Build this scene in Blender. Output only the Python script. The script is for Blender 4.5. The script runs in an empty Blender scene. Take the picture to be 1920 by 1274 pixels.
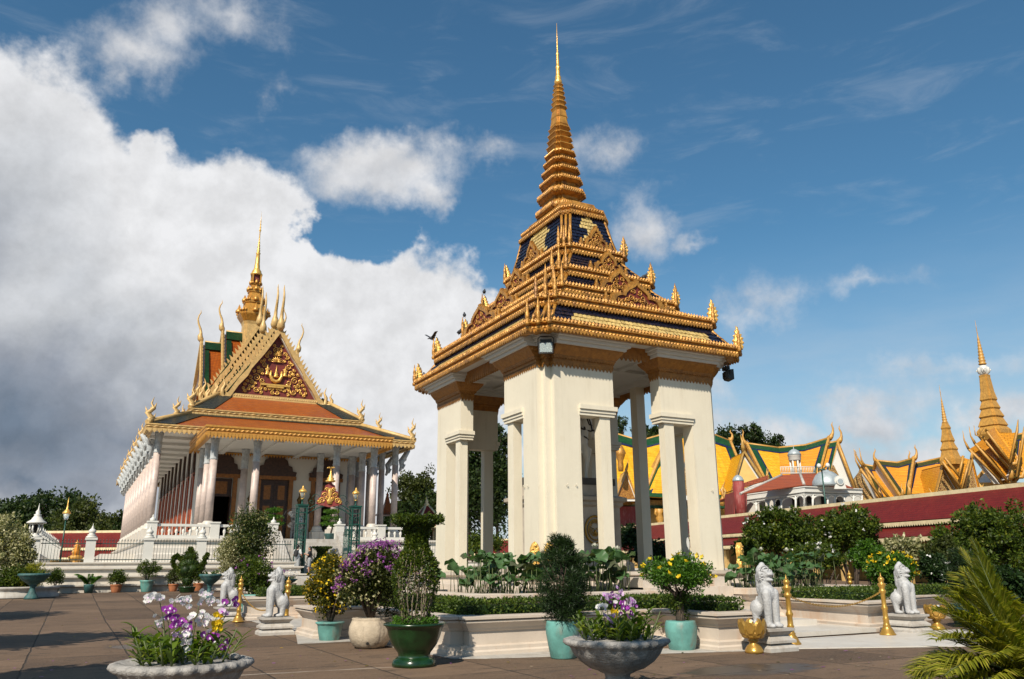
import bpy, bmesh, math, random
import numpy as np
from mathutils import Vector, Matrix
rad = math.radians
# ------------------------------------------------------------------ camera, sky, sun, exposure
SC = bpy.context.scene
COL = SC.collection
EYE = Vector((0, 0, 1.5))
AZ, PITCH, ROLL = rad(27.9), rad(15.72), rad(0.45)
fh = Vector((math.sin(AZ), math.cos(AZ), 0)); rh = Vector((math.cos(AZ), -math.sin(AZ), 0)); uz = Vector((0, 0, 1))
fw = fh*math.cos(PITCH)+uz*math.sin(PITCH); up0 = -fh*math.sin(PITCH)+uz*math.cos(PITCH)
cr = rh*math.cos(ROLL)-up0*math.sin(ROLL); cu = up0*math.cos(ROLL)+rh*math.sin(ROLL)
cd = bpy.data.cameras.new('camera'); cam = bpy.data.objects.new('camera', cd); COL.objects.link(cam)
cd.sensor_width = 36; cd.lens = 1512*36/1920; cd.clip_start = 0.1; cd.clip_end = 6000
cam.matrix_world = Matrix(((cr.x, cu.x, -fw.x, EYE.x), (cr.y, cu.y, -fw.y, EYE.y), (cr.z, cu.z, -fw.z, EYE.z), (0, 0, 0, 1)))
SC.camera = cam
SC.view_settings.view_transform = 'Standard'; SC.view_settings.look = 'None'
SC.view_settings.exposure = 0.42; SC.view_settings.gamma = 1.0
SUN_EL = rad(41); SUN_DIR = Vector((-0.74, -0.67, 0)).normalized()*math.cos(SUN_EL)+uz*math.sin(SUN_EL)
sl = bpy.data.lights.new('sun', 'SUN'); sl.energy = 5.0; sl.angle = rad(0.5); sl.color = (1.0, 0.91, 0.77)
so = bpy.data.objects.new('sun', sl); COL.objects.link(so); so.location = (0, 0, 60)
so.rotation_euler = SUN_DIR.to_track_quat('Z', 'Y').to_euler()

def ray(px, py):
    return fw+cr*((px-960)/1512)-cu*((py-637)/1512)
def azel(px, py):
    d = ray(px, py).normalized(); return math.atan2(d.x, d.y), math.asin(d.z)

W = bpy.data.worlds.new('World'); SC.world = W; W.use_nodes = True
class NT:
    """small helper to write node trees"""
    def __init__(s, tree): s.t = tree; s.n = tree.nodes; s.l = tree.links
    def put(s, node, i, v):
        if v is None: return
        sock = node.inputs[i]
        if isinstance(v, bpy.types.NodeSocket): s.l.new(v, sock)
        else: sock.default_value = v
    def math(s, op, a, b=None, c=None, clamp=False):
        n = s.n.new('ShaderNodeMath'); n.operation = op; n.use_clamp = clamp
        s.put(n, 0, a); s.put(n, 1, b); s.put(n, 2, c); return n.outputs[0]
    def vmath(s, op, a, b=None, sc=None):
        n = s.n.new('ShaderNodeVectorMath'); n.operation = op
        s.put(n, 0, a); s.put(n, 1, b)
        if sc is not None: s.put(n, 3, sc)
        return n.outputs[0]
    def noise(s, vec, scale, detail=4, rough=.55, out=0, dist=0.):
        n = s.n.new('ShaderNodeTexNoise'); s.put(n, 'Vector', vec); s.put(n, 'Scale', scale); s.put(n, 'Detail', detail); s.put(n, 'Roughness', rough); s.put(n, 'Distortion', dist)
        return n.outputs[out]
    def ramp(s, fac, stops, interp='LINEAR'):
        n = s.n.new('ShaderNodeValToRGB'); n.color_ramp.interpolation = interp
        e = n.color_ramp.elements
        while len(e) < len(stops): e.new(1)
        for x, (p, c) in zip(e, stops): x.position = p; x.color = (*c, 1) if len(c) == 3 else c
        s.put(n, 0, fac); return n.outputs[0]
    def mix(s, f, a, b, typ='MIX'):
        n = s.n.new('ShaderNodeMix'); n.data_type = 'RGBA'; n.blend_type = typ
        s.put(n, 0, f)
        for i, v in ((6, a), (7, b)):
            if not isinstance(v, bpy.types.NodeSocket) and len(v) == 3: v = (*v, 1)
            s.put(n, i, v)
        return n.outputs[2]
    def mapr(s, v, a, b, c=0., d=1., typ='SMOOTHSTEP'):
        n = s.n.new('ShaderNodeMapRange'); n.interpolation_type = typ
        s.put(n, 0, v); s.put(n, 1, a); s.put(n, 2, b); s.put(n, 3, c); s.put(n, 4, d); return n.outputs[0]
    def xyz(s, v):
        n = s.n.new('ShaderNodeSeparateXYZ'); s.put(n, 0, v); return n.outputs
    def comb(s, x, y, z):
        n = s.n.new('ShaderNodeCombineXYZ'); s.put(n, 0, x); s.put(n, 1, y); s.put(n, 2, z); return n.outputs[0]

def make_sky():
    t = NT(W.node_tree); t.n.clear()
    out = t.n.new('ShaderNodeOutputWorld'); bg = t.n.new('ShaderNodeBackground'); bg.inputs[1].default_value = 0.08
    t.l.new(bg.outputs[0], out.inputs[0])
    sky = t.n.new('ShaderNodeTexSky'); sky.sky_type = 'NISHITA'; sky.sun_disc = False
    sky.sun_elevation = SUN_EL; sky.sun_rotation = math.atan2(SUN_DIR.x, SUN_DIR.y)
    sky.altitude = 0; sky.air_density = 1.0; sky.dust_density = 0.6; sky.ozone_density = 2.2
    d = t.n.new('ShaderNodeTexCoord').outputs['Generated']
    x, y, z = t.xyz(d)
    az = t.math('ARCTAN2', x, y); el = t.math('ARCSINE', z)
    w1 = t.xyz(t.vmath('SUBTRACT', t.noise(d, 5.0, 6, .6, out=1), (.5, .5, .5)))
    w2 = t.xyz(t.vmath('SUBTRACT', t.noise(d, 19.0, 5, .6, out=1), (.5, .5, .5)))
    u = t.math('ADD', az, t.math('ADD', t.math('MULTIPLY', w1[0], .20), t.math('MULTIPLY', w2[0], .055)))
    v = t.math('ADD', el, t.math('ADD', t.math('MULTIPLY', w1[1], .15), t.math('MULTIPLY', w2[1], .05)))
    def field(blobs, uu, vv):
        acc = None
        for (px, py, rx, ry, wt) in blobs:
            a0, e0 = azel(px, py); ra = rx/1512/math.cos(e0)*.95; re = ry/1512*.93
            q = t.math('SQRT', t.math('ADD', t.math('POWER', t.math('MULTIPLY', t.math('SUBTRACT', uu, a0), 1/ra), 2.0),
                                      t.math('POWER', t.math('MULTIPLY', t.math('SUBTRACT', vv, e0), 1/re), 2.0)))
            g = t.math('MULTIPLY', t.math('SUBTRACT', 1.25, q), wt)
            acc = g if acc is None else t.math('SMOOTH_MAX', acc, g, .12)
        return acc
    dens = field([(-60, 300, 210, 190, 1.3), (120, 330, 130, 120, 1.1), (270, 470, 230, 160, 1.4), (510, 430, 110, 130, 1.3), (560, 500, 80, 90, 1.1), (330, 330, 50, 60, .9), (100, 640, 420, 270, 1.6),
                  (400, 680, 380, 260, 1.5), (700, 620, 190, 150, 1.2), (820, 600, 70, 90, .8), (640, 780, 330, 190, 1.3), (860, 680, 130, 170, 1.0), (150, 960, 560, 170, 1.4), (640, 960, 260, 170, 1.2), (60, 560, 260, 260, 1.4)], u, v)
    hole = field([(668, 430, 75, 70, 1.0), (960, 470, 90, 120, .8)], u, v)
    dens = t.math('SUBTRACT', dens, t.math('MULTIPLY', t.math('MAXIMUM', hole, 0.0), .95))
    fb = t.noise(d, 11.0, 9, .62)
    dens = t.math('ADD', dens, t.math('MULTIPLY', t.math('SUBTRACT', fb, .5), 1.35))
    a1 = t.mapr(dens, -.02, .46)
    # light wisps and the small clouds to the right
    thin = field([(730, 320, 140, 65, .95), (800, 370, 60, 50, .9), (650, 290, 60, 40, .7), (270, 110, 90, 60, .62), (330, 60, 60, 60, .62), (420, 25, 80, 40, .45), (230, 150, 30, 40, .5), (1215, 430, 60, 80, .7), (1310, 450, 50, 22, .45), (1120, 275, 55, 45, .42), (930, 325, 70, 25, .38),
                  (1455, 560, 70, 50, .36), (1655, 528, 80, 22, .36), (1640, 765, 110, 45, .7), (1860, 800, 90, 50, .8), (1480, 830, 150, 50, .75), (1340, 740, 70, 60, .6),
                  (1800, 690, 230, 25, .34), (1440, 610, 50, 25, .3), (1700, 850, 150, 50, .7), (540, 200, 20, 40, .3), (1330, 800, 60, 70, .7)], u, v)
    thin = t.math('ADD', thin, t.math('MULTIPLY', t.math('SUBTRACT', t.noise(d, 16.0, 9, .66), .5), 1.25))
    a2 = t.math('MULTIPLY', t.mapr(thin, -.05, .95), .95)
    # faint high veil
    st = t.vmath('MULTIPLY', d, (2.2, 2.2, 9.0))
    veil = t.math('MULTIPLY', t.mapr(t.noise(st, 3.2, 8, .62, dist=.6), .48, .8), .22)
    lowveil = t.math('MULTIPLY', t.mapr(el, .40, .03), t.mapr(t.noise(st, 2.5, 6, .6), .3, .75, .5, .95))
    a3 = t.math('MAXIMUM', veil, lowveil)
    # shading of the thick clouds: white crests, blue-grey bases low on the left
    dark = field([(40, 810, 360, 160, 1.0), (250, 800, 240, 110, .75), (100, 900, 220, 70, .9), (-20, 480, 70, 120, .3)], u, v)
    dk = t.mapr(t.math('ADD', dark, t.math('MULTIPLY', t.math('SUBTRACT', t.noise(d, 4.0, 5, .5), .5), .9)), -.5, 1.15, typ='LINEAR')
    lit = t.ramp(dk, [(0, (7.5, 7.55, 7.7)), (.36, (5.4, 5.6, 5.9)), (.68, (2.9, 3.2, 3.75)), (1, (1.55, 2.0, 2.65))])
    crest = t.mapr(t.math('SUBTRACT', fb, t.noise(t.vmath('ADD', d, (-.012, -.01, .016)), 11.0, 9, .62)), -.12, .12, .90, 1.08, 'LINEAR')
    lit = t.vmath('SCALE', lit, None, crest)
    skyc = t.n.new('ShaderNodeHueSaturation'); skyc.inputs['Saturation'].default_value = 1.1; skyc.inputs['Value'].default_value = .98
    t.l.new(sky.outputs[0], skyc.inputs['Color'])
    blue = t.mix(1.0, skyc.outputs[0], (.76, 1.08, 1.06), 'MULTIPLY')
    c = t.mix(a3, blue, (5.2, 5.7, 6.3))
    lit2 = t.vmath('SCALE', t.ramp(t.noise(d, 9.0, 7, .6), [(.3, (4.9, 5.2, 5.7)), (.62, (7.2, 7.2, 7.3))]), None, crest)
    c = t.mix(a2, c, lit2)
    c = t.mix(a1, c, lit)
    t.l.new(c, bg.inputs[0])
make_sky()
# ------------------------------------------------------------------ helpers
PI = math.pi
def ground_z(y): return 0.0 if y < 29 else min(.3, (y-29)/18*.3)
def at(px, py, z=None):
    """point of the ground (or of the level z) seen at photograph pixel px, py"""
    d = ray(px, py)
    if z is not None: return EYE+d*((z-EYE.z)/d.z)
    zz = 0.0
    for _ in range(12):
        p = EYE+d*((zz-EYE.z)/d.z); zz = ground_z(p.y)
    return p
def far(px, py, D):
    """point on a pixel's ray at horizontal forward distance D"""
    d = ray(px, py); return EYE+d*(D/(d.x*fh.x+d.y*fh.y))
def onY(px, py, Y):
    d = ray(px, py); return EYE+d*(Y/d.y)

class MB:
    def __init__(s): s.v = []; s.f = []; s.mi = []; s.sm = []
    def add(s, vs, fs, mi=0, sm=False):
        b = len(s.v); s.v += [tuple(p) for p in vs]
        for f in fs: s.f.append([b+i for i in f]); s.mi.append(mi); s.sm.append(sm)
        return s
    def box(s, x0, y0, z0, x1, y1, z1, mi=0):
        return s.add([(x0, y0, z0), (x1, y0, z0), (x1, y1, z0), (x0, y1, z0), (x0, y0, z1), (x1, y0, z1), (x1, y1, z1), (x0, y1, z1)],
                     [(0, 3, 2, 1), (4, 5, 6, 7), (0, 1, 5, 4), (1, 2, 6, 5), (2, 3, 7, 6), (3, 0, 4, 7)], mi)
    def cbox(s, c, sx, sy, sz, mi=0, rz=0, tilt=None):
        M = Matrix.Rotation(rz, 3, 'Z')
        if tilt is not None: M = M @ Matrix.Rotation(tilt, 3, 'X')
        vs = [Vector(c)+M @ Vector((a*sx/2, b*sy/2, d*sz/2)) for d in (-1, 1) for a, b in ((-1, -1), (1, -1), (1, 1), (-1, 1))]
        return s.add(vs, [(0, 3, 2, 1), (4, 5, 6, 7), (0, 1, 5, 4), (1, 2, 6, 5), (2, 3, 7, 6), (3, 0, 4, 7)], mi)
    def loft(s, rings, mi=0, c0=True, c1=True, sm=False):
        n = len(rings[0]); vs = [p for r in rings for p in r]; fs = []
        for k in range(len(rings)-1):
            for i in range(n):
                j = (i+1) % n; fs.append((k*n+i, k*n+j, (k+1)*n+j, (k+1)*n+i))
        s.add(vs, fs, mi, sm)
        b = len(s.v)-len(vs)
        if c0: s.f.append([b+i for i in reversed(range(n))]); s.mi.append(mi); s.sm.append(False)
        if c1: s.f.append([b+(len(rings)-1)*n+i for i in range(n)]); s.mi.append(mi); s.sm.append(False)
        return s
    def lathe(s, prof, n=24, c=(0, 0, 0), mi=0, sm=True, rip=0, ripn=8, c0=True, c1=True, sx=1, sy=1, a0=0):
        rings = []
        for q in prof:
            r, z = q[0], q[1]; rp = q[2] if len(q) > 2 else rip
            rings.append([(c[0]+sx*r*(1+rp*math.cos(ripn*2*PI*i/n))*math.cos(2*PI*i/n+a0), c[1]+sy*r*(1+rp*math.cos(ripn*2*PI*i/n))*math.sin(2*PI*i/n+a0), c[2]+z) for i in range(n)])
        return s.loft(rings, mi, c0, c1, sm)
    def tube(s, pts, rr, n=6, mi=0, sm=True, flat=1.0, c=True):
        pts = [Vector(p) for p in pts]; rings = []
        if not hasattr(rr, '__len__'): rr = [rr]*len(pts)
        prev = None
        for i, p in enumerate(pts):
            t = (pts[min(i+1, len(pts)-1)]-pts[max(i-1, 0)])
            t = t.normalized() if t.length > 1e-9 else Vector((0, 0, 1))
            if prev is None: a = t.orthogonal().normalized()
            else: a = (prev-t*prev.dot(t)); a = a.normalized() if a.length > 1e-6 else t.orthogonal().normalized()
            prev = a; b = t.cross(a)
            rings.append([p+(a*math.cos(2*PI*k/n)+b*math.sin(2*PI*k/n)*flat)*rr[i] for k in range(n)])
        return s.loft(rings, mi, c, c, sm)
    def ext(s, out, o, u, v, t, mi=0, off=0.):
        """outline (list of 2d points) in frame o,u,v given a thickness t along u x v"""
        o = Vector(o); u = Vector(u); v = Vector(v); w = u.cross(v).normalized()
        A = [o+u*a+v*b+w*(off-t/2) for a, b in out]; B = [o+u*a+v*b+w*(off+t/2) for a, b in out]
        return s.loft([A, B], mi)
    def quad(s, a, b, c, d, mi=0): return s.add([a, b, c, d], [(0, 1, 2, 3)], mi)
    def slab(s, a, b, c, d, t, mi=0):
        a, b, c, d = map(Vector, (a, b, c, d)); n = (b-a).cross(d-a).normalized()*t
        return s.loft([[a, b, c, d], [a+n, b+n, c+n, d+n]], mi)
    def build(s, name, mats, parent=None, loc=None, recalc=True):
        me = bpy.data.meshes.new(name); me.from_pydata(s.v, [], s.f)
        if not isinstance(mats, (list, tuple)): mats = [mats]
        for m in mats: me.materials.append(m)
        me.polygons.foreach_set('material_index', s.mi); me.polygons.foreach_set('use_smooth', s.sm)
        if recalc:
            bm = bmesh.new(); bm.from_mesh(me); bmesh.ops.recalc_face_normals(bm, faces=bm.faces); bm.to_mesh(me); bm.free()
        me.update(); return link(name, me, parent, loc)
def link(name, me, parent=None, loc=None):
    o = bpy.data.objects.new(name, me); COL.objects.link(o)
    if parent is not None: o.parent = parent
    if loc is not None: o.location = loc
    return o
def tag(o, label=None, cat=None, group=None, kind=None):
    if label: o['label'] = label
    if cat: o['category'] = cat
    if group: o['group'] = group
    if kind: o['kind'] = kind
    return o
def thing(name, label, cat, loc=(0, 0, 0), rz=0, group=None):
    o = bpy.data.objects.new(name, None); COL.objects.link(o); o.empty_display_size = .2
    o.location = loc; o.rotation_euler = (0, 0, rz); return tag(o, label, cat, group)
def copy_tree(o, parent=None):
    c = o.copy(); COL.objects.link(c)
    if parent is not None: c.parent = parent
    for ch in list(o.children): copy_tree(ch, c)
    return c
def dup(o, loc, rz=0., label=None, scale=None, group=None):
    c = copy_tree(o); c.location = loc; c.rotation_euler = (0, 0, rz)
    if label: c['label'] = label
    if group: c['group'] = group
    if scale: c.scale = (scale,)*3
    return c
def part_copy(o, parent, loc=None, rot=None, scale=None):
    c = o.copy(); COL.objects.link(c); c.parent = parent
    if loc is not None: c.location = loc
    if rot is not None: c.rotation_euler = rot
    if scale is not None: c.scale = scale if hasattr(scale, '__len__') else (scale,)*3
    return c
def offs(poly, d):
    """offset a counter-clockwise polygon outwards by d with mitres"""
    n = len(poly); out = []
    for i in range(n):
        p0, p1, p2 = Vector(poly[i-1]), Vector(poly[i]), Vector(poly[(i+1) % n])
        e1 = (p1-p0).normalized(); e2 = (p2-p1).normalized()
        n1 = Vector((e1.y, -e1.x)); n2 = Vector((e2.y, -e2.x)); k = 1+n1.dot(n2)
        out.append(tuple(p1+(n1+n2)*(d/max(k, .25))))
    return out
def mould(mb, poly, prof, mi=0, c0=True, c1=True):
    return mb.loft([[(x, y, z) for x, y in offs(poly, d)] for d, z in prof], mi, c0, c1)
def rect(x0, y0, x1, y1): return [(x0, y0), (x1, y0), (x1, y1), (x0, y1)]
def redent(hx, hy, r, n=2, cx=0, cy=0):
    """rectangle with n stepped notches of size r at each corner, counter-clockwise"""
    q = []
    for k in range(n+1):
        q.append((hx-k*r, hy-(n-k)*r))
        if k < n: q.append((hx-(k+1)*r, hy-(n-k)*r))
    R = q[::-1]
    return [(cx+a, cy+b) for a, b in q]+[(cx-a, cy+b) for a, b in R]+[(cx-a, cy-b) for a, b in q]+[(cx+a, cy-b) for a, b in R]

def npmesh(name, V, F, mat, parent=None, loc=None, smooth=False, mi=None):
    me = bpy.data.meshes.new(name); V = np.asarray(V, np.float32); F = np.asarray(F, np.int32); k = F.shape[1]
    me.vertices.add(len(V)); me.vertices.foreach_set('co', V.ravel()); me.loops.add(F.size); me.loops.foreach_set('vertex_index', F.ravel())
    me.polygons.add(len(F)); me.polygons.foreach_set('loop_start', np.arange(len(F), dtype=np.int32)*k); me.polygons.foreach_set('loop_total', np.full(len(F), k, np.int32))
    for m in (mat if isinstance(mat, (list, tuple)) else [mat]): me.materials.append(m)
    if mi is not None: me.polygons.foreach_set('material_index', np.asarray(mi, np.int32))
    if smooth: me.polygons.foreach_set('use_smooth', np.ones(len(F), bool))
    me.update(calc_edges=True); return link(name, me, parent, loc)
def leafmesh(P, size, rng, asp=.45, up=.5, out=None, fold=.25, jit=.4):
    """folded leaf blades (two quads sharing a midrib) at the points P"""
    n = len(P); A = rng.normal(size=(n, 3))
    if out is not None: A = A*.75+out*1.0
    A[:, 2] += up*.3; A /= np.linalg.norm(A, axis=1, keepdims=True)+1e-9
    B = rng.normal(size=(n, 3)); B -= A*(A*B).sum(1, keepdims=True); B /= np.linalg.norm(B, axis=1, keepdims=True)+1e-9
    N = np.cross(A, B); s = size*(1+jit*(rng.random((n, 1))*2-1))
    p0 = P; p3 = P+A*s; m = P+A*s*.5
    l = m+B*s*asp*.5+N*s*fold*asp; r = m-B*s*asp*.5+N*s*fold*asp
    V = np.stack([p0, l, p3, r], 1).reshape(-1, 3); i = np.arange(n)[:, None]*4
    return V, np.hstack([i, i+1, i+2, i+3])
def clumps(rng, centers, rad_, n):
    """points in soft balls, most of them near the skin"""
    k = rng.integers(0, len(centers), n); d = rng.normal(size=(n, 3)); d /= np.linalg.norm(d, axis=1, keepdims=True)
    r = (rng.random((n, 1))**.38); c = np.asarray(centers)[k]; R = np.asarray(rad_)[k]
    if R.ndim == 1: R = R[:, None]
    return c+d*r*R, d
# ------------------------------------------------------------------ materials
KA = .82   # most surface colours scaled down evenly, deepening shade against the raised exposure
def dim(c): return tuple(x*KA for x in c[:3])+tuple(c[3:])
def newmat(name):
    m = bpy.data.materials.new(name); m.use_nodes = True; t = NT(m.node_tree)
    return m, t, t.n['Principled BSDF']
def mat(name, col, rough=.6, metal=0., var=.15, vs=3., bump=0., bs=30., col2=None, stain=None, ss=1.2, spec=.5, cellbump=0., cs=10., coat=0., streak=None):
    col = dim(col); col2 = dim(col2) if col2 else None; stain = dim(stain) if stain else None
    m, t, b = newmat(name); co = t.n.new('ShaderNodeTexCoord').outputs['Object']
    c2 = col2 if col2 else tuple(x*(1-var*1.5) for x in col); c1 = tuple(min(1, x*(1+var)) for x in col)
    f = t.mapr(t.noise(co, vs, 7, .6), .32, .68, typ='LINEAR')
    c = t.mix(f, c2, c1)
    if stain:
        # rain streaks and grime with a shape of their own
        k = t.mapr(t.noise(t.vmath('MULTIPLY', co, (1, 1, .25)), ss*3, 9, .68), .49, .66)
        c = t.mix(t.math('MULTIPLY', k, stain[3]), c, stain[:3])
    if streak:
        k = t.mapr(t.noise(t.vmath('MULTIPLY', co, (1, 1, .045)), 5.5, 8, .65), .50, .70); k = t.math('MULTIPLY', k, t.mapr(t.noise(co, .6, 4, .6), .38, .62)); c = t.mix(t.math('MULTIPLY', k, streak[3]), c, dim(streak[:3]))
        k = t.mapr(t.noise(co, 2.6, 10, .72), .58, .66); c = t.mix(t.math('MULTIPLY', k, streak[3]*.6), c, dim(tuple(x*1.25 for x in streak[:3])))
    t.l.new(c, b.inputs['Base Color']); b.inputs['Roughness'].default_value = rough; b.inputs['Metallic'].default_value = metal
    b.inputs['Specular IOR Level'].default_value = spec; b.inputs['Coat Weight'].default_value = coat
    h = None
    if bump: h = t.math('MULTIPLY', t.noise(co, bs, 5, .6), bump)
    if cellbump:
        vo = t.n.new('ShaderNodeTexVoronoi'); vo.feature = 'SMOOTH_F1'; t.put(vo, 'Vector', co); t.put(vo, 'Scale', cs)
        hh = t.math('MULTIPLY', vo.outputs[0], cellbump); h = hh if h is None else t.math('ADD', h, hh)
    if h is not None:
        bn = t.n.new('ShaderNodeBump'); bn.inputs['Distance'].default_value = .02; bn.inputs['Strength'].default_value = 1.0; t.put(bn, 'Height', h); t.l.new(bn.outputs[0], b.inputs['Normal'])
    return m
def leafmat(name, dark, light, tip=None, trans=.35, rough=.5, sc=1.0, p=(.15, .8), tint=(1.25, 1.3, .5)):
    dark, light, tip = dim(dark), dim(light), dim(tip) if tip else None
    m, t, b = newmat(name); g = t.n.new('ShaderNodeNewGeometry'); co = t.n.new('ShaderNodeTexCoord').outputs['Object']
    f = t.math('ADD', t.math('MULTIPLY', g.outputs['Random Per Island'], .65), t.math('MULTIPLY', t.noise(co, 1.3*sc, 4, .6), .5))
    st = [(p[0], dark), (p[1], light)]+([(min(1, p[1]+.12), tip)] if tip else [])
    c = t.ramp(f, st); t.l.new(c, b.inputs['Base Color']); b.inputs['Roughness'].default_value = rough; b.inputs['Specular IOR Level'].default_value = .3
    tr = t.n.new('ShaderNodeBsdfTranslucent'); t.l.new(t.mix(1.0, c, tint, 'MULTIPLY'), tr.inputs[0])
    mx = t.n.new('ShaderNodeMixShader'); mx.inputs[0].default_value = trans; t.l.new(b.outputs[0], mx.inputs[1]); t.l.new(tr.outputs[0], mx.inputs[2])
    t.l.new(mx.outputs[0], t.n['Material Output'].inputs[0]); return m
def tilemat(name, cols, sx, sy, rough=.35, bump=.6, axis='XZ', mort=(.02, .012, .01), var=.5):
    """roof tiles: rows of scales in the object's own space"""
    cols = [dim(c) for c in cols]
    m, t, b = newmat(name); co = t.n.new('ShaderNodeTexCoord').outputs['Object']; x, y, z = t.xyz(co)
    br = t.n.new('ShaderNodeTexBrick'); h = t.math('ADD', x, y) if axis == 'XZ' else (x if axis == 'X' else y)
    t.put(br, 'Vector', t.comb(h, z, 0.0)); br.inputs['Scale'].default_value = 1
    br.inputs['Brick Width'].default_value = sx; br.inputs['Row Height'].default_value = sy; br.inputs['Mortar Size'].default_value = .06*min(sx, sy); br.inputs['Mortar Smooth'].default_value = .6
    t.put(br, 'Color1', (*cols[0], 1)); t.put(br, 'Color2', (*cols[1], 1)); t.put(br, 'Mortar', (*mort, 1))
    c = t.mix(t.math('MULTIPLY', t.mapr(t.noise(co, 1.1, 9, .7), .4, .7), var), br.outputs[0], cols[2])
    c = t.mix(t.math('MULTIPLY', t.mapr(t.noise(co, 1.3/sx, 4, .75), .42, .62), .6), c, cols[1])
    t.l.new(c, b.inputs['Base Color']); b.inputs['Roughness'].default_value = rough; b.inputs['Specular IOR Level'].default_value = .22
    bn = t.n.new('ShaderNodeBump'); bn.inputs['Distance'].default_value = .03; bn.inputs['Strength'].default_value = bump
    fr = t.math('FRACT', t.math('DIVIDE', z, sy))
    t.put(bn, 'Height', t.math('SUBTRACT', t.math('MULTIPLY', br.outputs[1], -1.0), t.math('MULTIPLY', fr, .8))); t.l.new(bn.outputs[0], b.inputs['Normal'])
    return m
def scrollmat(name, gold, ground, sc=5., thr=.42, rough=.35, metal=.35):
    """gilded scroll carving over a painted ground: curls with relief"""
    m, t, b = newmat(name); co = t.n.new('ShaderNodeTexCoord').outputs['Object']
    w = t.vmath('ADD', co, t.vmath('SCALE', t.noise(co, sc*.8, 3, .5, out=1), None, .22))
    vo = t.n.new('ShaderNodeTexVoronoi'); t.put(vo, 'Vector', w); t.put(vo, 'Scale', sc)
    ringv = t.math('SINE', t.math('MULTIPLY', vo.outputs[0], 17.0)); k = t.mapr(ringv, -.35, .25)
    k2 = t.mapr(t.noise(w, sc*3.2, 4, .6), .5, .58); f = t.math('MAXIMUM', k, t.math('MULTIPLY', k2, .8))
    c = t.mix(f, ground, t.mix(t.noise(co, 9, 4), tuple(x*.7 for x in gold), gold)); t.l.new(c, b.inputs['Base Color'])
    b.inputs['Roughness'].default_value = rough; t.put(b, 'Metallic', t.math('MULTIPLY', f, metal))
    bn = t.n.new('ShaderNodeBump'); bn.inputs['Distance'].default_value = .05; bn.inputs['Strength'].default_value = .9; t.put(bn, 'Height', f); t.l.new(bn.outputs[0], b.inputs['Normal'])
    return m
M = {}
M['cream'] = mat('cream_paint', (.76, .69, .55), .62, var=.03, vs=.8, bump=.2, bs=7, stain=(.60, .54, .42, .3), ss=.5, streak=(.48, .40, .28, .32))
M['soffit'] = mat('white_soffit', (.68, .66, .62), .7, var=.03, vs=1)
M['gilt'] = mat('gilded_mould', (.53, .25, .045), .38, .3, var=.22, vs=5, bump=.8, bs=26, stain=(.20, .085, .03, .75), ss=1.6, cellbump=.9, cs=11)
M['giltplain'] = mat('gilded_plain', (.60, .29, .05), .36, .3, var=.2, vs=4, bump=.25, bs=14, stain=(.34, .14, .035, .5), ss=1.2)
M['gold'] = mat('bright_gold', (.86, .50, .12), .3, .45, var=.15, vs=6, bump=.7, bs=22, cellbump=.5, cs=14)
M['cap'] = mat('ochre_gilding', (.38, .155, .024), .5, .15, var=.2, vs=7, bump=.7, bs=30, cellbump=.8, cs=16)
M['crimson'] = mat('crimson_ground', (.17, .022, .015), .6, var=.3, vs=8)
M['navy'] = mat('navy_glazed_tile', (.012, .014, .030), .2, var=.5, vs=6, bump=.2, bs=12, spec=.7)
M['strawtile'] = mat('straw_glazed_tile', (.62, .45, .17), .25, var=.25, vs=6)
M['scroll'] = scrollmat('gilt_scroll_on_red', (.70, .36, .08), (.16, .015, .012), 7.)
M['stone'] = mat('warm_white_marble', (.60, .515, .43), .5, var=.08, vs=1.6, bump=.15, bs=8, stain=(.50, .30, .17, .55), ss=.55)
M['stonewhite'] = mat('white_marble', (.63, .585, .52), .45, var=.06, vs=1.4, streak=(.40, .33, .25, .5), stain=(.5, .42, .33, .35), ss=.6)
M['lion'] = mat('pale_grey_stone', (.46, .46, .465), .6, var=.1, vs=4, bump=.5, bs=34, stain=(.27, .26, .25, .55), ss=1.8, cellbump=.35, cs=26)
M['plinth'] = mat('grey_white_plinth', (.47, .44, .40), .6, var=.1, vs=3, bump=.2, bs=20, stain=(.30, .25, .2, .55), ss=1.2)
M['urn'] = mat('weathered_grey_stone', (.36, .34, .32), .85, var=.22, vs=6, bump=1.0, bs=30, stain=(.16, .15, .14, .7), ss=1.6, cellbump=.8, cs=9)
M['rail'] = mat('gold_post_paint', (.50, .285, .055), .32, .5, var=.12, vs=6, bump=.2, bs=20, stain=(.33, .17, .04, .4), ss=2)
M['soil'] = mat('dark_soil', (.045, .032, .022), .95, var=.4, vs=12, bump=1, bs=40)
M['bark'] = mat('brown_bark', (.10, .07, .05), .9, var=.3, vs=8, bump=1, bs=18)
M['twig'] = mat('pale_dry_stem', (.22, .175, .12), .9, var=.3, vs=12, bump=.4, bs=30)
M['teal'] = mat('turquoise_glaze', (.13, .33, .295), .5, var=.22, vs=3, bump=.4, bs=8, stain=(.22, .20, .16, .75), ss=1.1, spec=.4)
M['darkteal'] = mat('dull_teal_paint', (.03, .105, .105), .65, var=.3, vs=5, bump=.4, bs=18, stain=(.12, .16, .14, .6), ss=2)
M['greenpot'] = mat('bottle_green_glaze', (.008, .036, .009), .25, var=.3, vs=5, bump=.08, bs=8, spec=.6)
M['beige'] = mat('worn_plaster_pot', (.50, .41, .30), .8, var=.18, vs=3, bump=.6, bs=16, stain=(.13, .10, .075, .9), ss=.8)
M['terra'] = mat('terracotta', (.42, .15, .06), .8, var=.2, vs=5, bump=.3, bs=25)
M['white'] = mat('white_paint', (.66, .64, .59), .5, var=.03, vs=2)
M['iron'] = mat('dark_green_iron', (.012, .075, .055), .4, .1, var=.2, vs=4)
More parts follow.
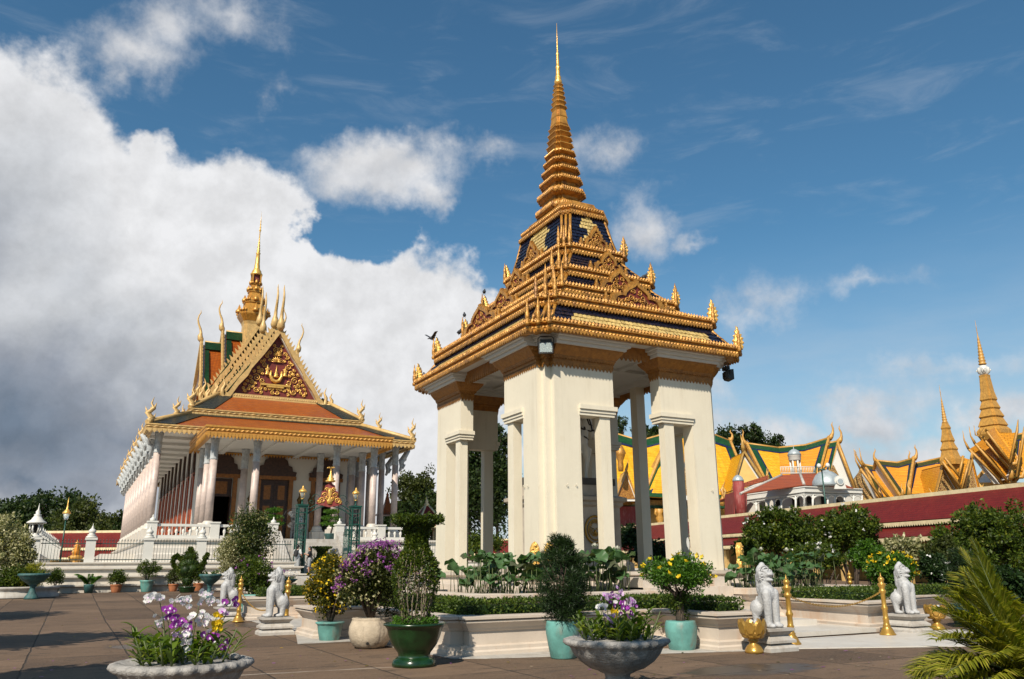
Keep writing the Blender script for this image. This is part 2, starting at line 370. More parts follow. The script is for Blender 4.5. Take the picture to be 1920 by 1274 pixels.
M['railing'] = mat('dark_railing_paint', (.025, .055, .05), .5, var=.2, vs=4)
M['black'] = mat('black_metal', (.02, .02, .022), .45, .2, var=.3)
M['bronze'] = mat('aged_brass', (.16, .10, .03), .4, .6, var=.3)
M['steel'] = mat('brushed_steel', (.5, .5, .5), .35, .8, var=.1)
M['red'] = tilemat('oxblood_roof_tile', ((.165, .014, .010), (.125, .010, .008), (.20, .022, .014)), .25, .16, .5, .5)
M['ridge'] = mat('cream_ridge_plaster', (.72, .60, .36), .7, var=.1, vs=2, stain=(.4, .3, .16, .4))
M['orange'] = tilemat('orange_roof_tile', ((.40, .10, .009), (.31, .068, .008), (.15, .035, .010)), .3, .2, .35, .7)
M['yellow'] = tilemat('golden_yellow_tile', ((.84, .44, .018), (.72, .33, .012), (.84, .50, .06)), .35, .25, .35, .7, var=.6)
M['amber'] = tilemat('amber_yellow_tile', ((.80, .36, .03), (.66, .27, .02), (.60, .22, .03)), .35, .25, .35, .7, var=.6)
M['greentile'] = tilemat('green_border_tile', ((.012, .075, .028), (.008, .05, .018), (.03, .12, .045)), .3, .2, .3, .7)
M['darktile'] = tilemat('dark_border_tile', ((.018, .022, .016), (.012, .015, .014), (.03, .045, .02)), .3, .2, .4, .6)
M['greendark'] = tilemat('dark_green_border_tile', ((.008, .040, .014), (.006, .028, .010), (.02, .07, .025)), .3, .2, .3, .7)
M['oldgreen'] = tilemat('olive_green_border_tile', ((.06, .065, .012), (.04, .045, .008), (.09, .08, .02)), .3, .2, .3, .7)
M['bluetile'] = mat('deep_blue_border_tile', (.015, .02, .07), .3, var=.4, vs=4)
M['brick'] = tilemat('rust_red_roof_tile', ((.36, .085, .035), (.26, .06, .028), (.20, .06, .04)), .3, .2, .7, .6)
M['buff'] = mat('buff_gilt_plaster', (.62, .405, .155), .5, .1, var=.15, vs=4, bump=.25, bs=18, stain=(.40, .25, .09, .5), ss=1.2)
M['palacegold'] = mat('palace_gilding', (.54, .28, .055), .5, .1, var=.18, vs=3, bump=.3, bs=14, stain=(.30, .15, .04, .5), ss=1.2)
M['buffdark'] = mat('old_gilt_timber', (.50, .29, .07), .5, .2, var=.25, vs=3, bump=.4, bs=20, stain=(.2, .1, .03, .6), ss=1.2)
M['fascia'] = mat('orange_gilt_fascia', (.56, .27, .05), .45, .2, var=.15, vs=5, bump=.3, bs=18)
M['pediment'] = scrollmat('gilt_scrolls_on_crimson', (.80, .45, .08), (.15, .010, .014), 2.6)
M['pedbrown'] = scrollmat('gilt_scrolls_on_brown', (.62, .40, .14), (.10, .02, .012), 3.0)
M['column'] = mat('rosy_marble', (.56, .45, .40), .45, var=.18, vs=2.2, bump=.05, col2=(.42, .34, .31))
M['colgrey'] = mat('carved_grey_marble', (.44, .46, .47), .6, var=.2, vs=6, bump=.7, bs=12)
M['wall'] = mat('white_wall_paint', (.64, .61, .55), .6, var=.03, vs=1)
M['wood'] = mat('dark_carved_wood', (.055, .022, .012), .45, var=.4, vs=5, bump=.6, bs=14)
M['frame'] = mat('gilt_brown_frame', (.30, .115, .025), .4, .3, var=.25, vs=5, bump=.5, bs=20)
M['shutter'] = mat('red_orange_frame', (.36, .07, .022), .4, .15, var=.2, vs=5, bump=.3, bs=12)
M['dark'] = mat('dark_interior', (.012, .010, .008), .9, var=.2)
M['pink'] = mat('rose_red_wall', (.26, .035, .03), .7, var=.1, vs=1, stain=(.5, .3, .26, .3))
M['ochre'] = mat('ochre_wall', (.72, .46, .14), .6, var=.08, vs=1)
M['zinc'] = mat('weathered_zinc', (.42, .47, .49), .45, .3, var=.12, vs=2, stain=(.25, .28, .3, .5))
M['horse'] = mat('cream_horse_paint', (.80, .76, .66), .5, var=.06, vs=3, bump=.1, bs=14)
M['leather'] = mat('dark_harness', (.02, .016, .012), .5, var=.2)
M['pedestal'] = mat('veined_brown_marble', (.50, .43, .35), .5, var=.18, vs=1.8, bump=.1, bs=10, stain=(.34, .26, .2, .5), ss=.7)
M['bouncecut'] = mat('bounce_cutting_floor', (.17, .14, .11), .5, var=.15, vs=2)  # dark colour of the sheet added to reduce bounced light
M['slate'] = mat('dark_base_slab', (.07, .06, .052), .6, var=.2)
M['skin'] = mat('tan_skin', (.42, .22, .14), .55, var=.06)  # plain tan skin colour
M['hair'] = mat('black_hair', (.012, .009, .008), .4, var=.3)
M['shirt'] = mat('white_tee_shirt', (.72, .72, .70), .8, var=.05)
M['cloth'] = mat('black_cloth', (.018, .018, .02), .8, var=.2)
M['grey'] = mat('grey_cloth', (.30, .31, .32), .8, var=.1)
M['saffron'] = mat('saffron_robe', (.72, .27, .02), .7, var=.2)
M['pigeon'] = mat('dark_feathers', (.045, .048, .055), .6, var=.3)
M['navygem'] = M['bluetile']
gl, t_, b_ = newmat('lamp_glass'); b_.inputs['Base Color'].default_value = (.78, .86, .84, 1); b_.inputs['Roughness'].default_value = .08; b_.inputs['Transmission Weight'].default_value = .75; M['glass'] = gl
wa, t_, b_ = newmat('pond_water'); b_.inputs['Base Color'].default_value = (.02, .03, .022, 1); b_.inputs['Roughness'].default_value = .05; M['water'] = wa
# leaves
M['L_hedge'] = leafmat('hedge_leaves', (.018, .042, .006), (.075, .12, .012), (.16, .20, .03), .25)
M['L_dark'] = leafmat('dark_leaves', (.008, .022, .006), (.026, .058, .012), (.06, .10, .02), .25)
M['L_mid'] = leafmat('mid_green_leaves', (.010, .026, .003), (.080, .125, .010), (.20, .22, .024), .35)
M['L_bright'] = leafmat('bright_green_leaves', (.02, .065, .006), (.085, .20, .016), (.17, .29, .03), .4)
M['L_tree'] = leafmat('tree_leaves', (.010, .024, .006), (.035, .062, .012), (.075, .10, .02), .3, sc=.15)
M['L_olive'] = leafmat('olive_leaves', (.018, .030, .006), (.075, .095, .018), (.14, .14, .04), .35, sc=.2)
M['L_varieg'] = leafmat('cream_variegated_leaves', (.05, .075, .015), (.42, .40, .20), (.62, .57, .36), .3, p=(.2, .72))
M['L_ficus'] = leafmat('half_variegated_leaves', (.014, .032, .006), (.07, .10, .02), (.42, .38, .17), .3, p=(.2, .78))
M['L_boug'] = leafmat('bougainvillea_leaves', (.012, .020, .003), (.06, .075, .012), (.26, .24, .08), .3, p=(.22, .84))
M['L_yel'] = leafmat('golden_duranta_leaves', (.022, .034, .005), (.13, .13, .012), (.45, .30, .02), .35, p=(.2, .76))
M['L_conifer'] = leafmat('conifer_needles', (.006, .018, .003), (.018, .042, .007), (.05, .085, .014), .15, p=(.15, .85))
M['L_palm'] = leafmat('palm_leaflets', (.09, .12, .009), (.36, .36, .034), (.56, .47, .09), .45, p=(.15, .75))
M['L_orchid'] = leafmat('orchid_leaves', (.035, .075, .006), (.15, .23, .022), (.30, .34, .05), .45, sc=3)
M['lotusleaf'] = leafmat('lotus_leaf', (.045, .105, .04), (.105, .20, .08), (.19, .31, .07), .35, rough=.42, sc=1.2, p=(.1, .85))
M['lotusold'] = leafmat('old_lotus_leaf', (.04, .06, .03), (.10, .11, .06), None, .3, rough=.6, sc=1.2)
M['stem'] = mat('green_stem', (.10, .13, .04), .7, var=.3, vs=5)
M['lotuspetal'] = mat('white_lotus_petal', (.82, .80, .68), .5, var=.06, vs=8)
def petalmat(name, c1, c2, tr=.3, p=(.2, .7)): return leafmat(name, c1, c2, None, tr, .5, sc=3, p=p, tint=(1, 1, 1))
M['F_mag'] = petalmat('magenta_bracts', (.20, .04, .21), (.42, .14, .43))
M['F_cream'] = petalmat('cream_bracts', (.32, .30, .10), (.52, .48, .26))
M['F_yel'] = petalmat('yellow_petals', (.80, .46, .01), (.92, .66, .02))
M['F_white'] = petalmat('white_petals', (.82, .79, .78), (.88, .87, .84))
M['F_pink'] = petalmat('lilac_petals', (.58, .30, .62), (.80, .62, .82))
M['F_purple'] = petalmat('purple_petals', (.20, .02, .26), (.42, .07, .46))
# ------------------------------------------------------------------ ground
def paving_mat():
    m, t, b = newmat('brown_paving'); co = t.n.new('ShaderNodeNewGeometry').outputs['Position']; x, y, z = t.xyz(co)
    wob = t.math('MULTIPLY', t.math('SUBTRACT', t.noise(co, 1.6, 6, .6), .5), .07)
    def joint(v, s, o):
        f = t.math('FRACT', t.math('ADD', t.math('DIVIDE', t.math('ADD', v, wob), s), o)); d = t.math('ABSOLUTE', t.math('SUBTRACT', f, .5))
        return t.math('MULTIPLY', t.math('SUBTRACT', .5, d), s)
    j = t.math('MINIMUM', joint(x, 1.62, .30), t.math('ADD', joint(y, 1.95, .1), t.math('MULTIPLY', t.mapr(t.noise(co, .35, 3, .5), .45, .6), .016)))
    # single slabs differ a little in tone
    fx = t.math('FLOOR', t.math('ADD', t.math('DIVIDE', x, 1.62), .30)); fy = t.math('FLOOR', t.math('ADD', t.math('DIVIDE', y, 1.95), .1))
    wn = t.n.new('ShaderNodeTexWhiteNoise'); t.put(wn, 'Vector', t.comb(fx, fy, 0.0))
    n = t.noise(co, .55, 10, .66); n2 = t.noise(t.vmath('MULTIPLY', co, (1, 2.6, 1)), 1.5, 8, .7); n3 = t.noise(co, 22, 6, .7)
    c = t.ramp(t.math('ADD', t.math('MULTIPLY', n, .55), t.math('MULTIPLY', wn.outputs[0], .38)), [(.2, (.058, .036, .022)), (.48, (.116, .073, .044)), (.75, (.165, .106, .066))])
    c = t.mix(t.math('MULTIPLY', t.mapr(n2, .48, .68), .85), c, (.045, .031, .022))
    c = t.mix(t.math('MULTIPLY', t.mapr(n3, .42, .7), .5), c, (.19, .135, .095))
    k = t.mapr(j, .006, .022); c = t.mix(t.math('MULTIPLY', t.math('SUBTRACT', 1.0, k), .85), c, (.025, .02, .016))
    # a pale mortar repair line across the front of the court
    q = t.math('ABSOLUTE', t.math('ADD', t.math('SUBTRACT', y, t.math('MULTIPLY', x, -.11)), t.math('ADD', -13.35, t.math('MULTIPLY', wob, 2.2))))
    q = t.math('MULTIPLY', t.math('SUBTRACT', 1.0, t.mapr(q, .02, .06)), t.math('MULTIPLY', t.math('LESS_THAN', x, 5.2), t.mapr(n2, .35, .55))); c = t.mix(t.math('MULTIPLY', q, .75), c, (.36, .30, .24))
    # a damp patch by the lotus urn and another by the left chain post
    wet = None
    for (cx, cy, rx, ry) in ((9.15, 9.75, 1.25, .62), (4.75, 24.2, .8, 1.0), (1.6, 19.0, .8, .6)):
        q = t.math('SQRT', t.math('ADD', t.math('POWER', t.math('DIVIDE', t.math('SUBTRACT', x, cx), rx), 2.0), t.math('POWER', t.math('DIVIDE', t.math('SUBTRACT', y, cy), ry), 2.0)))
        q = t.math('SUBTRACT', 1.0, t.mapr(t.math('ADD', q, t.math('MULTIPLY', t.math('SUBTRACT', n2, .5), 1.4)), .75, 1.1)); wet = q if wet is None else t.math('MAXIMUM', wet, q)
    c = t.mix(t.math('MULTIPLY', wet, .8), c, (.03, .022, .016)); t.l.new(c, b.inputs['Base Color'])
    t.put(b, 'Roughness', t.math('SUBTRACT', .85, t.math('MULTIPLY', wet, .5))); b.inputs['Specular IOR Level'].default_value = .3
    bn = t.n.new('ShaderNodeBump'); bn.inputs['Distance'].default_value = .012; t.put(bn, 'Height', t.math('ADD', t.math('MULTIPLY', k, 1.0), t.math('MULTIPLY', n3, t.math('SUBTRACT', .5, t.math('MULTIPLY', wet, .48)))))
    t.l.new(bn.outputs[0], b.inputs['Normal']); return m
M['paving'] = paving_mat()
g = MB(); ys = [-600, -20, 10, 29, 33, 37, 41, 45, 47, 60, 1500]
for a, b in zip(ys, ys[1:]): g.quad((-900, a, ground_z(a)), (900, a, ground_z(a)), (900, b, ground_z(b)), (-900, b, ground_z(b)))
tag(g.build('paving', M['paving'], recalc=False), kind='structure')
g = MB(); g.box(-60, 53.0, .2, 90, 170, 1.2); tag(g.build('upper_court', M['stonewhite']), kind='structure')
# white marble floor and low steps at the right-hand entry
g = MB(); mould(g, [(11.75, 11.6), (15.0, 10.15), (19.6, 9.6), (20.0, 12.6), (16.5, 12.9), (12.0, 13.0)], [(0, .004), (0, .02)])
mould(g, rect(12.2, 13.2, 16.2, 19), [(0, .02), (0, .11)]); mould(g, rect(12.5, 14.6, 15.9, 19), [(0, .11), (0, .24)])
tag(g.build('marble_floor', M['stonewhite']), kind='structure')
g = MB(); mould(g, rect(5.6, 20.3, 10.5, 26.1), [(0, .004), (0, .02)]); mould(g, rect(4.9, 20.3, 5.6, 26.1), [(0, .004), (0, .016)])
mould(g, [(4.3, 17.6), (5.6, 17.6), (5.9, 13.4), (6.4, 13.1), (11.6, 11.5), (11.6, 12.2), (6.6, 13.9), (6.6, 20), (4.9, 20.3)], [(0, .004), (0, .018)])
tag(g.build('marble_kerb', M['plinth']), kind='structure')

# ------------------------------------------------------------------ small ornament builders
def beads(mb, poly, z, h, w, dep, mi=0, drop=False, closed=True):
    """a row of petal bumps (or hanging petals) along a polygon's edges, proud of its faces"""
    n = len(poly)
    for i in range(n if closed else n-1):
        a = Vector((*poly[i], 0)); b = Vector((*poly[(i+1) % n], 0)); L = (b-a).length
        if L < w*.6: continue
        k = max(1, round(L/w)); t = (b-a)/L; nn = Vector((t.y, -t.x, 0)); s = L/k
        for q in range(k):
            o = a+t*(q*s)+uz*z
            if drop:
                P = [o+t*.04*s, o+t*.96*s, o+t*.96*s-uz*h*.45, o+t*.5*s-uz*h, o+t*.04*s-uz*h*.45]
                A = [p+nn*.004 for p in P]; B = [p+nn*dep for p in P]; mb.loft([A, B], mi)
            else:
                P = [o+t*.05*s, o+t*.95*s, o+t*.9*s+uz*h*.62, o+t*.5*s+uz*h, o+t*.1*s+uz*h*.62]
                c = o+t*.5*s+uz*h*.45+nn*dep
                mb.add([p-nn*.004 for p in P]+[c], [(0, 1, 5), (1, 2, 5), (2, 3, 5), (3, 4, 5), (4, 0, 5)], mi)
FLAME = [(-.20, 0), (.20, 0), (.27, .10), (.20, .19), (.31, .26), (.22, .36), (.29, .46), (.18, .50), (.22, .62), (.11, .64), (.13, .78), (.05, .80), (.03, .92), (-.05, 1.0),
         (-.06, .84), (-.15, .76), (-.10, .64), (-.23, .58), (-.17, .47), (-.29, .38), (-.21, .29), (-.29, .16)]
def flame_mesh(mb, h, t, mi=0, w=1.0):
    P = [(a*h*w, b*h) for a, b in FLAME]
    f = [(a*.55, b*.92+.02*h) for a, b in P]
    mb.loft([[(a, t*.6, b) for a, b in f], [(a, t*.35, b) for a, b in P], [(a, -t*.35, b) for a, b in P], [(a, -t*.6, b) for a, b in f]], mi)
    mb.lathe([(h*.17, -.02*h), (h*.18, .05*h), (h*.12, .1*h)], 8, mi=mi)
def spiral(mb, c, u, v, r, turns, th, mi=0, a0=0., sgn=1):
    c, u, v = Vector(c), Vector(u), Vector(v); w = u.cross(v).normalized(); P = []
    for k in range(int(turns*9)+1):
        q = k/(turns*9); a = a0+sgn*q*turns*2*PI; rr = r*(1-.86*q); P.append(c+u*rr*math.cos(a)+v*rr*math.sin(a)+w*th*.5*q)
    mb.tube(P, [th*(1-.55*k/len(P)) for k in range(len(P))], 5, mi)
ARCH = [(-1.0, 0), (-1.03, .13), (-.96, .31), (-.82, .42), (-.66, .45), (-.55, .43), (-.50, .60), (-.38, .75), (-.2, .88), (-.07, .98), (0, 1.10)]
ARCH = ARCH+[(-a, b) for a, b in ARCH[::-1][1:]]
def pediment(mb, w, h, t):
    """cusped gable panel in the xz plane facing -y: gilt frame (0), scroll field (1)"""
    O = [(a*w/2, b*h) for a, b in ARCH]; I = [(a*w/2*.80, .06*h+b*h*.78) for a, b in ARCH]
    n = len(O)
    front = [(a, -t/2, b) for a, b in O]; inn = [(a, -t/2, b) for a, b in I]; rec = [(a, -t*.12, b) for a, b in I]; back = [(a, t/2, b) for a, b in O]
    mb.loft([front, back], 0, False, True); mb.loft([front, inn], 0, False, False); mb.loft([inn, rec], 0, False, False); mb.add(rec, [tuple(range(n))], 1)
    rng = random.Random(int(w*100))
    for sx in (-1, 1):
        for (x, z, r) in ((.12, .62, .12), (.22, .40, .13), (.07, .30, .10), (.36, .26, .11), (.52, .20, .10), (.68, .18, .09), (.2, .14, .09), (.4, .10, .07)):
            spiral(mb, (sx*x*w/2*1.0, -t*.2, z*h), (1, 0, 0), (0, 0, 1), r*h, 1.4, .022*h+.008, 0, rng.random()*6, sx)
    # a fringe of leaf tips round the arch
    for i in range(1, n-2):
        a, b = Vector((O[i][0], 0, O[i][1])), Vector((O[i+1][0], 0, O[i+1][1])); L = (b-a).length; k = max(1, round(L/(.11*h)))
        for q in range(k):
            p = a+(b-a)*(q/k); e = a+(b-a)*((q+1)/k); m = (p+e)/2; nrm = Vector((-(e-p).z, 0, (e-p).x)).normalized()
            if nrm.z < 0 and abs(nrm.x) < .5: nrm = -nrm
            if nrm.x*m.x < 0 and abs(nrm.x) > .5: nrm = -nrm
            mb.loft([[p+Vector((0, y, 0)), m+nrm*.085*h+Vector((0, y, 0)), e+Vector((0, y, 0))] for y in (-t*.4, t*.2)], 0)
def tiles(mb, A, B, C, D, nu, nv, fn, th=.03, grow=0.):
    """courses of overlapping tiles on the slope A B (eave) - D C (top)"""
    A, B, C, D = map(Vector, (A, B, C, D)); n = (B-A).cross(D-A).normalized()
    def P(u, v): return (A*(1-u)+B*u)*(1-v)+(D*(1-u)+C*u)*v
    for j in range(nv):
        for i in range(nu):
            o = .5 if j % 2 else 0.
            u0, u1 = max(0, (i+.03-o)/nu), min(1, (i+.97-o)/nu)
            if u1-u0 < .15/nu: continue
            v0, v1 = j/nv, min(1, (j+1.25)/nv); up = n*th*(.8+.4*random.random())
            a, b, c, d = P(u0, v0)+up, P(u1, v0)+up, P(u1, v1)+n*.004, P(u0, v1)+n*.004
            um = (u0+u1)/2; tip = P(um, v0-.12/nv)+up*1.25
            mb.add([a, tip, b, c, d, P(u0, v0), P(um, v0-.12/nv), P(u1, v0)], [(0, 1, 2, 3, 4), (5, 6, 1, 0), (6, 7, 2, 1)], fn(i, j, nu, nv))

# ------------------------------------------------------------------ the statue pavilion
random.seed(5)
PC = (14.2, 22.9)
pav = thing('statue_pavilion', 'cream open pavilion on slotted piers with tiered navy and gold roof and tall spire', 'pavilion', (*PC, 0))
g = MB(); base = redent(3.55, 4.3, .25, 1)
mould(g, base, [(.30, .0), (.30, .98), (.20, 1.02), (.12, 1.06), (.02, 1.12), (.02, 1.2), (.14, 1.26), (.14, 1.34)])
for k in range(4): g.box(-1.35, -5.6-.3*k+.0, .02, 1.35, -4.2, 1.32-.24*k-.12)
g.build('platform', M['stone'], pav)
g = MB(); g.box(-3.3, -4.0, 1.335, 3.3, 4.0, 1.345); g.build('bounce_cut_sheet', M['bouncecut'], pav)  # dark sheet added over the platform floor to cut bounced light
HX, HY, TH, LEG = 3.2, 3.95, .46, 2.35
def pier_mesh():
    """L-shaped pier for the corner (-x, -y); its outer corner is notched; each leg has a tall slot"""
    mb = MB(); n = .36
    def leg(swap):
        def bx(a0, b0, z0, a1, b1, z1):
            if swap: mb.box(b0, a0, z0, b1, a1, z1)
            else: mb.box(a0, b0, z0, a1, b1, z1)
        bx(n, 0, 1.3, 1.18, TH, 7.1); bx(1.87, .04, 1.3, 2.22, .32, 5.62); bx(1.18, 0, 5.9, LEG, TH, 7.1); bx(1.18, .02, 5.6, LEG-.04, TH-.02, 5.91)
        for z0, z1, p in ((5.60, 5.68, .02), (5.685, 5.77, .05), (5.775, 5.90, .09)):  # stepped moulding over the slot
            bx(1.15, -p, z0, LEG+p-.02, .02, z1); bx(LEG-.08, .02, z0, LEG+p-.02, TH+p*.4, z1)
    leg(False); leg(True)
    mb.box(.17, .17, 1.3, .60, .60, 7.1)
    return mb
L0 = Vector((-HX, -HY, 0))
p0 = pier_mesh().build('pier', M['cream'], pav, L0)
for sx, sy in ((1, -1), (-1, 1), (1, 1)): part_copy(p0, pav, (sx*HX, sy*HY, 0), None, (-sx, -sy, 1))
def capital_mesh():
    mb = MB()
    def Lpoly(d):
        n = .30-d*.2; a = LEG+d*.8
        return [(n+.03, -d), (a, -d), (a, TH+d), (TH+d, TH+d), (TH+d, a), (-d, a), (-d, n+.03), (.14-d*.6, n+.03), (.14-d*.6, .14-d*.6), (n+.03, .14-d*.6)]
    rings = [(.0, 7.02), (.03, 7.05), (.03, 7.18), (.06, 7.20), (.09, 7.22), (.09, 7.26), (.13, 7.29), (.20, 7.37), (.27, 7.46), (.29, 7.52)]
    mb.loft([[(x, y, z) for x, y in Lpoly(d)] for d, z in rings], 0)
    def row(pl, z, h, w, dep, drop):
        for q in (0, 1, 4, 5, 6, 7, 8, 9): beads(mb, [pl[q], pl[(q+1) % 10]], z, h, w, dep, 0, drop, False)
    row(Lpoly(.0), 7.07, .16, .13, .03, True); row(Lpoly(.045), 7.22, .07, .10, .03, True); row(Lpoly(.22), 7.40, .11, .12, .05, False)
    # white stepped abacus
    for d, z0, z1 in ((.36, 7.52, 7.61), (.47, 7.612, 7.70), (.58, 7.702, 7.80)): mb.loft([[(x, y, z) for x, y in Lpoly(d)] for z in (z0, z1)], 1)
    return mb
c0 = capital_mesh().build('capital', [M['cap'], M['soffit']], pav, L0)
for sx, sy in ((1, -1), (-1, 1), (1, 1)): part_copy(c0, pav, (sx*HX, sy*HY, 0), None, (-sx, -sy, 1))
EX, EY = 3.85, 4.72
g = MB(); out = redent(EX-.05, EY-.05, .22, 2); g.loft([[(x, y, z) for x, y in out] for z in (7.80, 7.92)])
for sx in (-1, 1): g.box(sx*(HX-TH/2)-.2, -HY+LEG, 7.6, sx*(HX-TH/2)+.2, HY-LEG, 7.8)
for sy in (-1, 1): g.box(-HX+LEG, sy*(HY-TH/2)-.2, 7.6, HX-LEG, sy*(HY-TH/2)+.2, 7.8)
for y in (-1.4, 1.4): g.box(-HX+TH, y-.12, 7.7, HX-TH, y+.12, 7.8)
for x in (-1.2, 1.2): g.box(x-.12, -HY+TH, 7.71, x+.12, HY-TH, 7.8)
g.build('ceiling', M['soffit'], pav)
g = MB(); g.box(HX-.42, -.18, 1.3, HX-.06, .18, 7.8); g.build('slender_post', M['cream'], pav)
for sx in (-1, 1):
    g = MB(); x = sx*(HX-TH/2+.2); P = [(x, -HY+LEG+.3), (x, HY-LEG-.3)]; g.box(x-.02, -HY+LEG+.25, 7.55, x+.02, HY-LEG-.25, 7.8)
    beads(g, P, 7.56, .2, .15, .03, 0, True, False); beads(g, P[::-1], 7.56, .2, .15, .03, 0, True, False); g.build('beam_valance', M['cap'], pav)
for sy in (-1, 1):
    g = MB(); y = sy*(HY-TH/2+.2); P = [(-HX+LEG+.3, y), (HX-LEG-.3, y)]; g.box(-HX+LEG+.25, y-.02, 7.55, HX-LEG-.25, y+.02, 7.8)
    beads(g, P, 7.56, .2, .15, .03, 0, True, False); beads(g, P[::-1], 7.56, .2, .15, .03, 0, True, False); g.build('beam_valance', M['cap'], pav)
TIERS = [(7.74, EX, EY, .22), (8.70, 3.30, 4.22, .2), (9.42, 2.50, 3.38, .18), (10.26, 1.95, 2.82, .16), (11.34, 1.32, 2.16, .13)]
def band(z, hx, hy, r):
    mb = MB(); P = redent(hx, hy, r, 2); k = 1.08 if z > 9 else 1.1
    mould(mb, P, [(-.25, z+.0), (-.04, z+.0), (-.03, z+.02), (.0, z+.1*k), (.0, z+.13*k), (-.05, z+.15*k), (-.05, z+.19*k), (.03, z+.21*k), (.03, z+.24*k), (-.06, z+.34*k), (-.3, z+.36*k)], 0, False, False)
    beads(mb, offs(P, -.03), z+.07*k, .11*k, .115, .055, 0, True); beads(mb, offs(P, 0), z+.06*k, .08*k, .115, .04, 0, False)
    beads(mb, offs(P, .01), z+.22*k, .14*k, .115, .05, 0, False); return mb
for k, (z, hx, hy, r) in enumerate(TIERS): band(z, hx, hy, r).build('eave_moulding', M['gilt'], pav)
def tile_fn(k):
    def f(i, j, nu, nv):
        if k == 0: return 1 if 1 <= j <= 2 and .1*nu < i < .9*nu else 0
        d = abs(i+.5-nu/2)+abs(j+.5-nv*.45)*1.1; return 1 if k == 4 and d < nu*.24 else 0
    return f
TOP = (13.0, .80, 1.55)
for k, (z, hx, hy, r) in enumerate(TIERS):
    z0 = z+.31; nx = TIERS[k+1] if k < 4 else (TOP[0], TOP[1]+.22, TOP[2]+.22, .13)
    z1, hx1, hy1 = nx[0]+.04, nx[1]-.14, nx[2]-.14; a, b = hx-.16, hy-.16; e = r*1.6
    mb = MB()
    # hidden under-roof body, then courses of tiles
    mb.loft([[(x, y, z0-.02) for x, y in redent(a-.03, b-.03, r, 2)], [(x, y, (z0+z1)/2) for x, y in redent((a*.42+hx1*.58) if k == 4 else (a+hx1)/2-.03, (b*.42+hy1*.58) if k == 4 else (b+hy1)/2-.03, r*.9, 2)], [(x, y, z1+.05) for x, y in redent(hx1-.03, hy1-.03, r*.8, 2)]], 0)
    nv = [5, 5, 5, 6, 8][k]
    for s in range(4):
        R = Matrix.Rotation(s*PI/2, 3, 'Z')
        w0, w1, d0, d1 = (a-e, hx1-r*1.2, b, hy1) if s % 2 == 0 else (b-e, hy1-r*1.2, a, hx1)
        if k == 4:  # the tall body bends inwards
            zm, wm, dm = (z0+z1)/2, w0*.42+w1*.58, d0*.42+d1*.58
            tiles(mb, *[R @ Vector(q) for q in ((-w0, -d0, z0), (w0, -d0, z0), (wm, -dm, zm), (-wm, -dm, zm))], round(2*w0/.14), 5, tile_fn(4))
            tiles(mb, *[R @ Vector(q) for q in ((-wm, -dm, zm), (wm, -dm, zm), (w1, -d1, z1), (-w1, -d1, z1))], round(2*w0/.14), 5, tile_fn(4))
        else: tiles(mb, *[R @ Vector(q) for q in ((-w0, -d0, z0), (w0, -d0, z0), (w1, -d1, z1), (-w1, -d1, z1))], round(2*w0/.16), nv, tile_fn(k))
    mb.build('tile_roof', [M['navy'], M['strawtile']], pav)
    for sx in (-1, 1):
        for sy in (-1, 1):
            g = MB()
            for (da, db) in ((0, 2*r), (r, r), (2*r, 0)):
                P = [(sx*(a-da), sy*(b-db), z0), (sx*(a*.42+hx1*.58-da*.8), sy*(b*.42+hy1*.58-db*.8), (z0+z1)/2+(.0 if k == 4 else .02)), (sx*(hx1-da*.8), sy*(hy1-db*.8), z1+.02)]
                g.tube(P, .06 if k < 4 else .05, 8)
                # upright bead rods standing at the notched corners
                x, y = sx*(hx-da+.02), sy*(hy-db+.02); g.lathe([(.055, 0), (.075, .07), (.04, .14), (.065, .22), (.065, .36), (.04, .41), (.058, .5), (.032, .62), (.008, .8)], 8, (x, y, z+.15))
            g.build('hip_ornament', M['gilt'], pav)
# cusped gables on the tiers
for k, (w, h) in zip(range(1, 5), ((1.95, .80), (1.45, .76), (1.08, .74), (.88, .78))):
    z, hx, hy, r = TIERS[k]; mb = MB(); pediment(mb, w, h, .14); o = mb.build('pediment', [M['gilt'], M['crimson']], pav, (0, -hy+.06, z+.28)); z = z+.28
    part_copy(o, pav, (0, hy-.06, z), (0, 0, PI))
    mb = MB(); pediment(mb, w*1.25, h, .14); o = mb.build('pediment', [M['gilt'], M['crimson']], pav, (-hx+.06, 0, z)); o.rotation_euler = (0, 0, -PI/2)
    part_copy(o, pav, (hx-.06, 0, z), (0, 0, PI/2))
    g = MB(); flame_mesh(g, .34, .1); f0 = None
    for sx, sy, X, Y, rz in ((-1, 0, -w/2-.14, -hy+.06, 0), (1, 0, w/2+.14, -hy+.06, 0), (0, -1, -hx+.06, -w*.625-.14, PI/2), (0, 1, -hx+.06, w*.625+.14, PI/2)):
        if f0 is None: f0 = g.build('leaf_tip', M['gilt'], pav, (X, Y, z))
        else: part_copy(f0, pav, (X, Y, z), (0, 0, rz))
g = MB(); flame_mesh(g, .78, .13, w=.78); f0 = None
for z, hx, hy, r in TIERS:
    for sx in (-1, 1):
        for sy in (-1, 1):
            if sx < 0 and sy < 0: continue
            loc = (sx*(hx-r), sy*(hy-r), z+.3); rz = -PI/4 if sx*sy < 0 else PI/4; sc = 1. if z < 9 else .85
            if f0 is None: f0 = g.build('flame_finial', M['gold'], pav, loc); f0.rotation_euler = (0, 0, rz); f0.scale = (sc,)*3
            else: part_copy(f0, pav, loc, (0, 0, rz), sc)
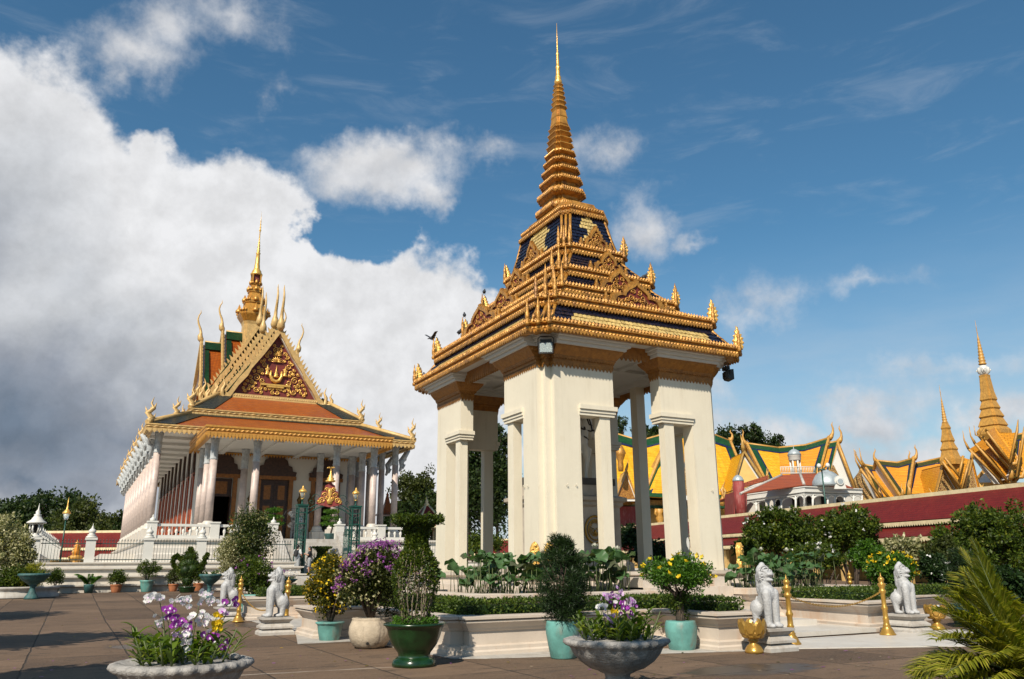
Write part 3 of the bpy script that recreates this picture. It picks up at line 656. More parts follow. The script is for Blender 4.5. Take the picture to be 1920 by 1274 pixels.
# crown and spire
def sq(hw, z, r=.18, n=2): return [(x, y, z) for x, y in redent(hw*.93, hw*1.07, hw*r, n)]
g = MB(); t, a, b = TOP
P = redent(a+.02, b+.02, .12, 2)
mould(g, P, [(.0, t-.04), (.16, t+.0), (.16, t+.12), (.06, t+.16), (.06, t+.2), (.1, t+.24), (.1, t+.36), (-.02, t+.42), (-.10, t+.5), (-.14, t+.62)])
beads(g, offs(P, .14), t+.02, .12, .1, .05, 0); beads(g, offs(P, .09), t+.24, .13, .1, .05, 0); beads(g, offs(P, .14), t+.04, .1, .1, .04, 0, True)
g.build('crown_moulding', M['gilt'], pav)
g = MB(); R = []
def w2(z):
    T = [(13.49, .74), (14.12, .69), (14.76, .61), (15.51, .50), (16.05, .43), (16.78, .36), (17.38, .295), (18.17, .23), (19.28, .125), (19.6, .085)]
    for (z0, a), (z1, b) in zip(T, T[1:]):
        if z <= z1: return a+(b-a)*(z-z0)/(z1-z0)
    return T[-1][1]
for z, h, k in ((13.50, .62, 1), (14.14, .56, 1), (14.72, .44, 1), (15.18, .38, 1), (15.58, .34, 1), (15.94, .31, 1), (16.27, .26, 0), (16.54, .24, 0), (16.79, .24, 0), (17.04, .23, 0), (17.28, .32, 2), (17.61, .32, 2), (17.94, .22, 0), (18.17, .21, 0), (18.39, .2, 0), (18.6, .19, 0), (18.8, .17, 0), (18.98, .15, 0)):
    w = w2(z); n = w2(z+h)*.86
    if k == 1: R += [sq(w*.80, z), sq(w*.80, z+h*.18), sq(w*.98, z+h*.26), sq(w*1.10, z+h*.36), sq(w*1.12, z+h*.58), sq(w*1.0, z+h*.7), sq(n*1.03, z+h*.84)]
    elif k == 0: R += [sq(w*.80, z), sq(w*.98, z+h*.36), sq(w*1.1, z+h*.5), sq(w*1.1, z+h*.62), sq(n, z+h*.8)]
    else: R += [sq(w*.92, z), sq(w*.98, z+h*.1), sq(w*.98, z+h*.25), sq(w*.92, z+h*.3), sq(w2(z+h)*.92, z+h*.95)]
    if k == 1:
        if z > 15.9: g.loft(R, 0); g.build('carved_spire_base', M['gilt'], pav); g = MB(); R = [R[-1]]
        pl = [(p[0], p[1]) for p in sq(w*1.1, 0)]; beads(g, pl, z+h*.38, h*.30, .085, .04, 0); beads(g, pl, z+h*.42, h*.14, .085, .03, 0, True)
g.loft(R+[sq(.1, 19.16)], 0); g.build('spire', M['giltplain'], pav)
g = MB(); g.lathe([(.14, 19.1), (.15, 19.25), (.11, 19.32), (.12, 19.42), (.085, 19.5), (.075, 19.8), (.10, 19.86), (.06, 19.92), (.05, 20.4), (.065, 20.46), (.035, 20.52), (.022, 21.1), (.006, 21.85)], 14)
g.build('needle', M['gold'], pav)
# gilded boundary leaves standing at the platform's corners
def leafstone(mb):
    P = [(-.10, 0), (.10, 0), (.13, .18), (.09, .34), (.13, .52), (.12, .64), (.07, .74), (0, .80), (-.07, .74), (-.12, .64), (-.13, .52), (-.09, .34), (-.13, .18)]
    mb.loft([[(a*.7, -.11, b*.9+.03) for a, b in P], [(a, -.08, b) for a, b in P], [(a, .05, b) for a, b in P]], 0)
    for k in range(9): mb.lathe([(.035, -.012), (.02, .02), (0, .03)], 6, ((-.04 if k % 2 else .04), -.11, .08+.075*k))
g = MB(); leafstone(g); l0 = g.build('leaf_stone', M['gold']); tag(l0, None, 'ornament', 'gilded leaf stones round the pavilion platform')
for k, (x, y, rz, lb) in enumerate(((10.72, 19.05, -.7, 'gilded leaf stone left of its two neighbours at the pavilion corner pier'), (10.98, 18.76, -.5, 'gilded leaf stone in the middle of three at the near corner pier'), (11.22, 18.5, -.3, 'gilded leaf stone half behind the potted conifer at the near corner pier'), (17.35, 18.6, .5, 'gilded leaf stone beside the right hand pier above the lotus leaves'), (10.45, 27.0, -.7, 'gilded leaf stone at the far left pier behind the topiary vase'))):
    o = l0 if k == 0 else dup(l0, (0, 0, 0)); o.location = (x, y, 1.33); o.rotation_euler = (0, 0, rz); o['label'] = lb
# floodlights hung on the capitals
def floodlight(label, loc, rz):
    t = thing('floodlight', label, 'floodlight', loc, rz, 'floodlights under the pavilion eaves')
    g = MB(); g.loft([[(x*s, y, z*s) for x, z in ((-.2, -.16), (.2, -.16), (.2, .16), (-.2, .16))] for y, s in ((-.13, 1), (-.1, 1.02), (.04, .9), (.12, .55))]); g.box(-.16, -.02, .17, .16, .1, .27); g.build('housing', M['black'], t)
    g = MB(); g.box(-.17, -.14, -.13, .17, -.131, .13); g.build('lens', M['glass'], t)
    g = MB(); g.tube([(-.22, 0, 0), (-.22, .02, .3), (-.16, .02, .36), (.16, .02, .36), (.22, .02, .3), (.22, 0, 0)], .014, 6); g.build('bracket', M['black'], t); return t
floodlight('square floodlight with pale glass hung at the near corner capital', (10.98, 18.72, 7.33), -.55)
floodlight('dark floodlight seen side on below the right corner of the roof', (17.75, 18.9, 7.3), 1.25)
# ------------------------------------------------------------------ the temple on its terrace
TX = 14.2
tem = thing('temple', 'white temple with rosy marble columns and steep orange roofs topped by a thin spire', 'temple', (TX, 0, 0))
hall = redent(10.2, 26.5, .0, 0, 0, 83.6)
hall = rect(-10.1, 57.2, 10.1, 111)
g = MB(); mould(g, hall, [(1.0, 1.15), (1.0, 1.5), (.75, 1.6), (.75, 1.95), (.5, 2.05), (.5, 2.4), (.3, 2.5), (.3, 2.8), (.05, 2.9), (.05, 3.2), (.22, 3.28), (.22, 3.4)])
mould(g, rect(-12.6, 61, -9, 107), [(.4, 1.15), (.4, 1.5), (.2, 1.6), (.2, 1.95), (0, 2.05), (0, 2.5)])
g.build('terrace', M['stonewhite'], tem)
g = MB()
for k in range(9): g.box(-1.9, 53.4+.36*k, 1.15, 1.9, 57.0, 1.2+.245*(k+1))
g.build('front_stair', M['plinth'], tem)
for sx in (-1, 1):
    g = MB(); x = sx*2.15; g.loft([[(x-.25, 53.2, 1.15), (x-.25, 53.2, 1.75), (x-.25, 57.0, 3.95), (x-.25, 57.0, 1.15)], [(x+.25, 53.2, 1.15), (x+.25, 53.2, 1.75), (x+.25, 57.0, 3.95), (x+.25, 57.0, 1.15)]]); g.build('stair_wall', M['plinth'], tem)
# balustrade
balp = MB(); balp.lathe([(.06, 0), (.07, .05), (.05, .1), (.11, .25), (.10, .33), (.05, .45), (.055, .52), (.075, .56)], 8)
bal0 = None
def balustrade(x0, y0, x1, y1, label):
    global bal0
    t = thing('balustrade', label, 'balustrade', (0, 0, 0), 0, 'balustrades along the temple terrace'); a = Vector((x0, y0, 0)); b = Vector((x1, y1, 0)); L = (b-a).length; d = (b-a)/L; n = Vector((-d.y, d.x, 0))
    def bar(z0, z1, w):
        g = MB(); g.loft([[p+n*s*w+uz*z for s in (-1, 1) for z in ((z0, z1) if s < 0 else (z1, z0))] for p in (a, b)]); return g
    bar(3.395, 3.60, .2).build('base_rail', M['white'], t); bar(4.16, 4.32, .17).build('top_rail', M['white'], t)
    k = max(1, round(L/3.1))
    for i in range(k+1):
        p = a+(b-a)*(i/k); g = MB(); g.cbox((p.x, p.y, 3.9), .56, .56, 1.0); g.cbox((p.x, p.y, 4.43), .66, .66, .1)
        if i == k or i == 0: g.lathe([(.2, 4.48), (.16, 4.54), (.2, 4.6), (.1, 4.68), (.04, 4.74), (.06, 4.8), (.01, 4.9)], 10, (p.x, p.y, 0))
        g.build('newel', M['white'], t)
    m = int(L/.42)
    for i in range(m):
        p = a+d*(L*(i+.5)/m)
        if min((p-(a+(b-a)*(q/k))).length for q in range(k+1)) < .38: continue
        if bal0 is None: bal0 = balp.build('baluster', M['white'], t, (p.x, p.y, 3.6))
        else: part_copy(bal0, t, (p.x, p.y, 3.6))
balustrade(TX-9.9, 57.5, TX-2.3, 57.5, 'white balustrade left of the temple stair in front of the porch')
balustrade(TX+2.3, 57.5, TX+8.4, 57.5, 'white balustrade right of the temple stair behind the green gate')
# cella
g = MB(); x0, x1, y0, y1 = -6.1, 6.1, 69.2, 104
for a, b in ((-6.1, -5.15), (-3.35, -1.15), (1.15, 3.35), (5.15, 6.1)): g.box(a, y0, 3.4, b, y0+.5, 12.3)
for a in (-4.25, 0, 4.25): g.box(a-.9 if a else -1.15, y0, 8.6, a+.9 if a else 1.15, y0+.5, 12.3)
g.box(x0, y0+.5, 3.4, x0+.5, y1, 12.3); g.box(x1-.5, y0+.5, 3.4, x1, y1, 12.3); g.box(x0, y1, 3.4, x1, y1+.5, 12.3); g.build('cella_wall', M['wall'], tem)
g = MB(); g.box(-5.6, 76, 3.41, 5.6, 76.3, 12.2); g.build('inner_wall', M['dark'], tem)
rngc = random.Random(3)
def door_case(x, w, h, closed):
    g = MB(); z = 3.4
    for s in (-1, 1): g.box(x+s*(w/2+.17)-.17, y0-.16, z, x+s*(w/2+.17)+.17, y0+.1, z+h)
    g.box(x-w/2-.55, y0-.22, z+h, x+w/2+.55, y0+.1, z+h+.3)
    f = g.build('door_frame', M['frame'], tem)
    # stepped dark crest over the frame
    g = MB(); P = [(-1.0, 0), (-1.05, .25), (-.85, .3), (-.8, .55), (-.62, .62), (-.56, .9), (-.4, 1.0), (-.34, 1.35), (-.2, 1.5), (0, 1.62)]; P = P+[(-a, b) for a, b in P[::-1][1:]]
    g.ext([(a*(w/2+.5), b*1.45) for a, b in P], (x, y0-.08, z+h+.3), (1, 0, 0), (0, 0, 1), .2); g.build('door_crest', M['wood'], f)
    if closed:
        for s in (-1, 1):
            g = MB(); g.box(x+min(0, s*w/2)+.01, y0+.12, z, x+max(0, s*w/2)-.01, y0+.2, z+h); 
            for a, b in ((.08, .62), (.66, .94)):
                cx = x+s*w/4; g.box(cx-w*.17, y0+.06, z+h*a, cx+w*.17, y0+.121, z+h*b)
                g.box(cx-w*.12, y0+.03, z+h*(a+.03), cx+w*.12, y0+.061, z+h*(b-.03), 1)
            g.build('door_leaf', [M['wood'], M['frame']], f)
    else:
        g = MB(); g.box(x-w/2, y0+.4, z+h*.72, x+w/2, y0+.46, z+h); g.box(x-w*.3, y0+.36, z+h*.76, x+w*.3, y0+.401, z+h*.95, 1); g.build('transom', [M['wood'], M['frame']], f)
        g = MB(); g.box(x-w/2, y0+.2, z, x-w/2+.08, y0+1.1, z+h*.72); g.box(x+w/2-.08, y0+.2, z, x+w/2, y0+1.1, z+h*.72); g.build('door_leaf', [M['wood']], f)
door_case(0, 2.3, 5.2, True); door_case(-4.25, 1.8, 5.2, False); door_case(4.25, 1.8, 5.2, False)
# tall windows along the left side, one object each
for k in range(9):
    y = 71.6+k*3.5; g = MB(); x = x0-.13
    for a, b, c, d in ((y-.65, 4.5, y-.48, 9.0), (y+.48, 4.5, y+.65, 9.0), (y-.65, 8.8, y+.65, 9.1), (y-.65, 4.4, y+.65, 4.7)): g.box(x, a, b, x0+.01, c, d)
    g.box(x+.06, y-.48, 4.7, x0+.01, y+.48, 8.8, 1)
    w = g.build('window', [M['shutter'], M['wood']], tem)
    g = MB(); P = [(-1.0, 0), (-1.02, .2), (-.7, .5), (-.6, .9), (-.38, 1.3), (-.3, 1.8), (-.12, 2.3), (0, 3.0)]; P = P+[(-a, b) for a, b in P[::-1][1:]]
    g.ext([(a*.66, b) for a, b in P], (x0-.09, y, 9.1), (0, 1, 0), (0, 0, 1), .2); g.build('window_crest', M['wood'], w)
# columns
COLH = 3.4
def column_mesh(top, r):
    g = MB(); g.cbox((0, 0, COLH+.45), 1.0, 1.0, .9, 1); g.lathe([(.48, COLH+.9), (.48, COLH+1.02), (.38, COLH+1.1), (.41, COLH+1.2), (r*1.15, COLH+1.36)], 20, mi=1)
    g.lathe([(r*1.06, COLH+1.28), (r, top-1.55)], 20, mi=0)
    g.lathe([(r*1.0, top-1.56), (r*1.12, top-1.5), (r*1.0, top-1.4), (r*1.02, top-1.0), (r*1.14, top-.95), (r*1.0, top-.88), (r*1.02, top-.45), (r*1.12, top-.3), (r*1.22, top-.12), (r*1.22, top)], 20, mi=2, rip=.03, ripn=10); return g
cA = column_mesh(11.5, .26).build('column', [M['column'], M['stonewhite'], M['colgrey']], tem, (-9.45, 66.3, 0))
for k in range(1, 11): part_copy(cA, tem, (-9.45, 66.3+3.55*k, 0))
for k in range(0, 6): part_copy(cA, tem, (9.45, 66.3+3.55*k, 0))
cB = column_mesh(10.63, .26).build('porch_column', [M['column'], M['stonewhite'], M['colgrey']], tem, (-6.0, 61.6, 0))
for x, y in ((-3.0, 61.6), (3.0, 61.6), (6.0, 61.6), (-6.0, 64.6), (6.0, 64.6), (-6.0, 67.4), (6.0, 67.4), (-3.0, 66.4), (3.0, 66.4), (7.4, 66.4)): part_copy(cB, tem, (x, y, 0))
# garuda brackets under the long eave
g = MB(); P = [Vector((0, 0, -1.9)), Vector((-.18, 0, -1.5)), Vector((-.15, 0, -1.0)), Vector((-.5, 0, -.5)), Vector((-.85, 0, -.05))]
g.tube(P, [.08, .16, .24, .2, .1], 8, flat=1.2); g.lathe([(.02, -.3), (.17, -.15), (.17, .02), (.06, .15)], 8, (-.45, 0, -.75))
for s in (-1, 1): g.tube([(-.2, s*.1, -.9), (-.35, s*.42, -.6), (-.6, s*.4, -.15)], [.1, .1, .05], 6); g.tube([(-.15, s*.12, -1.3), (-.4, s*.2, -1.35), (-.25, s*.16, -1.7)], [.09, .08, .05], 6)
b0 = g.build('garuda_bracket', M['colgrey'], tem, (-9.85, 66.3, 11.35))
for k in range(1, 11): part_copy(b0, tem, (-9.85, 66.3+3.55*k, 11.35))
for k in range(0, 3): part_copy(b0, tem, (9.85, 66.3+3.55*k, 11.35), (0, 0, PI))
# wall lanterns and floor fan
for x in (-2.0, 2.0, 2.9):
    g = MB(); z = 6.9; g.lathe([(.04, -.5), (.12, -.35), (.19, 0), (.24, .05), (.1, .3), (.05, .45), (.09, .55), (.02, .7)], 8, (x, y0-.55, z)); g.tube([(x, y0-.02, z-.9), (x, y0-.3, z-1.0), (x, y0-.55, z-.75), (x, y0-.55, z-.45)], .04, 6); g.build('wall_lantern', M['bronze'], tem)
# porch roof and soffits
g = MB(); PXW = 6.85; g.box(-PXW+.35, 60.25, 10.62, PXW-.35, 68.9, 10.74); g.box(-10.1, 65.1, 11.5, 10.1, 69.0, 11.62); g.box(-10.1, 69.0, 11.5, -6.1, 109, 11.62); g.box(6.1, 69.0, 11.5, 10.1, 109, 11.62)
for x in (-4.5, -1.5, 1.5, 4.5): g.box(x-.2, 60.6, 10.46, x+.2, 69, 10.62)
for k in range(10): y = 68.1+3.55*k; g.box(-10, y-.25, 11.28, -6.1, y+.25, 11.5)
g.build('soffit', M['soffit'], tem)
def fasc(mb, poly, z0, h, dp=.12, w=.34, dh=.34, closed=True):
    mould(mb, poly, [(-.45, z0+.02), (0, z0), (0, z0+h*.45), (.05, z0+h*.5), (.05, z0+h*.75), (.12, z0+h*.82), (.12, z0+h), (-.4, z0+h+.05)], 0, False, False)
    beads(mb, poly, z0+h*.32, dh, w, .09, 0, True); beads(mb, offs(poly, .05), z0+h*.5, h*.26, w*1.4, .07, 0)
g = MB(); fasc(g, rect(-PXW, 59.9, PXW, 69), 10.55, .75, dh=.42, w=.24); g.build('porch_fascia', M['fascia'], tem)
g = MB(); fasc(g, rect(-10.45, 64.5, 10.45, 109.2), 11.38, .5); g.build('lower_fascia', M['buff'], tem)
g = MB(); fasc(g, rect(-7.2, 68.9, 7.2, 105), 13.55, .5); g.build('upper_fascia', M['buff'], tem)
def roofskirt(mb, a, z0, b, z1): mb.loft([[(x, y, z0) for x, y in a], [(x, y, z1) for x, y in b]], 0, False, False)
g = MB(); roofskirt(g, rect(-6.9, 59.85, 6.9, 69), 11.2, rect(-6.3, 66, 6.3, 69), 12.3); roofskirt(g, rect(-10.5, 64.45, 10.5, 109.25), 11.85, rect(-6.9, 69.3, 6.9, 104.6), 13.7)
roofskirt(g, rect(-7.25, 68.85, 7.25, 105.05), 14.02, rect(-4.3, 72.2, 4.3, 101.8), 16.2); g.build('skirt_roof', M['orange'], tem)
g = MB(); g.box(-6.9, 69.3, 11.6, 6.9, 104.6, 13.7); g.build('clerestory', M['buffdark'], tem)
for sx in (-1, 1):
    for (x0_, y0_, z0_, x1_, y1_, z1_) in ((10.5, 64.45, 11.9, 6.9, 69.3, 13.75), (7.25, 68.85, 14.05, 4.3, 72.2, 16.25)):
        g = MB(); g.tube([(sx*x0_, y0_, z0_+.05), (sx*x1_, y1_, z1_+.05)], .2, 6); g.build('hip_ridge', M['buff'], tem)
for (za, zb, xa, ya, xb, yb) in ((11.9, 13.72, 10.4, 64.5, 6.9, 69.3), (14.07, 16.22, 7.2, 68.9, 4.3, 72.2)):   # dark border tiles along hips and top
    for sx in (-1, 1):
        g = MB(); w = 1.3; A, B, Cc, Dd = (sx*xa, ya, za), (sx*(xa-w*1.4), ya, za), (sx*(xb-w*.9), yb, zb), (sx*xb, yb, zb); g.slab(*(A, B, Cc, Dd) if sx < 0 else (B, A, Dd, Cc), .05); g.build('hip_border', M['darktile'], tem)
    g = MB(); k = .8; g.slab((-(xa*(1-k)+xb*k)+1.2, ya*(1-k)+yb*k, za*(1-k)+zb*k), ((xa*(1-k)+xb*k)-1.2, ya*(1-k)+yb*k, za*(1-k)+zb*k), (xb-1.0, yb, zb), (-xb+1.0, yb, zb), .045); g.build('top_border', M['darktile'], tem)
g = MB(); fl = None
for s, q in ((1, 1.0), (.62, -.5)):
    P = [(0, 0, 0), (.12*q, 0, .35*s), (-.22*q, 0, .75*s), (.2*q, 0, 1.15*s), (-.02*q, 0, 1.5*s), (.12*q, 0, 2.0*s)]; g.tube(P, [.26, .25, .26, .17, .09, .012], 8, flat=.7)
for z, x in ((.5, .3), (.95, -.38), (1.3, .3)): g.tube([(0, 0, z-.2), (x*.8, 0, z-.05), (x*1.1, 0, z+.28)], [.12, .09, .01], 6)
for (x, y, z) in [(s*10.3, 64.7, 11.9) for s in (-1, 1)]+[(s*7.1, 69.1, 14.05) for s in (-1, 1)]+[(-10.3, 74+7*k, 11.9) for k in range(5)]+[(-7.1, 76+7*k, 14.05) for k in range(4)]+[(-8.3, 67.6, 13.1), (8.3, 67.6, 13.1)]:
    if fl is None: fl = g.build('naga_finial', M['buff'], tem, (x, y, z))
    else: part_copy(fl, tem, (x, y, z), (0, 0, (0 if y < 70 else .6)), 1 if y < 66 or 68.5 < y < 69.5 else .8)
# steep telescoped roofs
def chofa(mb, base, dirv, h):
    """slender swan-necked horn finial rising from a gable tip"""
    b = Vector(base); d = Vector(dirv); P = []; R = []
    for q, o, r in ((0, 0, .17), (.07, .06, .26), (.17, .10, .22), (.27, .07, .12), (.4, .12, .1), (.55, .24, .085), (.7, .30, .07), (.82, .26, .055), (.91, .17, .045), (1.0, .19, .012)):
        P.append(b+uz*(q*h)+d*(o*h*.55)); R.append(r*h/2.9)
    mb.tube(P, R, 8)
def gable_roof(z0, zr, hw, a0, a1, axis, mats, front=True, back=False, frame=None, sag=0., par=None, teeth=True, ov=.35, chh=4.2, soff=True):
    """steep roof whose ridge runs along axis from a0 to a1, with carved bargeboards"""
    o = frame[0]; U = Vector(frame[1]); V = Vector(frame[2])      # U along the ridge, V across
    P = lambda u, v, z: Vector(o)+U*u+V*v+uz*z
    g = MB(); n = 4
    for s in (-1, 1):
        prof = [(1-k/n, z0+(zr-z0)*((k/n)**1.12)) for k in range(n+1)]
        for (v0, za), (v1, zb) in zip(prof, prof[1:]): g.slab(P(a0, s*hw*v0, za), P(a1, s*hw*v0, za), P(a1, s*hw*v1, zb), P(a0, s*hw*v1, zb), .12*s)
    g.build('tile_roof', mats[0], par)
    g = MB(); bw = min(.6, .2*abs(a1-a0))
    for s in (-1, 1):
        for (ua, ub, va, vb) in ((a0, a1, .0, .12), (a0, a1, .9, 1.0), (a0, a0+bw*(1 if a1 > a0 else -1), .14, .86), (a1, a1-bw*(1 if a1 > a0 else -1), .14, .86)):
            za, zb = zr-(zr-z0)*va, zr-(zr-z0)*vb; lift = .17
            nrm = (V*s*(zr-z0)+uz*hw).normalized()*lift
            g.loft([[q+nrm*k for q in (P(ua, s*hw*va, za), P(ub, s*hw*va, za), P(ub, s*hw*vb, zb), P(ua, s*hw*vb, zb))] for k in (.3, 1.)])
    g.build('green_border', M['greendark'], par)
    g = MB(); dr = 1 if a1 > a0 else -1
    g.tube([P(a0, 0, zr+.1), P((a0+a1)/2, 0, zr+.05), P(a1, 0, zr+.1)], .16, 6); g.build('ridge_cap', mats[1], par)
    for en, u, dd in ((front, a0, -dr), (back, a1, dr)):
        if not en: continue
        u = u+dd*ov
        for s in (-1, 1):
            g = MB(); q = [(1.06, z0-.45), (.99, z0-.2), (.8, z0+(zr-z0)*.19), (.62, z0+(zr-z0)*.345), (.56, z0+(zr-z0)*.45), (.3, z0+(zr-z0)*.70), (0, zr+.2)]
            up_ = [P(u, s*hw*v, z+.3) for v, z in q]; lo = [P(u, s*hw*(v), z-.42) for v, z in q]
            for i in range(len(q)-1):
                w = U*dd*.14; g.loft([[lo[i]-w, up_[i]-w, up_[i]+w, lo[i]+w], [lo[i+1]-w, up_[i+1]-w, up_[i+1]+w, lo[i+1]+w]])
            if teeth:
                m = 19
                for i in range(m):
                    f = (i+.5)/m; v = 1.02*(1-f); z = z0+(zr-z0)*f+.25; b = P(u, s*hw*v, z); e = (V*(-s*hw)+uz*(zr-z0)).normalized()
                    nr = (V*s*(zr-z0)+uz*hw).normalized(); g.loft([[b-e*.16-U*.06, b+e*.16-U*.06, b+e*.2+nr*.42-U*.06], [b-e*.16+U*.06, b+e*.16+U*.06, b+e*.2+nr*.42+U*.06]])
            g.build('bargeboard', mats[1], par)
            g = MB(); e0 = P(u, s*hw*1.08, z0-.5)
            for hgt, of in ((1.7, 0), (1.25, .55)): g.tube([e0+V*s*(of-.35), e0+V*s*(of+.15)+uz*.1, e0+V*s*(of+.2)+uz*hgt*.45, e0+V*s*(of+.0)+uz*hgt*.7, e0+V*s*(of+.18)+uz*hgt], [.24, .22, .15, .09, .02], 7)
            g.build('naga_end', mats[1], par)
            if soff:
                g = MB(); w = U*-dd; g.slab(P(u, s*hw*.98, z0-.3)+w*.1, P(u, 0, zr-.25)+w*.1, P(u, 0, zr-.25)+w*.7, P(u, s*hw*.98, z0-.3)+w*.7, .06); g.build('verge_soffit', M['white'], par)
        g = MB(); chofa(g, P(u, 0, zr+.1), U*dd, chh); g.build('horn_finial', mats[1], par)
mt = (M['orange'], M['buff'])
FY = ((TX-TX, 0, 0), (0, 1, 0), (1, 0, 0))
for z0, zr, hw, a0, a1 in ((16.1, 22.1, 4.0, 71.9, 74.8), (16.3, 23.1, 4.25, 74.8, 80.6), (17.4, 24.1, 4.2, 80.6, 82.8), (18.3, 25.5, 4.25, 82.8, 90.4)): gable_roof(z0, zr, hw, a0, a1, 'y', mt, frame=FY, par=tem)
for z0, zr, hw, a0, a1 in ((16.3, 23.1, 4.25, 98.4, 90.4), ): gable_roof(z0, zr, hw, a0, a1, 'y', mt, frame=FY, par=tem)
FX = ((0, 86.6, 0), (1, 0, 0), (0, 1, 0))
for z0, zr, hw, a0, a1 in ((16.8, 24.2, 4.4, -4.6, -2.6), (17.6, 25.6, 4.3, -2.6, 0), (16.8, 24.2, 4.4, 4.6, 2.6), (17.6, 25.6, 4.3, 2.6, 0)): gable_roof(z0, zr, hw, a0, a1, 'x', mt, frame=FX, par=tem, chh=3.4)
# front tympanum: crimson field with gilt scrolls and a royal emblem
g = MB(); g.add([(-3.75, 72.05, 16.2), (3.75, 72.05, 16.2), (0, 72.05, 21.9)], [(0, 1, 2)]); g.build('tympanum', M['crimson'], tem)
g = MB(); rs = random.Random(11); Y0 = 71.98
def tri_ok(x, z, m): return z > 16.3+m and abs(x) < (21.6-z)*.655-m*1.2
pts = []
for k in range(1600):
    x, z = rs.uniform(0.05, 3.6), rs.uniform(16.4, 21.3); r = rs.choice((.34, .26, .2, .15))
    if not tri_ok(x, z, r) or (x < 1.15 and 17.0 < z < 20.0 and x < 1.15-(z-17)*.22): continue
    if all((x-a)**2+(z-b)**2 > (r+c)**2*.72 for a, b, c in pts): pts.append((x, z, r))
for x, z, r in pts:
    a = rs.random()*6
    for s in (-1, 1): spiral(g, (s*x, Y0, z), (1, 0, 0), (0, 0, 1), r, 1.6, .05, 0, a if s > 0 else PI-a, s)
g.build('scrollwork', M['gold'], tem)
g = MB(); Y1 = 71.93; g.tube([(x*.62, Y1, 17.75+z) for x, z in ((-.75, .75), (-.8, .3), (-.5, -.1), (0, -.25), (.5, -.1), (.8, .3), (.75, .75))], [.07, .14, .17, .18, .17, .14, .07], 8)
for x, z0, sc in ((0, 17.9, 1.0), (-.78, 18.05, .9), (.78, 18.05, .9)): g.lathe([(.2*sc, 0), (.24*sc, .12), (.12*sc, .2), (.2*sc, .3), (.09*sc, .42), (.14*sc, .5), (.05*sc, .66), (.02, 1.1*sc)], 8, (x, Y1, z0), sy=.5)
g.cbox((0, Y1, 17.2), 2.6, .16, .16); g.cbox((0, Y1, 17.03), 1.5, .16, .14)
for k in range(9): a = PI*(k+.0)/8; g.tube([(0, Y1, 19.35), (.5*math.cos(a), Y1, 19.35+.5*math.sin(a))], [.05, .03], 5); g.tube([(0, Y1, 19.95), (.42*math.cos(a), Y1, 19.95+.45*math.sin(a))], [.05, .03], 5)
g.build('emblem', M['gold'], tem)
g = MB(); g.box(-4.2, 71.5, 15.55, 4.2, 72.2, 16.1); beads(g, [(-4.2, 71.5), (4.2, 71.5)], 15.75, .2, .2, .08, 0, True, False); beads(g, [(-4.2, 71.5), (4.2, 71.5)], 15.85, .16, .2, .06, 0, False, False); g.build('tympanum_beam', M['buff'], tem)
# crossing tower and spire
g = MB(); c = (0, 86.6); R = lambda w, z: [(x, y, z) for x, y in redent(w, w, w*.16, 2, *c)]
g.loft([R(.98, 23.0), R(.98, 26.6), R(1.1, 27.0)]); g.build('tower_base', M['buff'], tem)
g = MB(); g.loft([R(1.1, 26.95), R(1.42, 27.5), R(1.5, 27.65), R(1.5, 27.95), R(1.2, 28.3), R(.92, 29.0), R(1.02, 29.05), R(1.02, 29.3), R(.78, 29.7), R(.62, 30.3), R(.70, 30.35), R(.70, 30.6), R(.5, 30.9), R(.44, 31.2), R(.52, 31.25), R(.52, 31.4)])
for w, z, m in ((1.5, 27.9, .5), (1.02, 29.25, .45), (.70, 30.55, .4), (.52, 31.35, .3)):
    for x, y, _ in R(w, 0): g.lathe([(.09, 0), (.12, m*.3), (.03, m*.6), (.005, m*1.3)], 6, (x, y, z))
    for s in (-1, 1):
        for q in (0, 1):
            p = (c[0]+(s*w if q else 0), c[1]+(0 if q else s*w), z); g.lathe([(.3*w/1.8+.1, 0), (.32*w/1.8+.1, .2), (.2*w/1.8, .45), (.02, .8*w/1.8+.3)], 8, p)
g.build('tower_tiers', M['giltplain'], tem)
g = MB(); g.loft([R(.34, 31.3), R(.34, 32.4)], 1)
for s in (-1, 1):
    for q in (-1, 1): g.cbox((c[0]+s*.42, c[1]+q*.42, 31.9), .16, .16, 1.1)
g.build('lantern_stage', [M['giltplain'], M['crimson']], tem)
g = MB(); g.lathe([(.62, 32.4), (.66, 32.55), (.5, 32.75), (.5, 32.9), (.36, 33.1), (.3, 33.3), (.3, 33.5), (.25, 33.8), (.24, 34.4), (.2, 34.9), (.26, 35.0), (.15, 35.2), (.2, 35.35), (.13, 35.5), (.17, 35.65), (.11, 35.8), (.15, 35.95), (.09, 36.1), (.12, 36.25), (.07, 36.5), (.055, 37.6), (.13, 37.75), (.05, 37.95), (.1, 38.1), (.04, 38.3), (.08, 38.45), (.03, 38.65), (.06, 38.8), (.02, 39.1), (.005, 40.1)], 12, (c[0], c[1], 0)); g.build('spire', M['gold'], tem)

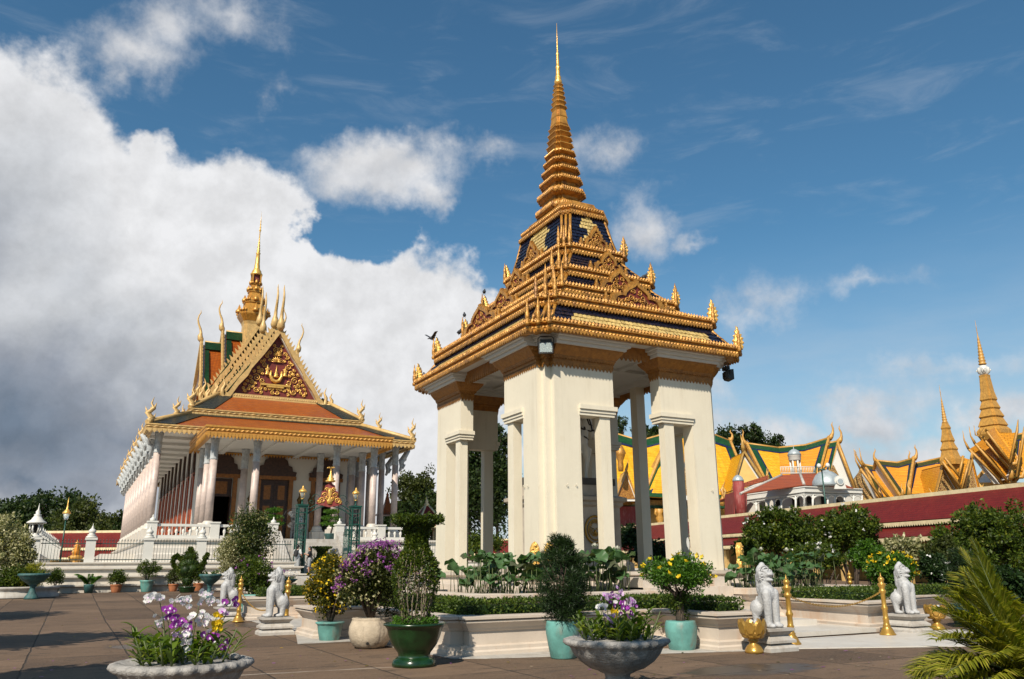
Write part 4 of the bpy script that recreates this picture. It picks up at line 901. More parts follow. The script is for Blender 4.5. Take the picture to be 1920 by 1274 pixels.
# ------------------------------------------------------------------ fence wall, fence, gate
FYY = 52.6
fw_ = thing('fence_wall', 'low stepped white wall carrying the iron fence in front of the temple', 'wall', (0, FYY, 0))
for a, b in ((-16, 12.1), (16.6, 27)):
    g = MB(); mould(g, rect(a, -.35, b, .6), [(1.0, .2), (1.0, .58), (1.16, .64), (1.16, .72), (.72, .74), (.72, 1.04), (.90, 1.1), (.90, 1.17), (.46, 1.19), (.46, 1.48), (.62, 1.54), (.62, 1.61), (.2, 1.63), (.2, 1.78), (.3, 1.84), (.3, 1.9), (0, 1.902)]); g.build('wall_run', M['stonewhite'], fw_)
def fence_post(loc, label):
    t = thing('fence_post', label, 'post', loc, 0, 'white fence posts'); g = MB(); g.cbox((0, 0, .62), .5, .5, 1.25); g.cbox((0, 0, 1.28), .62, .62, .12); g.lathe([(.28, 1.34), (.3, 1.4), (.2, 1.46)], 12); g.build('shaft', M['white'], t)
    g = MB(); g.lathe([(.2, 1.44), (.24, 1.5), (.14, 1.56), (.17, 1.62), (.22, 1.7), (.14, 1.8), (.05, 1.88), (.07, 1.93), (.02, 2.0), (.004, 2.15)], 14); g.build('finial', M['white'], t); return t
PX = [.85, 3.85, 6.75, 9.7, 17.5, 20.5, 23.6]
LB = ['white fence post alone against the red gallery roof, left of the temple', 'white fence post just behind the turquoise potted bush', 'white fence post behind the teapot topiary', 'white fence post hidden behind the tall cream variegated bush',
      'white fence post right of the green gate', 'white fence post right of the gate with lotus leaves before it', 'white fence post rightmost beside the vase topiary']
for x, l in zip(PX, LB): fence_post((x, FYY, 1.9), l)
def fence_run(x0, x1, label, y=FYY, z=1.9):
    t = thing('iron_fence', label, 'fence', (x0, y, z), 0, 'dark iron fence panels between white posts'); L = x1-x0
    g = MB(); 
    for h in (.12, 1.0): g.box(0, -.025, h, L, .025, h+.05)
    g.build('rail', M['railing'], t); n = int(L/.155); b0 = None
    for i in range(n):
        x = L*(i+.5)/n
        if b0 is None: q = MB(); q.tube([(0, 0, .02), (0, 0, 1.18)], .014, 4); q.lathe([(.014, 1.16), (.032, 1.2), (.003, 1.3)], 5); b0 = q.build('bar', M['railing'], t, (x, 0, 0))
        else: part_copy(b0, t, (x, 0, 0))
XS = [-1.9]+PX
for a, b, l in ((-1.6, .6, 'dark iron fence panel left of the first white post'), (1.1, 3.6, 'dark iron fence panel before the stepped temple base'), (4.1, 6.5, 'dark iron fence panel behind the turquoise potted bush'), (7.0, 9.45, 'dark iron fence panel right of the teapot topiary'),
                (9.95, 12.1, 'dark iron fence panel ending at the green gate'), (16.7, 17.25, 'short dark iron fence panel right of the gate'), (17.75, 20.25, 'dark iron fence panel in front of the right balustrade'), (20.75, 23.3, 'dark iron fence panel behind the lotus and vase topiary')): fence_run(a, b, l)
# lantern pillar at the left end and the receding side fence with its row of white finials
lp = thing('lantern_pillar', 'white stone lantern pillar with pointed roof at the left fence corner', 'lantern', (-1.95, FYY, 1.9))
g = MB(); g.cbox((0, 0, .62), .6, .6, 1.25); g.cbox((0, 0, 1.28), .8, .8, .12); g.lathe([(.4, 1.34), (.3, 1.42), (.2, 1.5), (.22, 1.56)], 12); g.build('shaft', M['white'], lp)
g = MB()
for k in range(6): a = k*PI/3; g.tube([(.2*math.cos(a), .2*math.sin(a), 1.56), (.29*math.cos(a), .29*math.sin(a), 1.75), (.28*math.cos(a), .28*math.sin(a), 2.05)], .05, 6)
g.lathe([(.3, 2.03), (.36, 2.06), (.3, 2.1)], 12); g.build('lantern_cage', M['white'], lp); g = MB(); g.lathe([(.16, 1.58), (.2, 2.03)], 10); g.build('lantern_core', M['dark'], lp)
g = MB(); g.lathe([(.5, 2.1), (.48, 2.16), (.3, 2.28), (.22, 2.42), (.16, 2.5), (.2, 2.56), (.1, 2.62), (.13, 2.72), (.04, 2.85), (.003, 3.2)], 16); g.build('lantern_roof', M['white'], lp)
sf = thing('side_fence', 'receding white posts with pointed caps and dark bars behind the lantern pillar', 'fence', (-1.75, FYY+1.2, 1.9))
g = MB(); g.box(-.15, 0, -.1, .15, 26, .5); g.build('kerb', M['white'], sf); p0_ = None
for k in range(13):
    if p0_ is None: q = MB(); q.cbox((0, 0, .9), .4, .4, 1.0); q.cbox((0, 0, 1.42), .5, .5, .1); q.lathe([(.22, 1.46), (.24, 1.54), (.12, 1.62), (.17, 1.7), (.05, 1.85), (.003, 2.05)], 8); p0_ = q.build('post', M['white'], sf, (0, .6, 0))
    else: part_copy(p0_, sf, (.05*k, .6+2.1*k, 0))
g = MB()
for k in range(60): y = .4+.42*k; g.tube([(.05*y/2.1, y, .5), (.05*y/2.1, y, 1.55)], .02, 4)
tag(g.build('bar', M['railing'], sf), kind='stuff')
# the green gate
gt = thing('garden_gate', 'dark green iron gate with gilded lamps and crown emblem on its arch', 'gate', (14.35, FYY, 1.2))
for s in (-1, 1):
    g = MB(); x = s*1.75
    for a in (-.26, .26):
        for b in (-.26, .26): g.cbox((x+a, b, 2.0), .09, .09, 4.0)
    for z in (.1, 1.0, 2.0, 3.0, 3.7): g.cbox((x, 0, z), .6, .6, .06)
    for z in np.arange(.4, 3.6, .42):
        for b in (-.26, .26): spiral(g, (x, b, z), (1, 0, 0), (0, 0, 1), .17, 1.3, .025, 0, 0, 1)
        for a in (-.26, .26): spiral(g, (x+a, 0, z), (0, 1, 0), (0, 0, 1), .17, 1.3, .025)
    g.cbox((x, 0, 4.05), .62, .62, .12); g.cbox((x, 0, 4.16), .72, .72, .1); p = g.build('gate_post', M['iron'], gt)
    g = MB(); g.lathe([(.1, 4.2), (.06, 4.3), (.05, 4.5), (.12, 4.55)], 10, (x, 0, 0)); l = g.build('lamp', M['iron'], gt)
    g = MB(); g.lathe([(.1, 4.55), (.2, 4.95), (.21, 5.0)], 8, (x, 0, 0)); g.build('lamp_glass', M['glass'], l)
    g = MB(); g.lathe([(.1, 4.53), (.12, 4.58), (.08, 4.62)], 8, (x, 0, 0)); g.lathe([(.25, 4.98), (.27, 5.03), (.22, 5.12), (.12, 5.2), (.06, 5.24), (.08, 5.28), (.01, 5.42)], 12, (x, 0, 0))
    for k in range(4): a = k*PI/2+.4; g.tube([(x+.11*math.cos(a), .11*math.sin(a), 4.56), (x+.21*math.cos(a), .21*math.sin(a), 4.99)], .013, 4)
    g.build('lamp_cap', M['gold'], l)
g = MB()
for o in (0, -.26): g.tube([(x, 0, 4.0-.2+.62*(1-(x/1.5)**2)+o) for x in np.linspace(-1.5, 1.5, 17)], .035, 6)
for x in np.linspace(-1.3, 1.3, 12): g.tube([(x, 0, 3.54+.62*(1-(x/1.5)**2)), (x+.1, 0, 3.8+.62*(1-((x+.1)/1.5)**2))], .014, 4)
for s in (-1, 1): spiral(g, (s*.85, 0, 4.62), (s, 0, 0), (0, 0, 1), .3, 1.5, .02); spiral(g, (s*1.15, 0, 4.35), (s, 0, 0), (0, 0, 1), .16, 1.3, .018)
g.build('gate_arch', M['iron'], gt)
for s in (-1, 1):   # open leaves swung back
    g = MB(); x = s*1.42
    for y in np.linspace(.1, 1.3, 8): g.tube([(x, y, .1), (x, y, 2.5+.3*math.sin(y*2.2))], .018, 4)
    for z in (.15, 1.2, 2.4): g.tube([(x, .05, z), (x, 1.35, z)], .028, 5)
    for y in (.4, .95): spiral(g, (x, y, 1.8), (0, 1, 0), (0, 0, 1), .25, 1.5, .018); spiral(g, (x, y, .7), (0, 1, 0), (0, 0, 1), .25, 1.5, .018)
    g.build('gate_leaf', M['iron'], gt)
g = MB(); P = [(-.85, 0), (-.72, .38), (-.58, .42), (-.52, .8), (-.36, .86), (-.3, 1.2), (-.14, 1.28), (0, 1.5)]; P = P+[(-a, b) for a, b in P[::-1][1:]]+[(.4, -.12), (0, -.2), (-.4, -.12)]
g.ext(P, (0, 0, 4.28), (1, 0, 0), (0, 0, 1), .12); em = g.build('emblem', M['pink'], gt)
g = MB()
for s in (-1, 1):
    for x, z, r in ((.5, .22, .2), (.32, .55, .2), (.2, .9, .16), (.16, .3, .14), (.68, .12, .12)): spiral(g, (s*x, -.08, 4.28+z), (s, 0, 0), (0, 0, 1), r, 1.5, .04)
g.lathe([(.16, 4.28), (.2, 4.5), (.06, 4.7), (.16, 5.0), (.05, 5.3)], 8, (0, -.07, 0), sy=.4)
g.lathe([(.3, 5.7), (.34, 5.78), (.2, 5.86), (.25, 5.95), (.13, 6.02), (.16, 6.1), (.07, 6.2), (.05, 6.5), (.03, 6.6)], 12)
for k in range(8): a = k*PI/4; g.tube([(0, 0, 6.55), (.2*math.cos(a), .2*math.sin(a), 6.66), (.3*math.cos(a), .3*math.sin(a), 6.58)], [.03, .03, .008], 4)
g.build('emblem_gilding', M['gold'], em)
g = MB(); g.loft([[(x, y, z) for x in (12.2, 16.4) for z in ((-.1, zt) if x < 13 else (zt, -.1))] for y, zt in ((36, .12), (46, .5), (53, 1.2))]); tag(g.build('gate_path', M['plinth']), kind='structure')
# ------------------------------------------------------------------ red-roofed galleries
def gallery(name_label, A, B, ext0, ext1, side, zr=6.0):
    """two-tiered gallery roof running from A to B; side = +1/-1 picks the flank turned to the court"""
    t = thing('gallery', name_label, 'gallery'); A = Vector((A.x, A.y, 0)); B = Vector((B.x, B.y, 0)); d = (B-A).normalized(); n = Vector((-d.y, d.x, 0))*side; A = A-d*ext0; B = B+d*ext1
    def strip(mb, o0, z0, o1, z1, th=.08): mb.slab(A+n*o0+uz*z0, B+n*o0+uz*z0, B+n*o1+uz*z1, A+n*o1+uz*z1, th*side*-1)
    g = MB(); strip(g, 2.1, zr-2.0, 0, zr-.25); strip(g, -2.1, zr-2.0, 0, zr-.25, -.08); g.build('upper_roof', M['red'], t)
    g = MB(); strip(g, 3.2, zr-3.1, 1.7, zr-2.3); strip(g, -3.2, zr-3.1, -1.7, zr-2.3, -.08); g.build('lower_roof', M['red'], t)
    g = MB()
    def bar(mb, o, z0, z1, w): mb.loft([[p+n*(o+a)+uz*z for a, z in ((-w, z0), (w, z0), (w, z1), (-w, z1))] for p in (A, B)])
    bar(g, 0, zr-.3, zr, .14); g.build('ridge', M['ridge'], t)
    for o, z in ((2.12, zr-2.18), (3.22, zr-3.28)):
        g = MB(); bar(g, o, z, z+.17, .05); L = (B-A).length; k = int(L/.22)
        for i in range(k):
            p = A+d*(L*i/k)+n*(o+.06)+uz*z; q = p+d*(L/k*.9); g.add([p, q, q-uz*.05, (p+q)/2-uz*.16, p-uz*.05], [(0, 1, 2, 3, 4)])
        g.build('eave_fringe', M['ridge'], t, recalc=False)
    g = MB(); bar(g, -1.2, .0, zr-2.4, .2); g.build('back_wall', M['buffdark'], t); g = MB(); bar(g, 1.72, zr-2.6, zr-2.0, .08); g.build('clerestory', M['dark'], t)
    L = (B-A).length; c0 = None
    for i in range(int(L/3.2)):
        p = A+d*(3.2*i)+n*2.6
        if c0 is None: g = MB(); g.cbox((0, 0, 1.4), .4, .4, 2.8); c0 = g.build('post', M['buff'], t, p)
        else: part_copy(c0, t, p)
    return t
gallery('long oxblood roofed gallery with cream ridge behind the right hand shrubs', at(1210, 983, 6.3), at(1920, 905, 6.3), 14, 25, -1, 6.3)
gallery('oxblood roofed gallery glimpsed between the left piers of the pavilion', far(860, 1012, 120), far(960, 1006, 118), 6, 10, -1, far(860, 1012, 120).z)
gallery('red tiled gallery below the dark trees at far left', far(90, 996, 98), far(185, 999, 98), 1, 14, -1, far(90, 996, 98).z)

# ------------------------------------------------------------------ palace halls beyond the gallery
def pth(pts, D): return [far(x, y, D) for x, y in pts]
def hall_roof(t, ridge, eave, D, dr, m, left=True, right=True, chl=None, chr_=None, border=True, bb='palacegold', green='greentile', bw=.75, wall_mat='white'):
    """one steep roof: ridge and eave as runs of sighted points at depths D+dr and D, its far slope mirrored behind"""
    R = pth(ridge, D+dr); E = pth(eave, D); Bk = [e+fh*2*dr for e in E]; n = len(R)
    g = MB()
    for i in range(n-1): g.slab(E[i], E[i+1], R[i+1], R[i], .12); g.slab(Bk[i+1], Bk[i], R[i], R[i+1], .12)
    g.build('tile_roof', M[m], t)
    if border:
        g = MB(); h = MB(); up = -fh*.16+uz*.1
        def P(i, f): return R[i]*(1-f)+E[i]*f
        for i in range(n-1):
            for a, b in ((0, .12), (.94, 1.0)): g.loft([[q+up*k for q in (P(i, a), P(i+1, a), P(i+1, b), P(i, b))] for k in (.2, 1.)])
            h.loft([[q+up*k for q in (P(i, .12), P(i+1, .12), P(i+1, .15), P(i, .15))] for k in (.2, 1.05)])
        for i, j, on in ((0, 1, left), (n-1, n-2, right)):
            if not on: continue
            def Q(f, d): a = P(i, f); b = P(j, f); L = max(.01, (b-a).length); return a+(b-a)*min(.9, d/L)
            g.loft([[q+up*k for q in (Q(.1, 0), Q(.1, bw), Q(.95, bw), Q(.95, 0))] for k in (.2, 1.02)]); h.loft([[q+up*k for q in (Q(.14, bw), Q(.14, bw+.2), Q(.94, bw+.2), Q(.94, bw))] for k in (.2, 1.04)])
        g.build('green_border', M[green], t); h.build('blue_line', M['bluetile'], t)
    g = MB(); g.tube([p+uz*.12 for p in R], .2, 6); g.build('ridge_cap', M[bb], t)
    for i, on, tip in ((0, left, chl), (n-1, right, chr_)):
        if not on: continue
        s = -1 if i == 0 else 1; out = rh*s*.18; k = max(.5, (R[i]-E[i]).length/9)
        g = MB(); g.add([E[i]+out*.2, R[i]+out*.2, Bk[i]+out*.2], [(0, 1, 2)]); g.build('gable_end', M[wall_mat], t)
        g = MB(); p, q = R[i]+out+uz*.15, E[i]+out-uz*.2; w = rh*.16
        for A, B in ((p, q), (p, Bk[i]+out-uz*.2)): g.loft([[A-w+uz*.35*k, A+w+uz*.35*k, A+w-uz*.3*k, A-w-uz*.3*k], [B-w+uz*.35*k, B+w+uz*.35*k, B+w-uz*.3*k, B-w-uz*.3*k]])
        e = E[i]+out; g.tube([e, e-fh*.5+uz*.2*k, e-fh*.7+uz*.9*k, e-fh*.4+uz*1.3*k, e-fh*.8+uz*2.0*k], [.28*k, .3*k, .2*k, .12*k, .02], 6)
        g.build('bargeboard', M[bb], t)
        if tip:
            T = far(*tip, D+dr); g = MB(); b = R[i]+out; dv = T-b; sd = rh*s
            g.tube([b, b+dv*.15+sd*.15*k, b+dv*.35+sd*.28*k, b+dv*.6+sd*.22*k, b+dv*.82-sd*.05*k, T], [.3*k, .3*k, .17*k, .12*k, .09*k, .02], 7); g.build('horn_finial', M[bb], t)
def fgable(t, apex, bl, br, D, dep, m, tym='pediment', bb='palacegold', tip=None, side='white'):
    """gable turned to the viewer, its roof running back"""
    a = far(*apex, D); l = far(*bl, D); r = far(*br, D); bk = fh*dep
    g = MB(); g.slab(l, l+bk, a+bk, a, .1); g.slab(a, a+bk, r+bk, r, .1); g.build('tile_roof', M[m], t)
    c = (a+l+r)/3; f = lambda p, k: c+(p-c)*k+fh*.12
    g = MB(); g.add([f(l, .78), f(r, .78), f(a, .78)], [(0, 1, 2)]); g.build('tympanum', M[tym], t)
    g = MB(); g.add([l+fh*.2, r+fh*.2, a+fh*.2], [(0, 1, 2)]); g.build('verge_wall', M[side], t)
    w = max(.16, (a-l).length*.04)
    for e in (l, r):
        g = MB(); o = (e-a).normalized(); pr = Vector((0, 0, 1)); g.loft([[a-fh*.3+uz*w*1.6, a+fh*.25+uz*w*1.6, a+fh*.25-uz*w*.6, a-fh*.3-uz*w*.6], [e-fh*.3+uz*w*1.2, e+fh*.25+uz*w*1.2, e+fh*.25-uz*w, e-fh*.3-uz*w]])
        s = rh*(1 if e is r else -1); g.tube([e-s*w, e+s*w*1.5-uz*w, e+s*w*2.6+uz*w*1.5, e+s*w*1.8+uz*w*3.5, e+s*w*3.2+uz*w*6.5], [w*1.2, w*1.3, w, w*.6, w*.1], 6); g.build('bargeboard', M[bb], t)
    g = MB(); T = far(*tip, D) if tip else a+uz*w*8; dv = T-a; g.tube([a, a+dv*.3-fh*.2, a+dv*.6-fh*.35, a+dv], [w*1.2, w*1.1, w*.6, w*.1], 6); g.build('horn_finial', M[bb], t)
def block(t, name, x0, y0, x1, y1, D, dep, m):
    """wall block between two sighted upper/lower edges"""
    a, b, c, d = far(x0, y1, D), far(x1, y1, D), far(x1, y0, D), far(x0, y0, D)
    g = MB(); g.loft([[a, b, c, d], [a+fh*dep, b+fh*dep, c+fh*dep, d+fh*dep]]); return g.build(name, M[m], t)
# hall directly behind the pavilion
h1 = thing('palace_hall', 'golden yellow palace hall with green bordered roof seen between the pavilion piers', 'palace')
hall_roof(h1, [(1150, 814), (1200, 829), (1250, 815), (1310, 806), (1366, 828)], [(1150, 938), (1200, 936), (1262, 936), (1320, 936), (1412, 940)], 112, 6, 'yellow', False, True, chr_=(1370, 806))
hall_roof(h1, [(1252, 832), (1292, 812)], [(1209, 932), (1262, 936)], 109, 4, 'yellow', True, False, bw=.5)
fgable(h1, (1296, 812), (1262, 938), (1345, 938), 108, 8, 'yellow', 'pedbrown', tip=(1296, 800))
fgable(h1, (1174, 882), (1152, 940), (1196, 940), 106, 6, 'yellow', 'scroll', tip=(1178, 862))
block(h1, 'eave_band', 1140, 938, 1412, 948, 111, 12, 'buffdark'); block(h1, 'green_fascia', 1140, 948, 1412, 953, 110.7, 12, 'greentile'); block(h1, 'wall', 1150, 950, 1405, 1062, 112.5, 12, 'ochre'); block(h1, 'pink_base', 1140, 950, 1196, 1062, 110, 4, 'pink')
for x in (1236, 1256, 1342, 1366):
    p = far(x, 955, 110.5); g = MB(); g.lathe([(.2, 0), (.5, .4), (.35, .8), (.6, 1.4), (.4, 2.0), (.7, 2.6)], 8, (0, 0, -2.6)); g.tube([(-.1, 0, -1.2), (-.7, 0, -.6), (-.5, 0, 0)], .2, 6); g.build('garuda_bracket', M['palacegold'], h1, p)
p = far(1163, 856, 104); g = MB(); g.lathe([(.4, -2.4), (.5, -1.6), (.45, -.8), (.8, .1), (.95, .5), (.7, 1.1), (.5, 1.5), (.2, 1.9), (.05, 2.3)], 12, rip=.05, ripn=6); g.build('gilded_urn', M['gilt'], h1, p).scale = (.8,)*3
# hall with the sagging ridge right of the pavilion
h2 = thing('palace_hall', 'yellow palace hall whose green edged ridge sags between two pairs of horn finials', 'palace')
hall_roof(h2, [(1402, 834), (1459, 842)], [(1440, 905), (1466, 908)], 110, 6, 'yellow', True, False, chl=(1392, 806))
hall_roof(h2, [(1459, 842), (1510, 837), (1553, 824)], [(1466, 910), (1500, 910), (1530, 905)], 110.3, 6, 'amber', False, True, chr_=(1561, 791))
hall_roof(h2, [(1555, 833), (1571, 830)], [(1535, 908), (1552, 908)], 108.5, 6, 'amber', False, True, chr_=(1574, 798), bw=.5)
fgable(h2, (1394, 848), (1368, 935), (1432, 905), 107, 6, 'yellow', 'ochre', bb='buffdark', tip=(1388, 815))
g = MB(); g.slab(*pth([(1572, 838), (1603, 925), (1560, 925), (1562, 870)], 107), .3); g.build('white_verge', M['white'], h2); g = MB(); a, b = far(1571, 832, 106.5), far(1606, 925, 106.5); g.tube([a, b], .25, 4); g.build('bargeboard', M['palacegold'], h2)
g = MB(); g.slab(*pth([(1563, 872), (1590, 925), (1545, 925), (1552, 890)], 106.8), .2); g.build('tympanum', M['pedbrown'], h2)
block(h2, 'wall', 1385, 905, 1600, 1060, 111, 10, 'ochre')
# the long ranges further right
h3 = thing('palace_hall', 'amber roofed palace range with stepped gables above the red gallery', 'palace')
hall_roof(h3, [(1622, 874), (1650, 879), (1694, 876)], [(1650, 936), (1668, 938), (1700, 938)], 116, 6, 'amber', True, False, chl=(1600, 842), bb='palacegold', green='oldgreen', bw=.4)
hall_roof(h3, [(1645, 866), (1682, 870), (1712, 862)], [(1692, 932), (1697, 932), (1700, 930)], 114, 6, 'amber', True, True, chl=(1640, 841), chr_=(1716, 834), bb='palacegold', green='oldgreen', bw=.4)
hall_roof(h3, [(1713, 872), (1765, 861)], [(1700, 932), (1752, 930)], 116, 6, 'amber', True, False, bb='palacegold', chl=(1704, 845), green='oldgreen', bw=.4)
for ax, ay, bx, by, tx, ty in ((1613, 879, 1655, 938, 1601, 845), (1622, 876, 1670, 938, 1611, 840)):
    g = MB(); g.tube([far(tx, ty, 114), far(tx+4, ay-14, 114), far(ax, ay, 114)], [.03, .11, .19], 6); g.tube([far(ax, ay, 114), far(bx, by, 114)], .19, 4); g.build('bargeboard', M['palacegold'], h3)
g = MB(); g.slab(*pth([(1612, 884), (1640, 938), (1600, 938), (1600, 900)], 117), .3); g.build('tympanum', M['pedbrown'], h3); block(h3, 'wall', 1600, 935, 1770, 1040, 117, 10, 'ochre')
def spired(label, cx, base_y, tip_y, tiers, D, faces=False):
    """tower spire on a gable crossing: tiers = (y, half width in sighted pixels)"""
    t = thing('tower_spire', label, 'spire', far(cx, base_y, D)); k = D/1590; zb = far(cx, base_y, D).z
    zz = lambda y: far(cx, y, D).z-zb; g = MB(); R = []
    for y, w in tiers: R.append([(a, b, zz(y)) for a, b in redent(w*k*.8, w*k*.8, w*k*.12, 2)])
    g.loft(R, 0); g.build('tiers', M['palacegold'], t)
    y1 = tiers[-1][0]; w1 = tiers[-1][1]*k*.8
    if faces:
        z = zz(y1)+.75; g = MB(); g.lathe([(.5, -.75), (.62, -.5), (.7, 0), (.62, .5), (.45, .8)], 12, (0, 0, z))
        for q in range(4):
            a = q*PI/2+.6; c, s = math.cos(a), math.sin(a); g.lathe([(.02, -.62), (.3, -.45), (.42, 0), (.34, .45), (.02, .62)], 10, (c*.48, s*.48, z)); g.tube([(c*.86, s*.86, z+.2), (c*.97, s*.97, z-.05), (c*.88, s*.88, z-.1)], [.05, .09, .05], 5)
            for e in (-1, 1): g.cbox((c*.84-s*e*.17, s*.84+c*e*.17, z+.15), .05, .12, .05, 1, a)
            g.cbox((c*.83, s*.83, z-.28), .05, .22, .05, 1, a)
        g.build('carved_faces', [M['white'], M['slate']], t); y1 -= 20; w1 *= .8
    H = zz(tip_y)-zz(y1); g = MB(); z0 = zz(y1); P = [(w1, z0)]
    for q in range(9): f = q/9*.62; r = w1*(1-f*1.28); P += [(r*1.12, z0+H*(f+.01)), (r*1.12, z0+H*(f+.022)), (r*.8, z0+H*(f+.045))]
    g.lathe(P+[(w1*.12, z0+H*.66), (.05, z0+H*.8), (.012, z0+H)], 10); g.build('needle', M['palacegold'], t); return t
spired('small gilt spire over a carved gable in front of the throne hall', 1784, 872, 722, [(872, 20), (862, 20), (856, 17.5), (846, 14.5), (843, 16.5), (835, 12.5), (830, 11), (827, 13), (815, 9.5), (806, 8), (803, 9.5), (796, 6.5), (793, 6)], 112)
h4 = thing('gabled_porch', 'small gilt gabled porch below the smaller of the two right spires', 'porch')
for (ax, ay, lx, ly, rx, ry) in ((1768, 872, 1752, 932, 1802, 930), (1822, 862, 1806, 928, 1838, 926)): fgable(h4, (ax, ay), (lx, ly), (rx, ry), 113, 6, 'amber', 'pedbrown', bb='palacegold', tip=(ax-4, ay-18))
for (ax, ay, bx, by) in ((1767, 866, 1804, 917), (1771, 858, 1799, 894), (1818, 862, 1803, 917), (1806, 855, 1798, 894)):
    g = MB(); g.tube([far(ax, ay, 110.5), far(bx, by, 110.5)], .18, 4); g.build('bargeboard', M['palacegold'], h4)
g = MB(); g.slab(*pth([(1804, 914), (1768, 866), (1785, 850), (1817, 862)], 111.5), .2); g.build('tile_roof', M['amber'], h4)
spired('tall gilt spire with four white faces over the throne hall at far right', 1872, 858, 600, [(858, 18), (838, 19), (822, 27), (815, 31), (808, 31), (801, 24), (799, 27), (785, 20), (782, 23), (769, 16.5), (766, 19), (753, 13.5), (750, 16), (735, 12.5), (728, 12), (708, 10), (704, 10.5)], 122, True)
h5 = thing('throne_hall', 'throne hall with nested amber roofs stepping down to the right at the frame edge', 'palace')
for k, (ax, ay, bx, by, tx, ty) in enumerate(((1816, 842, 1882, 908, 1805, 808), (1828, 832, 1892, 905, 1817, 800), (1847, 826, 1906, 895, 1826, 798), (1850, 809, 1895, 870, 1836, 796))):
    D = 118-k*1.0; g = MB(); g.tube([far(tx, ty, D), far(tx+3, ty+18, D), far(ax-3, ay-6, D), far(ax, ay, D)], [.03, .1, .18, .2], 6); g.tube([far(ax, ay, D), far(bx, by, D)], .2, 4); e = far(bx, by, D); g.tube([e, e+rh*.8, e+rh*1.2+uz*.8, e+rh*.9+uz*1.6], [.28, .28, .18, .05], 6); g.build('bargeboard', M['palacegold'], h5)
    g = MB(); g.slab(far(ax+2, ay, D+.6), far(bx+2, by, D+.6), far(bx+15, by-8, D+.6), far(ax+15, ay-8, D+3), -.15); g.build('tile_roof', M['amber'], h5)
for (ax, ay, bx, by) in ((1907, 809, 1894, 868), (1918, 822, 1906, 894)):
    g = MB(); g.tube([far(ax+2, ay-22, 114), far(ax, ay, 114), far(bx, by, 114)], [.05, .2, .2], 4); g.build('bargeboard', M['palacegold'], h5)
hall_roof(h5, [(1905, 818), (1990, 800)], [(1896, 898), (1985, 892)], 116, 5, 'amber', True, False, green='oldgreen', bw=.4)
g = MB(); g.slab(*pth([(1893, 866), (1850, 812), (1908, 812), (1904, 840)], 118), .2); g.build('valley_roof', M['amber'], h5)
g = MB(); g.slab(*pth([(1822, 856), (1862, 908), (1872, 908), (1830, 850)], 119.2), .3); g.build('mosaic_verge', M['white'], h5); block(h5, 'wall', 1800, 905, 1990, 1010, 121, 12, 'ochre')

# ------------------------------------------------------------------ iron pavilion in front of the halls
ip = thing('iron_pavilion', 'small white iron verandah pavilion with rust red roof, cupola and grey dome', 'pavilion')
def arcade(xs, ytop, ybot, D0, D1, x_end, mats):
    """run of arches between slim columns from xs[0] to xs[-1]; depth shifts from D0 to D1"""
    X0, X1 = xs[0], xs[-1]
    def pt(x, f):
        k = (x-X0)/(X1-X0); D = D0+(D1-D0)*k; yt = ytop[0]+(ytop[1]-ytop[0])*k; yb = ybot[0]+(ybot[1]-ybot[0])*k; return far(x, yt+(yb-yt)*f, D)
    g = MB()
    for f0, f1, w in ((0, .05, .25), (.05, .24, .1), (.24, .29, .22)):
        a, b = pt(X0, f0), pt(X1, f0); c, d = pt(X1, f1), pt(X0, f1); g.loft([[p-fh*w for p in (a, b, c, d)], [p+fh*w for p in (a, b, c, d)]])
    g.build('parapet', M['white'], ip)
    g = MB(); n = 60
    for i in range(n): x = X0+(X1-X0)*(i+.5)/n; g.tube([pt(x, .29), pt(x, .40)], .05, 4)
    a, b, c, d = pt(X0, .38), pt(X1, .38), pt(X1, .42), pt(X0, .42); g.loft([[p-fh*.1 for p in (a, b, c, d)], [p+fh*.1 for p in (a, b, c, d)]]); g.build('eave_fretwork', M['white'], ip)
    for x in xs: g = MB(); g.tube([pt(x, .4), pt(x, 1.35)], .11, 8); g.build('iron_column', M['white'], ip)
    for x0, x1 in zip(xs, xs[1:]):
        g = MB(); P = [pt(x0+(x1-x0)*(.5-.5*math.cos(a)), .72-.28*math.sin(a)) for a in np.linspace(0, PI, 13)]; g.tube(P, .09, 5)
        top = [pt(x0+(x1-x0)*(.5-.5*math.cos(a)), .415) for a in np.linspace(0, PI, 13)]
        for i in range(12): g.quad(P[i], P[i+1], top[i+1], top[i])
        g.build('arch', M['white'], ip, recalc=False)
arcade([1384, 1397, 1418, 1441, 1452, 1465, 1492, 1508], (929, 912), (967, 950), 92, 84, 0, None)
arcade([1508, 1524, 1552, 1565, 1583, 1600, 1616], (912, 917), (950, 947), 84, 87, 0, None)
Q = [far(1378, 940, 95.5), far(1507, 923, 87), far(1507, 990, 87), far(1378, 1000, 95.5)]
g = MB(); g.loft([Q, [p+fh*5+rh*2 for p in Q]]); g.build('inner_wall', M['wall'], ip)
Q = [far(1509, 923, 87), far(1614, 927, 90), far(1614, 980, 90), far(1509, 990, 87)]
g = MB(); g.loft([Q, [p+fh*6 for p in Q]]); g.build('inner_wall', M['wall'], ip)
for x, y, D in ((1430, 947, 91.7), (1461, 944, 89.7), (1492, 940, 87.6), (1520, 938, 87), (1546, 938, 87.8), (1575, 940, 88.6)):
    g = MB(); o = far(x, y, D); g.ext([(-.34, -2.5), (.34, -2.5), (.34, .2), (.24, .45), (0, .55), (-.24, .45), (-.34, .2)], o, rh, uz, .3); g.build('arched_window', M['dark'], ip)
A = pth([(1388, 928), (1508, 911), (1545, 912), (1600, 917)], 85); B = pth([(1466, 893), (1500, 890), (1532, 890), (1540, 893)], 88); C_ = [p+fh*12 for p in A]
g = MB()
